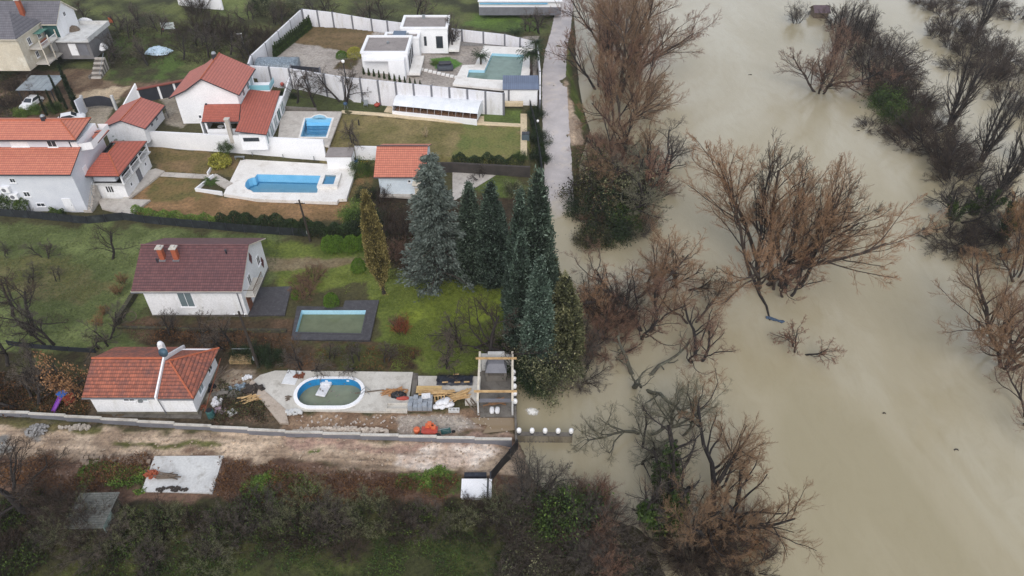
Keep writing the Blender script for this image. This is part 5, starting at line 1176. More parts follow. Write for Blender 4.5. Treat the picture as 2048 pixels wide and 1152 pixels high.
for x, y in ((-1.0,-.55),(.3,-.55),(1.3,-.5),(.1,.6)): MB().box((x,y,.42), (.6,.16,.05), .05).build('plank', NWOOD, r)
mound('plastic_bag', 'black rubbish bag with orange scraps at the slab corner', 'bag', at(797,792,d5), .9, .4, .5, BLACK, 4)
mound('plastic_bag', 'orange plastic scrap on the slab corner', 'scrap', at(806,797,d5), .7, .25, .15, RED, 6)
o = crate('concrete_pit', 'square concrete pit frame at the corner of the slab', 'pit', at(795,815,d5), (2.2,.8,.3), CONC)
r = E('loaded_handcart', 'red handcart loaded with orange crates on the bare ground', 'cart', at(860,866,1.15)); 
MB().bx(-.8,.8,-.45,.35,.3,.62).build('tray', RED, r)
for x, y, z in ((-.3,.35,.76),(.25,.4,.76),(.0,.3,1.12),(.5,.15,.76)): MB().bx(x*.8-.2,x*.8+.2,y-.22,y+.2,z-.13,z+.12).build('orange_crate', ORANGE, r)
for x in (-.85,.85):
    b = MB(); b.X = Matrix.Translation((x,-.55,.32)) @ Matrix.Rotation(pi/2,4,'X'); b.lathe([(.1,-.07),(.3,-.06),(.3,.06),(.1,.07)], n=12); b.build('wheel', TYRE, r)
MB().tube([(1.0,-.05,.6),(1.9,-.05,.85)], .04, 6).build('handle', METAL, r); MB().lathe([(.3,0),(.34,.3),(.34,.5),(.25,.6)], (-1.3,.1,.0), 12).build('bucket', ORANGE, r)
r = E('wheelbarrow', 'dark green wheelbarrow tipped beside the red handcart', 'wheelbarrow', at(892,868,1.12), .2)
b = MB(); b.add([(-.5,-.35,.55),(.5,-.35,.5),(.5,.35,.5),(-.5,.35,.55),(-.3,-.2,.22),(.35,-.2,.22),(.35,.2,.22),(-.3,.2,.22)], [(4,5,6,7)[::-1],(0,4,5,1)[::-1],(1,5,6,2)[::-1],(2,6,7,3)[::-1],(3,7,4,0)[::-1]]); b.build('tray', TEAL, r)
b = MB(); b.X = Matrix.Translation((.75,0,.2)) @ Matrix.Rotation(pi/2,4,'X'); b.lathe([(.1,-.05),(.2,-.04),(.2,.04),(.1,.05)], n=12); b.build('wheel', TYRE, r); MB().tube([(.75,.0,.22),(-.4,.28,.3),(-1.1,.3,.5)], .025, 5).tube([(.75,0,.22),(-.4,-.28,.3),(-1.1,-.3,.5)], .025, 5).build('handle', METAL, r)
o = heap('rubble_heap', 'long heap of pale broken stone along the inside of the grey stepped wall', 'rubble', (-17.2,45.3,1.0), 240, (.36,.26,.2), (4.9,.45), pm('pale_rubble',(206,194,180),(168,154,140),3), 7, .45); o['kind'] = 'stuff'
o = heap('gravel_heap', 'small heap of grey gravel on the mud road', 'gravel', W([(74,862)])[0]+(float(th(*W([(74,862)])[0])),), 120, (.2,.16,.12), (1.1,.8), pm('grey_gravel',(158,156,154),(126,124,122),4), 8, .3); o['kind'] = 'stuff'
heap('stone_heap', 'loose pale stones on the verge under the stepped wall', 'stones', W([(150,856)])[0]+(float(th(*W([(150,856)])[0])),), 40, (.3,.24,.18), (1.6,.35), pm('pale_stone',(190,180,168),(150,140,128),3), 9, .15)
heap('stone_heap', 'scattered stones in the dug strip below the mud road', 'stones', G(230,925), 46, (.5,.3,.2), (4.0,.7), pm('brown_stone',(160,142,124),(118,102,88),3), 10, .12)
# float in the oval pool
r = E('pool_float', 'white inflatable lounger drifting in the oval pool', 'float', (c.x-.9 if False else at(646,783,.6).x, at(646,783,.6).y, .58), 1.35); 
b = MB().bx(-.75,.75,-.55,.55,0,.22); o = b.build('seat', BAGW, r); m = o.modifiers.new('bevel','BEVEL'); m.width = .1; m.segments = 3
b = MB().bx(.62,1.2,-.6,.45,.05,.5); o = b.build('backrest', BAGW, r); m = o.modifiers.new('bevel','BEVEL'); m.width = .12; m.segments = 3
MB().box((.9,.5,.28), (.5,.25,.3), .3).build('armrest', BAGW, r)
o = MB().bx(-.75,.75,-1.0,1.0,0,.05).build('insulation_board', pm('white_foam_board',(226,228,230),(210,212,214),2)); o.location = at(583,755,d5); o.rotation_euler.z = -.12; tag(o, 'white insulation board lying at the back of the oval pool slab', 'board')
o = heap('scrap_heap', 'dark scrap beside the white insulation board', 'scrap', at(598,752,d5), 16, (.5,.15,.08), (.5,.5), RUST, 12, .1)
heap('scrap_heap', 'brown scrap left of the oval pool', 'scrap', at(576,797,d5), 8, (.4,.12,.06), (.4,.3), WOOD, 13, .08)
heap('block_heap', 'grey broken blocks at the lower slab corner', 'blocks', at(588,826,1.2), 20, (.4,.25,.2), (.8,.3), CONC2, 14, .15)
path([(505,762),(572,821),(578,850),(560,848),(520,800),(496,776)], .25, pm('sloping_screed',(190,176,162),(168,154,140),1,.95,(140,126,112)), 'sloping screed edge left of the oval pool slab', 'concrete_ramp')
# yard beside the bungalow
heap('sack_stack', 'white wrapped bales along the bungalow wall', 'bales', at(403,770,1.45), 14, (.8,.5,.4), (.5,1.7), BAGW, 20, .5)
r = E('straw_rack', 'rusty rack with a straw bale behind the bungalow', 'frame', at(484,722,1.3)); MB().bx(-1.2,1.2,-.5,.6,0,.5).build('straw', pm('old_straw',(166,142,104),(134,112,80),3), r); MB().tube([(-1.1,.8,0),(-1.1,.8,1.1),(1.1,.8,1.1),(1.1,.8,0)], .04, 6).build('frame', METAL, r)
for (px,py,lab,mat,a,b_,h) in [(476,778,'folded grey blue tarp in the bungalow yard',TARPG,1.0,.5,.3),(495,757,'white bucket heap at the yard corner',BAGW,.5,.4,.4),(435,806,'pile of white bags beside the teal barrel',BAGW,.5,.6,.7),(442,822,'mixed coloured rubbish near the teal barrel',pm('mixed_rubbish',(190,170,180),(120,100,110),5),.7,.4,.3),(464,828,'grey cement bag in the weeds by the stepped wall',CONC2,.5,.5,.5),(420,778,'dark household rubbish along the bungalow yard',BLACK,.5,.7,.4),(405,815,'rust coloured scrap at the bungalow corner',RUST,.4,.3,.4),(455,790,'dark soil heap in the bungalow yard',DCONC,1.4,.6,.4),(508,782,'dark brush heap beside the loose planks',DWOOD,1.2,.8,.5)]:
    heap('yard_heap', lab, 'heap', G(px,py), 16, (a*.55,b_*.5,h*.35), (a,b_), mat, px, h)
b = MB(); q = [G(412,830), G(452,745)]; b.tube([q[0]+Vector((0,0,.5)), q[1]+Vector((0,0,2.2))], .05, 6); tag(b.build('scaffold_tube', RUST), 'long rusty tube leaning in the bungalow yard', 'tube')
# children's slide
r = E('toy_slide', 'orange and purple plastic toy slide by the rusty tree', 'toy slide', G(133,806), -.5)
b = MB(); b.add([(-.25,-1.5,.1),(.25,-1.5,.1),(.25,-.2,1.0),(-.25,-.2,1.0),(-.25,-1.5,.2),(-.3,-.2,1.2),(.3,-.2,1.2),(.25,-1.5,.2)], [(0,1,2,3),(0,3,5,4),(1,7,6,2)]); b.build('chute', PURPLE, r)
b = MB()
for i in range(4): b.bx(-.4,.4,-.1+i*.25,.02+i*.25,1.0-.28*i-.06,1.0-.28*i)
b.build('ladder', ORANGE, r)
for x in (-.45,.45): MB().bx(x-.05,x+.05,-.25,.9,0,1.1).build('side_panel', YELLOW if x < 0 else RED, r)
MB().bx(-.5,.5,-.3,.5,1.35,1.42).build('roof', BLUE, r); MB().bx(-.48,-.42,-.25,-.2,1.1,1.35).bx(.42,.48,-.25,-.2,1.1,1.35).build('roof_post', BLUE, r)
# garden bits on the upper terrace
def ball(label, p, rad, mat, cat='ball'):
    b = MB(); b.lathe([(rad*max(.02,sin(t)), rad-rad*cos(t)) for t in np.linspace(0,pi,10)], n=14); o = b.build('play_ball', mat, None, True); o.location = p; tag(o, label, cat)
ball('red play ball on the small lawn behind the white house', G(565,172), .35, RED)
r = E('toy_tub', 'red plastic toy on the lawn before the greenhouse', 'toy', G(754,213)); MB().lathe([(.2,0),(.4,.15),(.5,.4),(.15,.62)], n=12).build('body', RED, r, True); MB().box((.35,0,.55), (.5,.2,.2)).build('handle', RED, r)
r = E('garden_chair', 'grey folding garden chair on the greenhouse lawn', 'chair', G(732,213)); MB().bx(-.35,.35,-.3,.3,.35,.42).build('seat', METAL, r); MB().box((0,.34,.7), (.7,.06,.7), 0, 0, -.25).build('backrest', METAL, r)
for x in (-.32,.32):
    for y in (-.27,.27): MB().tube([(x,y,0),(x,y,.35)], .03, 5).build('leg', METAL, r)
r = E('kettle_barbecue', 'dark blue kettle barbecue at the corner of the upper pool terrace', 'barbecue', G(692,218)); MB().lathe([(.1,.7),(.35,.85),(.38,1.0),(.3,1.15),(.08,1.25)], n=14).build('kettle', pm('dark_blue_enamel',(60,90,120),(46,72,100),2,.4), r, True)
for a in (0,2.1,4.2): MB().tube([(.35*cos(a),.35*sin(a),0),(.18*cos(a),.18*sin(a),.8)], .03, 5).build('leg', METAL, r)
r = E('rattan_daybed', 'dark rounded rattan daybed on the green circle before the villa', 'daybed', (at(890,128,5.0).x, at(890,128,5.0).y, float(th(*at(890,128,5.0)[:2]))), .1)
b = MB().bx(-1.5,1.5,-1.0,1.0,0,.8); o = b.build('base', pm('dark_rattan',(74,80,88),(56,60,68),3), r); m = o.modifiers.new('bevel','BEVEL'); m.width = .3; m.segments = 3
b = MB().bx(-1.2,1.2,-.1,.95,.7,1.35); o = b.build('canopy', ANTH, r); m = o.modifiers.new('bevel','BEVEL'); m.width = .3; m.segments = 3
r = E('pump_unit', 'blue pool pump unit beside the utility hut', 'pump', at(711,325,d1)); MB().bx(-.35,.35,-.3,.3,0,.45).build('body', BLUE, r); MB().lathe([(.25,.45),(.28,.7),(.1,.9)], (-.05,0,0), 12).build('filter_tank', BLACK, r)
o = MB(); o.tube([(1.5*cos(t)*.5+.3*t*.2, .35*sin(t), .03+.004*t) for t in np.linspace(0,14,40)], .035, 5); o = o.build('garden_hose', YELLOW); o.location = at(724,326,d1-.1); tag(o, 'coiled yellow hose on the grass beside the blue pump', 'hose')
r = E('waste_bin', 'dark bin with two white lids at the end of the sandy path', 'bin', G(1051,279)); MB().bx(-.6,.6,-.4,.4,0,1.1).build('body', pm('slate_bin',(82,98,108),(66,80,90),2,.5), r); MB().bx(-.6,-.02,-.42,.42,1.103,1.2).build('lid', ANTH, r); MB().bx(.02,.6,-.42,.42,1.103,1.2).build('lid', ANTH, r)
r = E('garden_bench', 'white bench at the pool terrace bed with the yellow shrub', 'bench', G(480,318,.0)); MB().bx(-.8,.8,-.2,.2,.38,.45).build('seat', METAL, r); MB().bx(-.7,-.6,-.2,.2,0,.38).build('leg', METAL, r); MB().bx(.6,.7,-.2,.2,0,.38).build('leg', METAL, r)
r = E('tyre_ring', 'rusty wire ring beside the slanting stone wall', 'wire ring', G(262,640)); b = MB(); b.tube([(.8*cos(t),.6*sin(t),.5+.3*sin(t)) for t in np.linspace(0,2*pi,25)], .05, 5, cap=False); b.build('ring', WOOD, r)
# overhead house and pool at the very top
r = E('far_white_house', 'white building with a light blue pool edge at the top of the frame', 'house', at(1040,16,5)); MB().bx(-9,9,0,10,-1.5,1.4).build('wall', WHITE2, r); MB().bx(-8.8,6,-.3,-.01,.9,1.1).build('blue_strip', POOLB, r); MB().bx(-9.2,9.2,-.45,10,1.403,1.6).build('parapet', WHITE2, r); MB().bx(-9.0,9.0,-.2,-.02,-1.5,.2).build('plinth', GREYP, r)
r = E('far_villa', 'white terrace wall at the top edge above the hillside', 'wall', at(398,2,9), -.2); MB().bx(-5,5,0,.4,-1.5,.9).build('wall', WHITE2, r); MB().bx(-5.1,5.1,-.06,.46,.903,1.0).build('coping', CONC2, r)
r = E('flooded_shed', 'small purple brown shed roof standing in the flood at the upper right', 'shed', at(1637,32,0)); walls_gable(r, -1.6, 1.6, -1.5, 1.5, 1.4, 2.3, WOOD); roof('roof', [[(-1.9,-1.9,1.3),(1.9,-1.9,1.3),(1.9,0,2.5),(-1.9,0,2.5)],[(-1.9,0,2.5),(1.9,0,2.5),(1.9,1.9,1.3),(-1.9,1.9,1.3)]], .12, [pm('purple_brown_sheet',(98,82,88),(80,66,72),2), WOOD], r)
for px,py,l,k in [(1768,827,'small dark branch drifting in mid river',.22),(1912,900,'forked branch drifting near the right edge',.32),(1716,262,'drifting branch in the upper river',.4),(1500,150,'small raft of twigs drifting at the top of the river',.5)]:
    b = MB().tube([(-.7*k,0,.02),(0,.1,.05),(.7*k,-.05,.02)],[.05,.07,.03],5).tube([(0,.1,.05),(.75*k,.25*k,.06)],[.05,.02],5).tube([(-.2*k,.05,.04),(-.75*k,-.2*k,.05)],[.04,.02],5); o = b.build('drift_branch', BARKD); o.location = at(px,py,-.02); tag(o, l, 'branch')
# foam on the flood, driftwood, rag
o = None
b = MB(); rr = random.Random(2); V = [(0,0,.03)]; F = []
for j in range(1,6):
    for i in range(20): t = 2*pi*i/20; k = (1+.25*rr.random())*j/5; V.append((1.1*k*cos(t)+.15*sin(3*t)*k, .55*k*sin(t)-.35*k*cos(t), .012+.05*(1-j/5)*rr.random()))
for i in range(20): F.append((0,1+i,1+(i+1)%20))
for j in range(4):
    for i in range(20): F.append((1+j*20+i,1+(j+1)*20+i,1+(j+1)*20+(i+1)%20,1+j*20+(i+1)%20))
b.add(V, F); m, t, bb = newmat('white_foam'); bb.inputs['Base Color'].default_value = srgb(244,242,236); bb.inputs['Roughness'].default_value = .8
nz = noise(t, 2.6, 6, .7); tc = t.nodes.new('ShaderNodeTexCoord'); ln = nd(t, 'ShaderNodeVectorMath', operation='LENGTH'); t.links.new(tc.outputs['Object'], ln.inputs[0])
al = ramp(t, math_(t, 'ADD', math_(t, 'MULTIPLY', nz, 1.2), math_(t, 'MULTIPLY', ln.outputs['Value'], -.75)), [(.05,(0,0,0,1)),(.42,(1,1,1,1))]); t.links.new(al.outputs[0], bb.inputs['Alpha'])
o = b.build('water_foam', m, None, True); o.location = at(1064,823,.0)+Vector((0,0,.01)); tag(o, 'white foam welling up in the flood beside the plot wall', None, kind='stuff')
r = E('driftwood_log', 'dark driftwood log with a blue rag caught below the big willow', 'driftwood', at(1510,563,0)); q = [at(a,b_,.1)-at(1510,563,0) for a,b_ in [(1508,560),(1520,590),(1533,612),(1540,640)]]; MB().tube(q, [.22,.2,.14,.08], 7).build('log', BARKD, r)
e = at(1547,640,0)-at(1510,563,0); b = MB()
for i in range(7): b.box((e.x-.6+.25*i, e.y+.3-.12*i, .12), (.5,.35,.1), .6*i, 0, .2, .1)
b.build('rag', pm('faded_blue_rag',(84,104,128),(60,76,96),3), r)

def litter(name, label, px, n, dims, mat, seed, z=.02):
    rr = random.Random(seed); P = W(px); xs = [p[0] for p in P]; ys = [p[1] for p in P]; b = MB(); k = 0
    while k < n:
        x, y = rr.uniform(min(xs), max(xs)), rr.uniform(min(ys), max(ys))
        if not inpoly(np.array(x), np.array(y), P): continue
        d = [v*rr.uniform(.4,1.5) for v in dims]; b.box((x, y, float(th(x, y))+z+d[2]*.3), d, rr.random()*pi, 0, rr.gauss(0,.25), rr.gauss(0,.25)); k += 1
    return tag(b.build(name, mat), label, 'litter', None, 'stuff')
litter('loose_stones','loose stones scattered over the mud road',[(0,860),(560,876),(1020,892),(1010,940),(700,928),(450,910),(0,912)],260,(.16,.12,.08),pm('road_stone',(190,172,152),(140,122,106),5),31)
litter('site_debris','pale scraps of rubble and foil scattered round the building plot',[(575,830),(830,830),(1020,836),(1020,866),(600,862)],150,(.22,.14,.06),pm('pale_scrap',(206,198,190),(150,132,118),6),32)
litter('site_debris','dark scraps and offcuts scattered over the bungalow yard',[(420,745),(505,750),(560,845),(420,850)],130,(.3,.12,.06),pm('mixed_scrap',(150,120,96),(84,72,66),6),33)
litter('site_debris','small scraps lying on the concrete slabs',[(545,748),(950,756),(940,800),(800,818),(590,815)],60,(.2,.1,.03),pm('slab_scrap',(150,140,130),(96,88,82),6),34,.0)
litter('dug_stones','stones and clods in the dug strip below the mud road',[(0,920),(440,918),(700,940),(900,955),(700,960),(440,945),(0,960)],260,(.26,.2,.12),pm('dug_clod',(140,116,100),(92,74,62),5),35)
# ---------------------------------------------------------------- plants: generators
def nrm(a): return a/np.maximum(np.linalg.norm(a, axis=-1, keepdims=True), 1e-9)
def polyl(p, d, ln, K, wig, curl, rng):
    """N polylines of K points from p along d; curl bends them up (or down)"""
    P = [p]; st = (ln/(K-1))[:, None]
    for k in range(K-1):
        d = nrm(d+rng.normal(0, wig, d.shape)+np.array([0, 0, curl])); p = p+d*st; P.append(p)
    return np.stack(P, 1)
def kids(P, R, ln, n, t0, lf, ang, K, wig, curl, rm, rng, tap=.35, rmin=.007, up=0):
    N, Kp = P.shape[:2]
    t = t0+(1-t0)*((np.arange(n)[None]+rng.rand(N, n))/n); f = t*(Kp-1); i = np.minimum(f.astype(int), Kp-2); f = f-i
    a = np.arange(N)[:, None]; p = P[a, i]*(1-f[..., None])+P[a, i+1]*f[..., None]; r = R[a, i]*(1-f)+R[a, i+1]*f
    tg = nrm(P[a, i+1]-P[a, i]); q = nrm(np.cross(tg, rng.normal(size=tg.shape)))
    A = np.abs(rng.normal(ang, .22, t.shape))[..., None]; d = tg*np.cos(A)+q*np.sin(A); d[..., 2] += up; d = nrm(d)
    L = (ln[:, None]*lf*(1.05-.55*t)*rng.uniform(.65, 1.3, t.shape)).ravel()
    p = p.reshape(-1, 3); d = d.reshape(-1, 3); Q = polyl(p, d, L, K, wig, curl, rng)
    r0 = np.maximum(r.ravel()*rm, rmin); Rq = r0[:, None]*np.linspace(1, tap, K)[None]
    return Q, Rq, L
def tubes(levels, sides):
    V = []; F = []; T = []; b = 0
    for (P, R, _), s, tn in zip(levels, sides, np.linspace(.1, .8, len(levels)) if len(levels) > 1 else [.5]):
        N, K = P.shape[:2]; tg = nrm(P[:, -1]-P[:, 0]); h = np.where(np.abs(tg[:, 2:3]) < .9, [[0, 0, 1.]], [[1., 0, 0]])
        u = nrm(np.cross(tg, h)); v = np.cross(tg, u); an = 2*pi*np.arange(s)/s
        ring = u[:, None, None]*np.cos(an)[None, None, :, None]+v[:, None, None]*np.sin(an)[None, None, :, None]
        X = P[:, :, None]+ring*R[:, :, None, None]; V.append(X.reshape(-1, 3))
        I = (b+np.arange(N*K*s)).reshape(N, K, s); J = np.roll(I, -1, 2)
        q = np.stack([I[:, :-1], J[:, :-1], J[:, 1:], I[:, 1:]], -1).reshape(-1, 4); F.append(q)
        T.append(np.repeat(np.clip(tn+_rs.normal(0, .22, N), 0, 1), (K-1)*s)); b += N*K*s
    return np.concatenate(V), np.concatenate(F), np.concatenate(T)
def leaves(C, size, rng, tint, aim=None, flat=.0, long=1.0):
    """one small quad per centre; aim = preferred long axis"""
    N = len(C); a = nrm(rng.normal(size=(N, 3))) if aim is None else nrm(aim+rng.normal(0, .35, (N, 3)))
    b = nrm(np.cross(a, rng.normal(size=(N, 3))+np.array([0, 0, flat]))); s = (size*rng.uniform(.6, 1.35, N))[:, None]
    a = a*s*long; b = b*s*.6
    V = np.stack([C-a*.5, C+b*.5, C+a*.6, C-b*.5], 1).reshape(-1, 3); return V, np.arange(N*4).reshape(N, 4), np.clip(tint, 0, 1)
def cat(*ms):
    V = []; F = []; T = []; b = 0
    for v, f, t in ms: V.append(v); F.append(f+b); T.append(t); b += len(v)
    return np.concatenate(V), np.concatenate(F), np.concatenate(T)
def stems(rng, n, ln, tilt, K=6, wig=.12, curl=.08, r=.3, spread=.3, tap=.35, z=-.4):
    a = 2*pi*(np.arange(n)+rng.rand(n)*.7)/n; t = tilt*rng.uniform(.5, 1.25, n)
    d = np.stack([np.cos(a)*np.sin(t), np.sin(a)*np.sin(t), np.cos(t)], 1); p = np.stack([np.cos(a)*spread, np.sin(a)*spread, np.full(n, z)], 1)
    L = ln*rng.uniform(.75, 1.15, n); P = polyl(p, d, L, K, wig, curl, rng); return P, (r*rng.uniform(.7, 1.2, n))[:, None]*np.linspace(1, tap, K)[None], L
PROTO = {}
def proto(key, wood, crown, woodmat, crownmat):
    me1 = np_mesh(key+'_trunk', *wood[:2], woodmat, wood[2]) if wood else None
    me2 = np_mesh(key+'_crown', *crown[:2], crownmat, crown[2])
    V = crown[0] if not wood else np.concatenate([crown[0], wood[0]])
    PROTO[key] = (me1, me2, float(np.percentile(V[:, 2], 99.7)))
def bare(key, seed, n, ln, tilt, spec, wm, cm, r=.3, wig=.12, curl=.08, spread=.3, woodlv=2):
    rng = np.random.RandomState(seed); L = [stems(rng, n, ln, tilt, 7, wig, curl, r, spread)]
    for (c, t0, lf, ang, K, wg, cu, rm) in spec: L.append(kids(*L[-1], c, t0, lf, ang, K, wg, cu, rm, rng))
    proto(key, tubes(L[:woodlv], [6]+[5]*(woodlv-1)), tubes(L[woodlv:], [3]*(len(L)-woodlv)), wm, cm)
# spreading willows: several stems, crowns wider than tall
SPW = [(10,.22,.6,.62,7,.13,.07,.5),(8,.18,.5,.58,5,.15,.07,.45),(8,.12,.5,.55,4,.16,.06,.45),(6,.1,.6,.45,3,.16,.05,.6)]
bare('willow_a', 1, 4, 8.5, .62, SPW, BARK, TWIG_O, .19)
bare('willow_b', 2, 5, 8.0, .75, SPW, BARK, TWIG_O, .17)
bare('willow_c', 3, 3, 9.0, .5, SPW, BARKD, TWIG_R, .2)
# gnarled tree with long bent boughs
bare('gnarled_a', 4, 3, 7.0, .8, [(9,.25,.7,.7,7,.26,.06,.55),(8,.2,.5,.7,6,.28,.05,.42),(8,.2,.5,.6,4,.25,.05,.38),(8,.1,.55,.6,3,.25,.04,.5)], BARKD, TWIG_R, .24, .22)
bare('gnarled_b', 5, 2, 7.5, .7, [(10,.25,.7,.8,7,.26,.04,.55),(8,.2,.5,.7,6,.28,.05,.42),(8,.2,.5,.6,4,.25,.05,.38),(8,.1,.55,.6,3,.25,.04,.5)], BARK, TWIG_O, .24, .22)
# airy tree with a short trunk and round crown
SPO = [(9,.3,.75,.75,6,.22,.06,.5),(7,.2,.5,.7,5,.22,.05,.42),(6,.15,.5,.65,4,.22,.04,.42),(6,.1,.55,.6,3,.22,.03,.6)]
bare('orchard_a', 6, 2, 3.0, .3, SPO, BARKD, TWIG_G, .11, .15)
bare('orchard_b', 7, 3, 3.0, .5, SPO, BARKD, TWIG_G, .1, .18)
bare('orchard_c', 8, 1, 3.4, .2, SPO, BARKD, TWIG_D, .13, .12)
# upright tree with a broom of steep branches
bare('broom_a', 9, 5, 13, .16, [(16,.08,.42,.42,6,.1,.12,.5),(9,.15,.45,.4,5,.12,.12,.5),(6,.1,.5,.4,3,.12,.1,.55)], BARKD, TWIG_G, .26, .06, .05)
# thickets: many thin stems from the ground
SPT = [(8,.2,.5,.6,5,.22,.05,.6),(7,.15,.55,.6,4,.24,.04,.6),(6,.1,.55,.6,3,.24,.03,.7)]
bare('thicket_a', 10, 22, 3.4, .75, SPT, BARKD, TWIG_D, .06, .18, .03, .6, 1)
bare('thicket_b', 11, 26, 3.0, .95, SPT, BARKD, TWIG_D, .055, .2, .03, .7, 1)
bare('thicket_c', 12, 16, 3.6, .45, SPT, BARKD, TWIG_G, .05, .14, .05, .5, 1)
# dead snag
bare('snag', 13, 4, 4.5, .8, [(5,.3,.6,.8,5,.3,.0,.5),(5,.2,.5,.7,4,.3,.0,.5)], BARKG, TWIG_L, .22, .3, .0)
def leafy(key, seed, n, ln, tilt, nl, size, cm, wm=BARKD, blob=.35, r=.06, spread=.5, curl=.03, keep=.55):
    """shrub with leaves clustered at its twig ends"""
    rng = np.random.RandomState(seed); L = [stems(rng, n, ln, tilt, 5, .2, curl, r, spread)]
    L.append(kids(*L[0], 6, .25, .5, .6, 4, .2, .03, .6, rng)); L.append(kids(*L[1], 5, .2, .5, .6, 3, .2, .02, .6, rng))
    E_ = np.concatenate([L[2][0][:, -1], L[2][0][:, 1], L[1][0][:, -1]]); E_ = E_[rng.rand(len(E_)) < keep+.3]
    C = E_[rng.randint(len(E_), size=nl)]+rng.normal(0, blob, (nl, 3)); C[:, 2] = np.maximum(C[:, 2], .05)
    base = np.repeat(.5, nl)+.22*np.sin(C[:, 0]*2.1+1)*np.sin(C[:, 1]*2.3)+.2*np.sin(C[:, 2]*3)+rng.normal(0, .2, nl)
    proto(key, tubes(L, [4,3,3]), leaves(C, size, rng, base), wm, cm)
leafy('leaf_a', 21, 14, 2.4, .8, 7500, .14, LEAF_D)
leafy('leaf_b', 22, 12, 2.2, .7, 6000, .14, LEAF_G)
leafy('leaf_sparse', 23, 16, 2.6, .6, 1500, .17, LEAF_G)
leafy('leaf_rust', 24, 4, 3.6, .4, 1500, .16, LEAF_RUST, BARKD, .3, .09, .2)
def dome(key, seed, n, size, mat, sq=1.0, bumpy=.06, shell=.12):
    """clipped round bush: leaves in a thick shell round a dark core"""
    rng = np.random.RandomState(seed); d = nrm(rng.normal(size=(n, 3))); d[:, 2] = np.abs(d[:, 2])*1.0-.25*(rng.rand(n) < .3)
    d = nrm(d); rr = 1-shell*rng.rand(n)**2+bumpy*np.sin(d[:, 0]*9)*np.sin(d[:, 1]*8+d[:, 2]*7)
    C = d*rr[:, None]*np.array([1, 1, sq]); C[:, 2] += .25*sq
    t = .5+rng.normal(0, .2, n)+.15*np.sin(d[:, 0]*7+2)*np.sin(d[:, 2]*9)
    proto(key, None, leaves(C, size, rng, t), None, mat)
dome('box_ball', 31, 5000, .09, LEAF_BOX); dome('laurel_ball', 32, 2600, .17, LEAF_B, .9, .15, .3)
def column(key, seed, n, H, prof, size, mat, tips=.4, aim_up=.7, clump=90, wm=BARKD, droop=0, trunk=True):
    """conifer: sprays of foliage on a tapering body, in clumps with shadowed gaps"""
    rng = np.random.RandomState(seed); m = clump
    zc = rng.rand(m*6)*H; zc = zc[rng.rand(m*6) < np.array([prof(z/H) for z in zc])/max(prof(x) for x in np.linspace(0,1,30))][:m*3]
    ac = rng.rand(len(zc))*2*pi; rc = np.array([prof(z/H) for z in zc])*rng.uniform(.86, 1.05, len(zc))
    cc = np.stack([rc*np.cos(ac), rc*np.sin(ac), zc], 1); k = rng.randint(len(cc), size=n)
    out = np.stack([np.cos(ac[k]), np.sin(ac[k]), np.zeros(n)], 1); q = np.abs(rng.normal(0, 1, n))
    cs = .10*H**.5
    off = rng.normal(0, 1, (n, 3))*np.array([cs*.45, cs*.45, cs*.75]); ct = rng.normal(0, .13, len(cc)); C = cc[k]-out*(q*cs*.6)[:, None]+off; C[:, 2] = np.clip(C[:, 2], .1, H*1.02)
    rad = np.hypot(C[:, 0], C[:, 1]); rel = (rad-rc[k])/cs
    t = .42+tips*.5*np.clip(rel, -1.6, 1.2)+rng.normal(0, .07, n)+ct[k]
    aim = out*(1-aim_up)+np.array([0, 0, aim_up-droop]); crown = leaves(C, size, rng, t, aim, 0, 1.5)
    # inner mass so that no light passes straight through
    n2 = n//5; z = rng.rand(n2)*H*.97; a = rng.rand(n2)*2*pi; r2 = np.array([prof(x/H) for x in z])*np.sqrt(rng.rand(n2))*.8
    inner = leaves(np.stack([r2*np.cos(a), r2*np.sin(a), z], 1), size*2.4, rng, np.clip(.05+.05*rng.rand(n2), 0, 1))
    P = np.array([[[0, 0, -.3], [0, 0, H*.5], [0, 0, H*.9]]]); R = np.array([[.035*H**.8, .02*H**.8, .01]])
    proto(key, tubes([(P, R, None)], [7]), cat(crown, inner), wm, mat)
pcol = lambda w, lo=.06: (lambda t: w*max(.02, min(1, (t+lo)/.18))*max(0, 1-t**1.7)**.8)
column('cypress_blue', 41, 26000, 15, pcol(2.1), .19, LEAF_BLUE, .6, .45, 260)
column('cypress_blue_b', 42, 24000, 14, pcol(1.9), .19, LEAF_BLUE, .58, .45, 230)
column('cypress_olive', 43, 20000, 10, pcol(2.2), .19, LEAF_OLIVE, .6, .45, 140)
column('cypress_golden', 44, 22000, 13, lambda t: 1.3*max(.05, min(1, (t-.06)/.25))*max(0, 1-max(0, t-.55)/.47)**.6, .16, LEAF_GOLD, .7, .7, 170)
column('cypress_thin', 45, 3000, 10, pcol(.55), .22, LEAF_D, .4, .85, 60)
column('thuja', 46, 900, 3, pcol(.5, .15), .16, LEAF_G, .5, .8, 30)
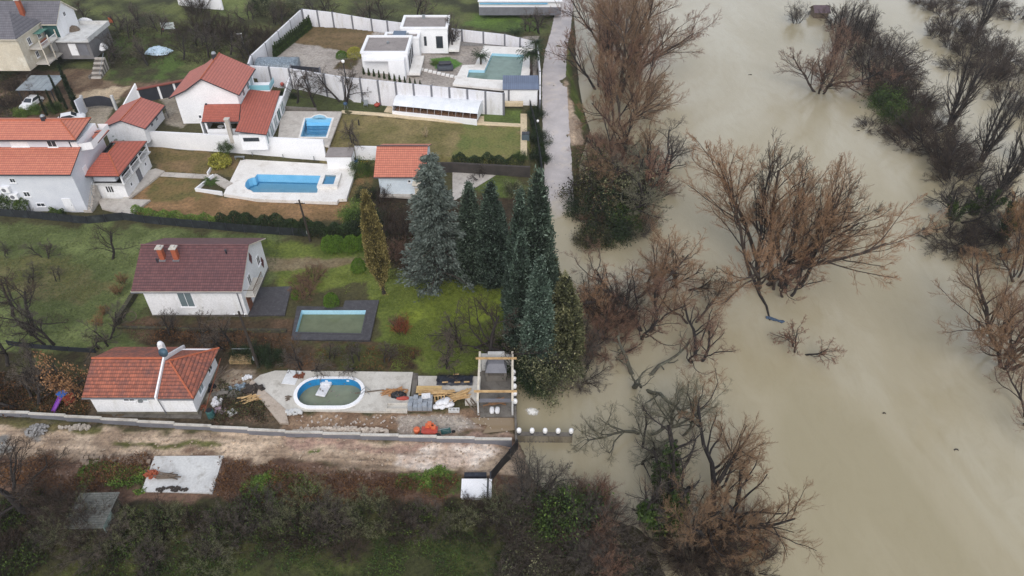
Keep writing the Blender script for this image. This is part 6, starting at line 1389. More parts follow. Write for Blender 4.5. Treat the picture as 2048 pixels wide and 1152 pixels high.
def cedar(key, seed, H, W_, mat):
    rng = np.random.RandomState(seed); P0 = np.array([[[0, 0, -.3], [0, 0, H*.35], [0.1, 0, H*.7], [0, 0, H]]]); R0 = np.array([[.32, .24, .14, .03]])
    n = 150; z = H*(.05+.93*np.sort(rng.rand(n)**.9)); t = z/H; a = np.arange(n)*2.4+rng.rand(n)
    ln = W_*(1.06-t)**.8*rng.uniform(.75, 1.1, n); d = np.stack([np.cos(a), np.sin(a), np.full(n, .12)], 1)
    P = polyl(np.stack([0*z, 0*z, z], 1), nrm(d), ln, 6, .07, -.06, rng); R = (.02+.02*ln)[:, None]*np.linspace(1, .25, 6)[None]
    s = kids(P, R, ln, 12, .12, .42, .9, 4, .12, -.06, .5, rng); B = np.concatenate([P[:, 1:].reshape(-1, 3), s[0].reshape(-1, 3), s[0][:, -1], s[0][:, -2]])
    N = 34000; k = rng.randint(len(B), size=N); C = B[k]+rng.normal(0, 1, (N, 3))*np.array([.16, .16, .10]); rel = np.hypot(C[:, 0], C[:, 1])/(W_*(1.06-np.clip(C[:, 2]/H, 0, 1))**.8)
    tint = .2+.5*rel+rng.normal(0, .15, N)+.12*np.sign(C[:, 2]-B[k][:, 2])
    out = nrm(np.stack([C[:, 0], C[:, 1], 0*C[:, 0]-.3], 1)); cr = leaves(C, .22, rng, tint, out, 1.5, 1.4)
    proto(key, tubes([(P0, R0, None), (P, R, ln)], [8, 4]), cr, BARK, mat)
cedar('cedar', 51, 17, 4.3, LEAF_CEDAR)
def palm(key, seed, H, n, fl, mat):
    rng = np.random.RandomState(seed); P = np.array([[[0, 0, -.3], [.08, .03, H*.5], [.05, 0, H]]]); R = np.array([[.2, .16, .17]]); Vs = []; Fs = []; T = []; b = 0
    for i in range(n):
        a = 2*pi*rng.rand(); e = rng.uniform(-.3, 1.2); d = np.array([cos(a)*cos(e), sin(a)*cos(e), sin(e)]); p = np.array([.05, 0, H]); side = np.array([-sin(a), cos(a), 0])
        pts = []
        for k in range(6): pts.append(p.copy()); p = p+d*fl/5; d = d+np.array([0, 0, -.16]); d /= np.linalg.norm(d)
        for k in range(6):
            w_ = .34*(1-abs(k/5-.45)*1.5)*fl/1.4
            for sgn in (-1, 1):
                q = pts[k]; v = side*sgn*max(w_, .06)+np.array([0, 0, -.1])
                for j in range(3):
                    o = (d*(j-1)*.08); Vs += [q+o, q+o+d*.05, q+o+v+d*.14, q+o+v+d*.10]; Fs.append([b, b+1, b+2, b+3]); b += 4; T.append(rng.uniform(.2, .9))
    proto(key, tubes([(P, R, None)], [8]), (np.array(Vs), np.array(Fs), np.array(T)), BARK, mat)
palm('palm', 61, 2.6, 40, 1.5, LEAF_D); palm('palm_bush', 62, .4, 34, 1.2, LEAF_G)
# ivy-clad bare tree
def ivytree(key, seed, ln, tilt, nl):
    rng = np.random.RandomState(seed); L = [stems(rng, 3, ln, tilt, 6, .2, .1, .22, .25)]
    for (c, t0, lf, ang, K, wg, cu, rm) in [(8,.3,.5,.6,6,.2,.08,.55),(7,.2,.5,.6,5,.2,.08,.5),(6,.15,.5,.6,3,.2,.05,.55)]: L.append(kids(*L[-1], c, t0, lf, ang, K, wg, cu, rm, rng))
    B = L[0][0]; N = nl; i = rng.randint(len(B), size=N); f = rng.rand(N)**.7*4; k = f.astype(int); f = f-k; p = B[i, k]*(1-f[:, None])+B[i, k+1]*f[:, None]
    C = p+nrm(rng.normal(size=(N, 3)))*(.25+.5*rng.rand(N)*(1.15-(k+f)/5))[:, None]; C[:, 2] = np.maximum(C[:, 2], .03)
    lv = leaves(C, .2, rng, .4+rng.normal(0, .22, N)+.1*np.sin(C[:, 2]*3)); tw = tubes(L[2:], [3, 3]); key2 = key
    me1 = np_mesh(key+'_trunk', *tubes(L[:2], [6, 4])[:2], BARKD); me2 = np_mesh(key+'_twigs', *tw[:2], TWIG_G, tw[2]); me3 = np_mesh(key+'_ivy', *lv[:2], LEAF_G, lv[2])
    PROTO[key] = (me1, me2, float(np.percentile(np.concatenate([tw[0]])[:, 2], 99.5)), me3)
ivytree('ivy_tree', 71, 5.0, .4, 4200)
_pr = random.Random(77)
def plant(key, name, label, cat_, px, py, top=None, H=None, mat=None, group=None, sx=1.0, rz=None, wet=False, base=None, lean=(0, 0), wm=None):
    """one plant: trunk and crown are its parts; height from the row of its top in the photo"""
    p = base or (at(px, py, -.05) if wet else G(px, py))
    pr = PROTO[key]; h = H or height(p, top); s = h/pr[2]
    r = E(name, label, cat_, p, rz if rz is not None else _pr.random()*6.28, group); r.scale = (s*sx, s*sx, s)
    if lean != (0, 0): r.rotation_euler = (lean[0], lean[1], r.rotation_euler.z)
    names = ('trunk' if pr[2] > 3.2 and not key.startswith('thicket') else 'stems', 'crown' if not key.startswith(('leaf', 'box', 'laurel')) else 'foliage', None, 'ivy')
    for i in (0, 1, 3):
        if i >= len(pr) or pr[i] is None: continue
        o = link(names[i], pr[i], r); m2 = mat if i == 1 else (wm if i == 0 else None)
        if m2: o.material_slots[0].link = 'OBJECT'; o.material_slots[0].material = m2
    return r
# ---------------------------------------------------------------- hedges and scrub
def hedge(label, pts, wd, h, n, size, mat, seed=1, name='hedge', z=None, rag=.15):
    """leafy hedge following a line of photo bearings, one mesh of leaves and stems"""
    rng = np.random.RandomState(seed); P = [np.array(G(*p)) for p in pts]; sg = [np.linalg.norm(P[i+1]-P[i]) for i in range(len(P)-1)]; tot = sum(sg)
    k = rng.choice(len(sg), n, p=np.array(sg)/tot); f = rng.rand(n)[:, None]; A = np.array(P)[k]; B = np.array(P)[k+1]; c = A+(B-A)*f; u = nrm((B-A)*np.array([1, 1, 0])); v = np.stack([-u[:, 1], u[:, 0], 0*u[:, 0]], 1)
    a = rng.rand(n)*pi; q = 1-.3*rng.rand(n)**2; top = h*(1+rag*np.sin(c[:, 0]*1.3)+rag*np.sin(c[:, 0]*3.1+1)); C = c+v*(np.cos(a)*q*wd/2)[:, None]; C[:, 2] += np.sin(a)**.6*q*top+rng.normal(0, .06, n)
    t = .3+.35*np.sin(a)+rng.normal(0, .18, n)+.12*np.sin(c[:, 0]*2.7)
    lv = leaves(C, size, rng, t); m = max(12, n//120); ii = rng.randint(n, size=m); s0 = c[ii]; S_ = polyl(s0-np.array([0, 0, .2]), nrm(rng.normal(0, .3, (m, 3))+np.array([0, 0, 1])), h*1.0*rng.uniform(.6, 1, m), 3, .1, 0, rng)
    st = tubes([(S_, np.full((m, 3), .025), None)], [4]); st = (st[0], st[1], st[2]*.0+.02)
    V, F, T = cat(lv, st); o0 = V.mean(0); me = np_mesh(name, V-o0, F, mat, T); o = link(name, me); o.location = o0; return tag(o, label, 'hedge')
def scrub(name, label, px, nst, nlf, h, mst, mlf, seed, lsize=.2, tilt=.9, kind='stuff', patch=2.5, thr=.3, soft=1.0):
    """tangle of arching stems and leaves over a patch of ground"""
    rng = np.random.RandomState(seed); poly = W(px); xs = [p[0]+q for p in poly for q in (-soft,soft)]; ys = [p[1]+q for p in poly for q in (-soft,soft)]
    def pts(n):
        X = rng.uniform(min(xs), max(xs), n*5); Y = rng.uniform(min(ys), max(ys), n*5); k = (pdist(X, Y, poly)+2.4*soft*(fbm(X+31, Y+seed, 1.6, 4)-.5) > rng.rand(n*5)*soft*.5)&(fbm(X+seed, Y, patch, 4) > thr+.12*rng.rand(n*5)); return X[k][:n], Y[k][:n]
    X, Y = pts(nst); n = len(X); Z = th(X, Y); hh = h*(.12+1.9*np.clip(fbm(X+50, Y+seed, 2.6, 4)-.25, 0, 1)); p = np.stack([X, Y, Z-.1], 1)
    a = rng.rand(n)*2*pi; t = tilt*rng.rand(n); d = np.stack([np.cos(a)*np.sin(t), np.sin(a)*np.sin(t), np.cos(t)], 1); P = polyl(p, d, hh*rng.uniform(.7, 1.5, n), 5, .2, -.12, rng); R = np.full((n, 1), .022)*np.linspace(1, .5, 5)[None]
    L = [(P, R, hh)]; L.append(kids(P, R, hh, 4, .25, .45, .8, 3, .25, -.03, .7, rng)); V, F, T = tubes(L, [3, 3])
    o0 = V.mean(0); r = link(name, np_mesh(name, V-o0, F, mst, T)); r.location = o0; tag(r, label, 'undergrowth', None, kind)
    if nlf:
        X, Y = pts(nlf); n = len(X); hh = h*(.12+1.9*np.clip(fbm(X+50, Y+seed, 2.6, 4)-.25, 0, 1)); C = np.stack([X, Y, th(X, Y)+hh*rng.rand(n)**.6*.95+.05], 1)
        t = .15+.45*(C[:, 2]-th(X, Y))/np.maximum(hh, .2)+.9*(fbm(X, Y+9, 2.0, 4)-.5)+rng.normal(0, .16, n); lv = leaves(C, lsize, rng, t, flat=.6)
        link('foliage', np_mesh(name+'_leaves', lv[0]-o0, lv[1], mlf, lv[2]), r)
    return r
T_ = 'bare tree'; 
def tree(key, px, py, top, label, **k): return plant(key, 'bare_tree', label, 'tree', px, py, top, **k)
def shrub(key, px, py, label, H, name='shrub', c='shrub', **k): return plant(key, name, label, c, px, py, None, H, **k)
RB = 'bare trees along the flooded bank'
# ---- river bank by the road
for a in [
 ('willow_c',1200,178,8,'tall bare tree nearest the asphalt road at the top of the bank',dict(wet=1,sx=.85)),
 ('willow_a',1238,182,-42,'tall bare willow with forked dark trunk above the road bend',dict(wet=1,sx=.9)),
 ('willow_b',1262,150,-10,'wide brown willow leaning towards the open river at the top',dict(wet=1,mat=TWIG_R)),
 ('willow_c',1205,85,-80,'bare tree at the top edge where the road leaves the frame',dict(wet=1,mat=TWIG_R,sx=.85)),
 ('willow_a',1262,75,-80,'reddish bare tree at the top edge beside the river',dict(wet=1,mat=TWIG_R)),
 ('willow_b',1240,128,-20,'soft brown willow filling the upper bank row behind its forked neighbour',dict(wet=1,sx=.7)),
 ('willow_a',1268,205,60,'soft brown willow in the middle of the upper bank row',dict(wet=1,sx=.75,mat=TWIG_R)),
 ('willow_c',1225,248,120,'slender brown tree at the inner side of the bank row',dict(wet=1,sx=.8)),
 ('willow_b',1236,258,120,'orange twigged willow standing in the water below the tall bank trees',dict(wet=1,sx=.95)),
 ('willow_b',1278,232,130,'pale brown willow on the river side of the bank row',dict(wet=1,sx=.9)),
 ('gnarled_a',1262,345,215,'dense rusty brown tree in the middle of the bank row',dict(wet=1,mat=TWIG_O)),
 ('willow_c',1232,330,225,'purplish bare tree by the muddy road verge',dict(wet=1,mat=TWIG_R,sx=1.1)),
 ('gnarled_a',1325,348,268,'low tree with a bough reaching out over the open river',dict(wet=1,mat=TWIG_G,sx=1.2)),
 ('orchard_a',1310,412,310,'grey brown tree on the outer side of the drowned thicket',dict(wet=1,mat=TWIG_R)),
 ('orchard_b',1255,430,320,'grey round topped tree in the drowned thicket',dict(wet=1,mat=TWIG_L,sx=1.1)),
 ('gnarled_b',1262,592,462,'tree with an S bent trunk below the drowned thicket',dict(wet=1)),
 ('willow_b',1318,585,490,'orange twigged tree over the gap in the flood',dict(wet=1)),
 ('orchard_b',1362,570,498,'small dark topped tree behind the orange twigged one',dict(wet=1,mat=TWIG_D)),
 ('gnarled_a',1292,668,560,'tree with a long level bough just above the flood',dict(wet=1,sx=1.2)),
 ('gnarled_b',1385,650,555,'brown twigged tree at the river edge of the mid flood group',dict(wet=1)),
 ('gnarled_a',1395,722,640,'low spreading tree at the lower edge of the mid flood group',dict(wet=1,sx=1.2)),
 ('gnarled_b',1290,862,752,'lichen grey tree standing in open flood water',dict(wet=1,mat=TWIG_L,wm=BARKG,sx=1.05)),
 ('gnarled_a',1352,872,775,'lichen covered tree leaning to the open river',dict(wet=1,mat=TWIG_L,wm=BARKG,sx=1.0)),
 ('orchard_b',1284,915,850,'thin bare sapling standing in the flood above the ivy tree',dict(wet=1,mat=TWIG_L)),
 ('willow_c',1420,1062,872,'big rusty willow with a pale trunk at the bottom of the flood',dict(wet=1,mat=TWIG_O,sx=.8)),
 ('gnarled_a',1432,1050,905,'spreading tree with dark boughs reaching right over the river at the bottom',dict(wet=1,sx=.95,mat=TWIG_O)),
 ('willow_b',1520,562,330,'left trunk of the great lone willow group standing in the river',dict(wet=1,sx=1.0)),
 ('willow_a',1552,575,318,'great bare willow in the middle of the river',dict(wet=1,sx=.8)),
 ('willow_c',1522,548,286,'tall dark limbed tree rising from the lone willow group',dict(wet=1,mat=TWIG_D,sx=.7)),
 ('willow_c',1592,566,335,'right half of the great willow group leaning over the river',dict(wet=1,mat=TWIG_O,sx=.8)),
 ('gnarled_a',1575,592,490,'low spreading willow at the foot of the great group',dict(wet=1,sx=.9,mat=TWIG_R)),
 ('orchard_b',1596,700,645,'small bare bush alone in the river below the great willows',dict(wet=1,mat=TWIG_R,sx=1.0)),
 ('willow_b',1640,185,65,'bent limbed tree at the tip of the far hedgerow',dict(wet=1,mat=TWIG_R,sx=1.0)),
 ('gnarled_a',1645,172,92,'tree with crooked boughs spreading over the river at the far hedgerow',dict(wet=1,sx=1.3)),
 ('thicket_c',1592,46,0,'thin drowned bush alone in the river at the top',dict(wet=1)),
 ('willow_b',2008,700,520,'tall trunked tree at the right edge of the flood',dict(wet=1)),
 ('willow_a',2012,735,590,'spreading pinkish willow at the right edge',dict(wet=1,mat=TWIG_R,sx=1.05)),
 ('gnarled_b',2056,845,755,'bare tree cut by the right edge below the pinkish willow',dict(wet=1,mat=TWIG_R)),
 ('willow_b',2035,560,440,'dense rust coloured tree at the right edge above the tall trunk',dict(wet=1,mat=LEAF_RUST,sx=1.0)),
 ('orchard_b',1908,435,360,'small bare tree with thin ivy near the right bank',dict(wet=1)),
 ('orchard_c',1880,350,270,'dark bare tree where the hedgerow thins out',dict(wet=1)),
 ('orchard_a',1738,172,95,'dark bare tree on the inner side of the far hedgerow',dict(wet=1)),
 ('orchard_c',1765,200,110,'dark leaning tree in the far hedgerow above the ivy shrub',dict(wet=1)),
]: tree(*a[:4], a[4], group=RB, **({**a[5], 'wet': bool(a[5].get('wet'))}))
for px,py,top,l in [(1700,100,-5,'tall dark upright tree at the head of the far hedgerow'),(1672,110,-20,'slender dark upright tree left of its tall neighbour in the far hedgerow'),(1730,85,5,'slender dark upright tree right of its tall neighbour in the far hedgerow'),(1900,250,68,'tall poplar broom leaning right behind the hedgerow'),(1962,322,150,'dark poplar broom by the backwater'),(1996,392,238,'slim poplar broom above the ivy trees'),(1958,62,-60,'pale broom tree at the top right'),(2042,330,170,'poplar broom cut by the right edge')]:
    plant('broom_a','poplar_tree',l,'tree',px,py,top,group='poplar brooms',wet=True,mat=TWIG_G)
for px,py,top,l in [(1962,425,352,'ivy covered trunk leaning left at the right bank'),(1945,430,385,'low ivy covered trunk at the waterline of the right bank'),(2000,475,378,'tall ivy clad tree at the right bank'),(1905,440,382,'ivy wrapped stump tree left of the ivy clad pair'),(1335,1050,905,'ivy smothered tree at the bottom of the flood'),(1318,1030,935,'low ivy trunk at the left of the bottom flood group')]:
    plant('ivy_tree','ivy_tree',l,'tree',px,py,top,group='ivy trees',wet=True)
rr = random.Random(8)
DR = [(1690,55),(1715,75),(1735,110),(1752,140),(1775,165),(1790,195),(1812,205),(1832,228),(1850,262),(1870,290),(1888,318),(1905,345),(1925,372),(1775,115)]
WH = ['at its head','second from its head','third from its head','beside the leaning tree','above the ivy shrub','behind the ivy shrub','in its middle on the river side','below the middle','left of the poplar brooms','between two poplar brooms','nearing its tail','second from its tail','at its tail','on the far side of the upper part','on the far side of the middle','on the far side below the middle','on the far side near the tail','on the far side at the head']
for i, ((px,py),l) in enumerate(zip(DR,WH)): shrub('thicket_a' if i % 3 else 'thicket_b',px,py,'dark leafless bush of the far hedgerow, '+l,rr.uniform(4.6,6.8),group='dark hedgerow bushes',wet=True,sx=rr.uniform(1.0,1.2))
UR = [(1870,72,'left end'),(1905,58,'second from left'),(1940,75,'below its gap'),(1972,100,'before the white water'),(2005,120,'in its right half'),(2035,150,'at the right edge'),(1900,95,'lower left'),(1935,112,'lower middle'),(1985,160,'on the lower right'),(2020,205,'lowest right'),(2045,235,'lowest at the right edge')]
for i,(px,py,l) in enumerate(UR): shrub('thicket_b' if i % 2 else 'thicket_a',px,py,'leafless bush of the drowned copse at upper right, '+l,rr.uniform(3.5,5.5),group='drowned copse bushes',wet=True,mat=TWIG_D)
for px,py,l in [(1880,22,'low dark bush at the very top right, left one'),(1920,8,'low dark bush at the very top right, second'),(1985,12,'low dark bush at the very top right, third'),(2030,35,'low dark bush at the top right corner'),(1850,10,'low dark bush at the very top beside the hedgerow head'),(1915,135,'low reeds in the backwater below the copse'),(1960,145,'flattened dark bush in the backwater'),(1745,258,'flattened flood debris bush left of the hedgerow middle'),(1818,290,'dark debris bush at the waterline of the hedgerow'),(1925,492,'long low grey bush below the ivy trees'),(1895,482,'grey low bush at the left of the ivy trees'),(1970,500,'grey low bush at the foot of the tall ivy tree'),(2020,470,'dark bush right of the tall ivy tree')]:
    shrub('thicket_b',px,py,l,rr.uniform(1.8,3.2),group='low drowned bushes',wet=True,sx=1.5,mat=TWIG_D)
for px,py,l,h in [(1788,205,'bright ivy shrub in the far hedgerow',4.2),(1812,232,'second green ivy shrub lower in the far hedgerow',3.6)]: shrub('leaf_b',px-14,py+12,l,h,wet=True,group='ivy shrubs')
# bushes on the drowned verge by the road
for k,px,py,l,h,m in [('thicket_a',1201,355,'brown thicket hugging the road below the verge',4.6,TWIG_R),('thicket_c',1246,345,'tall twiggy bush under the bank willows',6.0,TWIG_R),('leaf_sparse',1266,410,'half leafy bush in the heart of the roadside thicket',5.5,LEAF_OLIVE),('leaf_a',1181,425,'dark green bush right at the flooded road edge',3.6,LEAF_D),('thicket_a',1306,385,'brown brush at the river side of the roadside thicket',4.6,TWIG_R),('thicket_c',1291,330,'pale brown brush below the bank willows by the river',5.0,TWIG_O),('leaf_sparse',1216,455,'mixed leafy brush near the end of the roadside thicket',4.4,LEAF_MIX),('thicket_a',1276,470,'grey brush at the lower river corner of the thicket',3.2,TWIG_G),('leaf_sparse',1188,335,'greyish bush at the roadside below the muddy verge',3.6,None),('leaf_a',1198,395,'dark olive bush on the flooded roadside',5.0,LEAF_MIX),('leaf_sparse',1216,410,'olive thicket leaning over the flooded road',4.8,LEAF_OLIVE),('thicket_c',1228,372,'grey twiggy bush in the middle of the roadside thicket',5.5,None),('thicket_c',1274,385,'grey brown twiggy bush on the river side of the roadside thicket',5.0,None),('leaf_a',1184,488,'rounded dark bramble at the end of the roadside thicket',2.6,LEAF_MIX),('leaf_a',1221,470,'dark green bush at the lower end of the roadside thicket',3.8,None),('leaf_b',1251,455,'green bush at the river corner of the roadside thicket',3.4,None),('thicket_a',1194,440,'brown bare bush beside the flooded road',3.6,TWIG_R),('thicket_c',1296,450,'thin brown bush at the outer corner of the thicket',3.6,TWIG_R),('thicket_a',1221,300,'dark bare bush between the verge and the willows',3.8,TWIG_R),('thicket_a',1188,290,'dark bare bush on the grassy verge',2.6,None),('leaf_sparse',1231,425,'leafy dark shrub inside the roadside thicket',4.2,LEAF_D),
  ('thicket_a',1205,622,'dense dark bush standing in the flood beside the conifers',5.2,None),('thicket_a',1232,640,'black brown bush behind the level bough',4.6,None),('thicket_b',1180,660,'purplish bush at the foot of the olive conifer',4.4,TWIG_R),('thicket_b',1220,700,'purplish bush in the open flood below the dark bush',3.4,TWIG_R),('thicket_a',1160,700,'grey bush drooping over the flood by the conifers',4.6,TWIG_G),('thicket_b',1150,752,'grey drooping bush at the corner of the plot wall',3.6,TWIG_G),
  ('thicket_b',1460,1085,'rusty orange bush at the foot of the big willow',2.6,LEAF_RUST),('thicket_b',1500,1060,'reddish twiggy bush right of the big willow',2.2,TWIG_R),('thicket_a',1395,1120,'dark purple bush at the bottom edge of the flood group',4.2,None),('thicket_a',1445,1140,'dark bush at the bottom right of the flood group',3.8,None),('thicket_b',1372,1092,'dark grey bush below the ivy tree',3.6,None),('thicket_a',1385,1145,'dark bush cut by the bottom edge of the frame',3.4,None),('thicket_b',1490,1120,'low dark bush near the bottom edge by the river',3.0,None)]:
    shrub(k,px,py,l,h,mat=m,group='bushes of the flooded bank',wet=(px > 1168 or py > 600))
for i,(px,py) in enumerate([(40,1040),(110,1075),(330,1060),(390,1050),(450,1075),(560,1045),(610,1070),(660,1050),(740,1040),(800,1055),(860,1050),(930,1045),(985,1060),(300,1120),(420,1130),(700,1110),(520,1025),(1010,1020),(1070,1060),(1090,1120),(620,1015),(20,1100),(200,1085),(150,1062),(185,1070),(128,1035),(222,1066)]):
    shrub('thicket_a' if i % 2 else 'thicket_b',px,py,'dark leafless bush among the brambles along the bottom of the frame',rr.uniform(1.6,3.0),group='bushes among the brambles',mat=(TWIG_D,TWIG_G,LEAF_OLIVE)[i % 3])
for px,l in [(938,'bare bush in front of the white cabin, left'),(972,'bare bush in front of the white cabin, right')]: shrub('thicket_c',px,1012,l,1.7,mat=TWIG_D)
for px,py,l,h in [(140,1050,'dark bush leaning over the left of the corrugated shed',3.3),(178,1064,'dark bush hiding the front of the corrugated shed',3.2),(122,1022,'dark bush at the back corner of the corrugated shed',3.0)]: shrub('thicket_c',px,py,l,h,mat=TWIG_D,sx=1.2)
for px,py,l in [(1222,1058,'low spreading bush hanging over the bank edge, upper'),(1252,1098,'low spreading bush hanging over the bank edge, middle'),(1280,1140,'low spreading bush hanging over the bank edge at the bottom')]: shrub('thicket_b',px,py,l,1.7,mat=TWIG_G,sx=1.3)
p = at(1278,755,-.05); tree('snag',1278,755,692,'dead snag with broken limbs in the open flood',wet=True,sx=1.3)
# ---- conifers
CY = 'blue green columnar conifers'
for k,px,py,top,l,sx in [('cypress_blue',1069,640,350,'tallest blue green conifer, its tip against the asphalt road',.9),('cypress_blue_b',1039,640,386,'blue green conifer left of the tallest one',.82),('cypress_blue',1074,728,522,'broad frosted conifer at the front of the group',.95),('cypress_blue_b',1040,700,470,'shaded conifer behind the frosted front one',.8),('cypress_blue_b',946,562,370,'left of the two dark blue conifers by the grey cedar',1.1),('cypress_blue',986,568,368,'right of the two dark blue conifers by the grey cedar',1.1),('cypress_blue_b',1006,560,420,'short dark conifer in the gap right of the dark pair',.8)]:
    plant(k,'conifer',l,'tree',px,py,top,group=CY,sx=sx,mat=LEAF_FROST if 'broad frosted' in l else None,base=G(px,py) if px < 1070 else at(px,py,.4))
plant('cypress_olive','conifer','olive green conifer leaning out at the flooded corner','tree',1122,715,553,base=at(1122,715,.1),sx=.95)
plant('cypress_olive','conifer','slim olive conifer tip behind the frosted front conifer','tree',1102,640,512,base=at(1102,640,.3),sx=.75)
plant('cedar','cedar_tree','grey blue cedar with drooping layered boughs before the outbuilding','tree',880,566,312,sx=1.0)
plant('cypress_golden','conifer','golden column conifer standing alone on the lawn','tree',768,588,383,sx=.8,lean=(0,-.03))
for px,py,l,h in [(1050,742,'dark green bush at the foot of the front conifer',3.2),(1100,748,'olive bush hanging over the flood at the foot of the conifers',4.0),(1010,720,'dark bush left of the front conifers',2.2),(1075,765,'low dark bush at the plot wall corner',2.4)]: shrub('leaf_a',px,py,l,h,base=at(px,py,.5),mat=LEAF_OLIVE if px == 1100 else None)
for i,(px,py,top,l) in enumerate([(94,231,187,'leftmost thin cypress of the row by the white car'),(112,227,180,'second thin cypress from the left in the row'),(134,218,172,'third thin cypress from the left in the row'),(158,228,130,'tallest thin cypress at the right end of the row'),(122,205,150,'thin cypress behind the row by the carport')]): plant('cypress_thin','cypress_tree',l,'tree',px,py,top,group='thin cypresses in a row',sx=1.0)
a, b_ = at(545,112,5.4), at(615,50,5.9)
for i in range(20):
    q = a.lerp(b_, i/19); plant('thuja','thuja',"clipped thuja in the row along the left estate wall",'shrub',0,0,None,rr.uniform(2.3,2.7),base=Vector((q.x+.5,q.y,float(th(q.x+.5,q.y)))),group='thujas along the left estate wall')
for i in range(12):
    px = 728+i*10.2; py = 150+i*1.6; plant('thuja','thuja','small cone shaped thuja in the row inside the long estate wall','shrub',0,0,None,1.35,base=Vector((*at(px,py,5.0)[:2],float(th(*at(px,py,5.0)[:2])))),group='small thujas inside the estate wall')
for px,py,top,l in [(962,140,98,'palm standing left of the villa pool'),(1062,150,86,'palm standing at the right corner of the villa pool'),(1030,92,52,'palm behind the villa pool'),(1072,110,72,'palm by the road wall of the villa pool')]: plant('palm','palm_tree',l,'palm',px,py,top,group='palms round the villa pool',sx=1.1)
for px,py,l,h,k in [(421,366,'small palm bush in the white kerbed bed',.9,'palm_bush'),(250,275,'dark palm bush behind the annex roof',1.6,'palm_bush'),(870,128,'spiky palm bush by the stepping stones',.8,'palm_bush'),(452,300,'green shrub above the yellow bush on the pool terrace',1.5,'leaf_b')]: shrub(k,px,py,l,h,sx=1.6 if k == 'palm_bush' else 1)
shrub('laurel_ball',441,330,'round yellow shrub in the bed beside the pool terrace',1.9,mat=LEAF_YEL)
for px,py,l,h in [(661,499,'leftmost clipped round bush of the trio below the hedge',2.2),(676,500,'middle clipped round bush of the trio below the hedge',2.3),(704,500,'right clipped round bush of the trio below the hedge',2.3),(728,496,'clipped round bush half behind the golden conifer',2.1),(718,541,'lone clipped round bush on the grass below the trio',1.9),(664,610,'clipped round bush at the corner of the abandoned pool',1.8),(594,596,'small dark round bush beside the slate terrace',1.2)]: shrub('box_ball',px,py,l,h,group='clipped round bushes',name='round_bush',c='bush',sx=.66)
for px,py,l,h,m in [(684,116,'round topiary on the left of the villa entrance bed',1.4,None),(710,114,'yellowish topiary on the right of the villa entrance bed',1.9,LEAF_YEL)]: shrub('box_ball',px,py,l,h,name='topiary',c='shrub',mat=m)
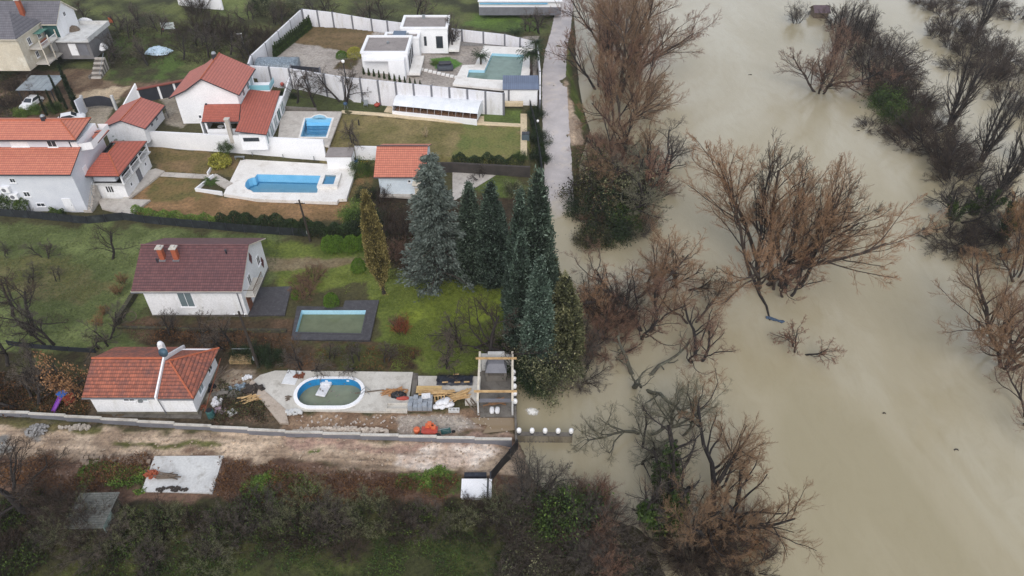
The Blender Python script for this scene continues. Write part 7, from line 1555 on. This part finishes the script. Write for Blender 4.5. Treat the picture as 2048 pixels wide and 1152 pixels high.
# ---- garden and orchard trees
OR = 'bare orchard trees'
for k,px,py,top,l in [('orchard_c',217,522,455,'wide bare orchard tree on the grass above the maroon roof'),('orchard_b',92,516,482,'leaning bare orchard tree in the upper orchard'),('orchard_b',11,510,488,'tiny bare sapling at the left edge of the orchard'),('orchard_b',62,563,535,'young bare tree left of the pair in mid orchard'),('orchard_a',117,563,535,'young bare tree right of the pair in mid orchard'),('orchard_c',47,675,565,'tall bare tree at the lower left of the orchard'),('orchard_c',22,640,560,'bare tree at the left edge of the lower orchard'),('orchard_a',107,682,600,'bare tree with spread limbs in the lower orchard'),('orchard_b',207,690,635,'low bare tree with a level bough near the stone wall'),('orchard_a',350,672,625,'bare tree in the soil strip before the maroon house'),('orchard_c',405,688,622,'dark bare tree in the soil strip, left of the pole'),('orchard_a',452,690,620,'bare tree at the front corner of the maroon house'),('orchard_b',60,812,735,'bare tree above the stepped wall at the left'),('orchard_a',62,760,690,'dark bare tree behind the net at the left edge'),('orchard_c',12,740,660,'bare tree cut by the left edge beside the net'),
  ('orchard_b',612,735,685,'left bare tree in the brown strip above the oval pool'),('orchard_a',662,722,690,'small bare tree in the brown strip, second from the left'),('orchard_b',715,728,690,'small bare tree in the brown strip, third from the left'),('orchard_a',772,728,690,'small bare tree in the brown strip near the lawn'),('orchard_a',884,730,660,'bare tree at the lower edge of the bright lawn'),('orchard_c',950,735,612,'tall dark twiggy tree on the bright lawn behind the pergola'),('orchard_b',930,690,620,'grey twiggy tree on the bright lawn'),('orchard_a',985,724,692,'dark small tree in the corner behind the pergola'),
  ('orchard_c',588,205,140,'left of three bare trees before the estate wall'),('orchard_c',638,214,140,'middle of three bare trees before the estate wall'),('orchard_b',685,196,128,'right of three bare trees before the estate wall'),('orchard_b',712,286,240,'thin sapling on the brown lawn behind the utility hut'),('orchard_a',915,104,28,'tall bare tree at the villa corner'),('orchard_b',962,358,332,'little bare tree on the small green lawn'),
  ('orchard_c',672,52,-20,'bare tree beyond the back estate wall, leftmost'),('orchard_a',735,56,-15,'bare tree beyond the back estate wall, second from left'),('orchard_c',778,60,-10,'bare tree beyond the back estate wall, in the middle'),('orchard_a',832,50,-25,'bare tree beyond the back estate wall, near the villa roof'),('orchard_b',1058,62,18,'bare tree on the bright top lawn, left one'),('orchard_a',1082,66,15,'bare tree on the bright top lawn, right one'),('orchard_c',560,60,0,'grey bare tree at the outer corner of the estate'),('orchard_b',630,25,-20,'bare tree at the top behind the thuja row'),
  ('orchard_a',545,48,5,'olive grey tree outside the estate corner, top'),('orchard_b',500,40,0,'grey tree on the top meadow'),
  ('orchard_a',262,78,30,'bare tree on the hillside right of the concrete annex'),('orchard_b',238,62,20,'thin bare tree behind the hillside yard'),('orchard_a',300,128,70,'bare tree on the hillside terrace by the tarp heap'),('orchard_c',360,120,55,'bare tree on the hillside above the courtyard fence'),('orchard_a',425,118,58,'bare tree just behind the big red roof'),('orchard_b',400,90,40,'bare tree on the hillside above the red roof'),('orchard_c',455,110,50,'dark bare tree right of the big red roof'),('orchard_a',500,118,60,'bare tree by the white street lamp'),('orchard_b',320,66,20,'bare tree near the banner'),('orchard_a',285,55,5,'bare tree in the upper hillside yard'),('orchard_c',180,45,0,'dark bare tree behind the roof terrace'),('orchard_b',222,120,70,'dark bare tree over the grey tarp shelter'),('orchard_b',70,190,150,'thin bare tree by the carport'),('orchard_c',88,1005,858,'tall bare tree over the scrub at the lower left'),('thicket_c',1062,990,920,'pinkish bare sapling at the water edge below the mud road'),('orchard_b',1050,1000,945,'bare sapling with a green stem at the scrub edge')]:
    tree(k,px,py,top,l,group=OR)
for px,py,l,h in [(402,60,'wide dark purple thicket at the top of the hillside, left part',5),(440,72,'wide dark purple thicket at the top of the hillside, middle part',5),(478,80,'dark purple thicket by the estate corner',4.5),(395,25,'dark thicket at the very top of the hillside',4.5),(520,100,'dark bush outside the estate wall',3.5),(530,75,'dark bush higher up outside the estate wall',3.5),(20,215,'grey scrub bush below the slate roofed house',3),(30,180,'brown scrub bush at the left edge of the bare earth',2.5),(12,255,'grey bush behind the orange upper roof',2.2),(755,405,'bare dark thicket at the left of the outbuilding',3.0),(762,440,'bare dark thicket by the hedge corner',3.0),(800,470,'dark bare thicket behind the golden conifer',4.0),(820,520,'dark low thicket under the cedar',2.4),(790,515,'brown thicket right of the golden conifer',2.8),(610,590,'bare brown bush beside the slate terrace',2.6),(625,560,'thin brown bush on the path edge',2.6),(910,80,'dark bare bush by the villa corner',2.8),(700,62,'brown bush beyond the back estate wall',3.0)]:
    shrub('thicket_a',px,py,l,h,group='bare dark bushes',mat=TWIG_R if h < 3 and px > 500 else TWIG_D)
for px,py,l,h in [(246,566,'red brown shrub in the orchard, upper of the four',1.7),(237,588,'red brown shrub in the orchard, second from the top',1.7),(212,628,'red brown shrub in the orchard, third from the top',1.5),(200,650,'red brown shrub in the orchard, lowest of the four',1.7),(806,668,'rust red shrub on the bright lawn',2.6),(795,655,'smaller rust red shrub beside the first on the lawn',2.0)]: shrub('thicket_c',px,py,l,h,group='red brown shrubs',mat=LEAF_RUST if px < 300 else tint_mat('red_twigs',[(0,(90,44,30)),(.5,(134,66,44)),(1,(164,92,64))]) if px == 806 else TWIG_R,sx=.9)
plant('leaf_rust','rusty_tree','rusty leaved tree by the toy slide','tree',152,795,712,sx=.62)
for px,py,l,h,m in [(728,345,'green climbing bush at the left of the outbuilding',2.4,None),(733,400,'dark green bush left of the outbuilding wall',2.2,LEAF_D),(718,440,'green shrub at the hedge end',2.6,LEAF_B),(735,460,'dark shrub behind the golden conifer',3.0,LEAF_D),(545,30,'olive bush on the meadow by the estate corner',3.2,LEAF_OLIVE),(570,25,'olive green bush beyond the estate corner',3.0,LEAF_OLIVE),(520,15,'green bush on the top meadow',2.5,None),(590,195,'low dark shrub at the small lawn',1.0,LEAF_D),(570,190,'low dark shrub behind the white house',1.0,LEAF_D),(1040,318,'green hedge bush at the end of the sandy path',1.3,None),(1070,235,'dark bush in the road fence, upper',2.0,LEAF_D),(1074,285,'dark bush in the road fence, middle',2.4,LEAF_D),(1080,320,'dark bush in the road fence, lower',2.2,LEAF_D),(1060,400,'leafy shrub behind the blue green conifers',2.4,LEAF_OLIVE),(1025,385,'yellow green shrub behind the conifers',2.0,LEAF_OLIVE),(515,712,'dark green laurel by the leaning pole',1.8,LEAF_D),(545,720,'dark green laurel right of the leaning pole',1.8,LEAF_D),(480,712,'dark green laurel left of the leaning pole',1.5,LEAF_D),(45,232,'yellow green hedge bush behind the orange roofs',1.6,LEAF_B),(75,225,'bright hedge bush beside the white car',1.6,LEAF_B),(110,222,'green bush at the foot of the cypresses',1.8,None),(1180,1060,'brown twiggy bush at the scrub tip by the flood',4.2,LEAF_G),(1140,1050,'leafy bush in the scrub behind the sapling',3.8,LEAF_G),(1196,1090,'twiggy brown bush at the bottom by the flood',3.6,LEAF_G),(1176,1135,'brown bush at the bottom beside the flood',3.6,LEAF_OLIVE),(1105,1040,'green ivy bush in the scrub',3.0,LEAF_G),(1212,1152,'bush cut by the bottom edge beside the flood',3.2,LEAF_G),(1160,1110,'grey twiggy bush in the scrub corner',3.4,LEAF_D)]:
    shrub('leaf_sparse' if py in (1150,1050) else 'thicket_c' if py > 1030 and px != 1105 else 'leaf_a' if h > 2.4 else 'leaf_b',px,py,l,h,mat=m if not (py > 1030 and px != 1105 and py not in (1150,1050)) else (TWIG_R if px > 1180 else TWIG_G),group='leafy bushes')
for px,py,l,h in [(1190,1005,'bush of upright red stems at the scrub tip',3.6),(1165,1000,'upright twiggy bush left of the red stems',3.2),(1205,1020,'twiggy bush right of the red stems',3.4)]: shrub('thicket_c',px,py,l,h,group='upright bushes at the scrub tip',mat=TWIG_R)
shrub('thicket_c',852,274,'pale pampas grass on the brown lawn',1.8,name='pampas_grass',c='grass',mat=tint_mat('pampas_plumes',[(0,(150,130,96)),(.6,(200,180,146)),(1,(226,210,182))]),sx=.6)
for px,py,l in [(718,250,'cut stump post on the brown lawn')]: p = G(px,py); tag(MB().tube([p+Vector((0,0,-.2)),p+Vector((.03,0,.95))],[.14,.1],7).build('tree_stump', BARKD), l, 'stump')
hedge('long green laurel hedge behind the net fence above the maroon house', [(440,450),(560,458),(640,470),(742,482)], 2.0, 1.9, 15000, .2, LEAF_D, 1, rag=.18)
hedge('lower bright laurel hedge behind the net fence below the brown lawn', [(270,432),(340,442),(440,452)], 1.3, 1.5, 5000, .19, LEAF_B, 2)
hedge('dark evergreen hedge at the foot of the grey apartment house', [(-30,412),(30,420),(68,424)], 2.2, 2.4, 5000, .22, LEAF_G, 3)
hedge('small green hedge before the apartment house door', [(105,430),(130,434)], 1.0, 1.2, 1200, .18, LEAF_G, 4)
hedge('green hedge on the dark wall below the greenhouse lawn', [(905,326),(980,326),(1048,330)], 1.2, 1.3, 5000, .18, LEAF_D, 5, rag=.25)
hedge('dark hedge along the road fence', [(1064,225),(1076,280),(1086,332)], 1.4, 1.2, 4500, .2, LEAF_D, 6, rag=.3)
hedge('clipped hedge row under the villa terrace', [(925,150),(912,165)], .5, .6, 500, .12, LEAF_G, 7)
# ---- undergrowth
scrub('bramble_thicket','dark bramble thicket covering the lower left corner',[(-160,1000),(60,985),(180,1000),(300,1020),(500,1010),(700,1010),(900,1008),(1060,1005),(1060,1090),(800,1075),(640,1100),(420,1110),(300,1190),(-260,1190)],6000,18000,1.5,TWIG_D,LEAF_G,11,.13,thr=.42)
scrub('bramble_thicket','dark brambles beside the flood at the bottom of the frame',[(930,1000),(1080,995),(1140,1010),(1200,1020),(1300,1160),(1290,1220),(1000,1220),(1000,1060)],5000,9000,2.0,TWIG_G,LEAF_OLIVE,12,.13,thr=.36)
scrub('rough_grass','rough grass and weeds along the bottom edge',[(-200,1080),(500,1070),(1100,1060),(1240,1240),(-300,1240)],2600,34000,.4,TWIG_G,LEAF_G,13,.13,thr=.4)
scrub('nettle_patch','bright green weeds below the mud road, middle patch',[(478,955),(560,945),(650,972),(640,1006),(480,1006)],60,5200,.45,TWIG_D,LEAF_B,14,.17,thr=.4,patch=1.2)
scrub('nettle_patch','bright green weeds left of the white cabin',[(785,952),(880,934),(926,950),(924,994),(860,992),(795,975)],60,5200,.45,TWIG_D,LEAF_B,15,.17,thr=.38,patch=1.2)
scrub('nettle_patch','green weeds and brown stems left of the pale slab',[(170,912),(228,922),(300,940),(286,992),(160,985)],300,4000,.5,TWIG_R,LEAF_B,16,.17,thr=.42,patch=1.2)
scrub('dead_weeds','brown dead weeds along the lower side of the mud road',[(-160,918),(290,918),(300,950),(160,990),(-160,990)],2200,7000,.9,TWIG_R,LEAF_BROWN,17,.16,thr=.25)
scrub('dead_weeds','brown dead weeds between the pale slab and the white cabin',[(445,920),(700,942),(920,955),(900,1006),(650,1008),(470,1006),(430,985)],1800,6000,.7,TWIG_R,LEAF_BROWN,18,.16,thr=.3)
scrub('dead_weeds','brown scrub around the toy slide and rusty tree',[(-60,745),(175,745),(172,835),(-60,832)],1500,5000,.7,TWIG_D,LEAF_BROWN,19,.16,thr=.3)
scrub('dead_weeds','brown dead stems in the soil strip before the maroon house',[(300,650),(580,668),(600,690),(840,700),(830,744),(520,735),(430,700),(300,690)],1800,3500,.6,TWIG_D,LEAF_BROWN,20,.15,thr=.33)
scrub('dead_weeds','scrub on the hillside around the carport and bare earth',[(-40,150),(40,150),(60,200),(40,250),(-60,250)],900,3000,1.0,TWIG_G,LEAF_MIX,21,.2,thr=.28)
scrub('dead_weeds','weeds growing in the bungalow yard and on the slab slope',[(440,765),(510,790),(560,850),(430,850)],500,3000,.5,TWIG_R,LEAF_MIX,22,.15,thr=.3)
scrub('dead_weeds','undergrowth beneath the conifers',[(730,400),(930,420),(1060,450),(1060,560),(930,575),(770,560)],1200,5000,.7,TWIG_R,LEAF_MIX,23,.18,thr=.35)
scrub('dead_weeds','tangle of scrub on the wooded hillside',[(210,60),(520,60),(500,140),(380,130),(220,140)],1600,6000,1.0,TWIG_D,LEAF_MIX,24,.2,thr=.34)
scrub('ground_cover','loose grass tufts over the orchard',[(-100,440),(560,475),(540,560),(290,640),(300,690),(-100,690)],40,26000,.16,TWIG_G,ORCH_T,25,.14,thr=.36)
scrub('ground_cover','grass tufts over the bright lawn',[(560,560),(740,540),(1020,570),(1020,740),(780,740),(765,610)],40,22000,.14,TWIG_G,LAWN_T,26,.12,thr=.38)
build_ground(); build_water()

# ---------------------------------------------------------------- damp air
m = bpy.data.materials.new('damp_air'); m.use_nodes = True; t = m.node_tree; t.nodes.remove(t.nodes['Principled BSDF'])
v = nd(t, 'ShaderNodeVolumePrincipled', Density=.0002); v.inputs['Color'].default_value = (.93,.95,1,1); v.inputs['Anisotropy'].default_value = .2
t.links.new(v.outputs[0], t.nodes['Material Output'].inputs['Volume'])
h = MB().bx(-4200,4200,-2700,5200,-9,62).build('haze', m); tag(h, 'thin damp haze over the valley', None, kind='stuff')
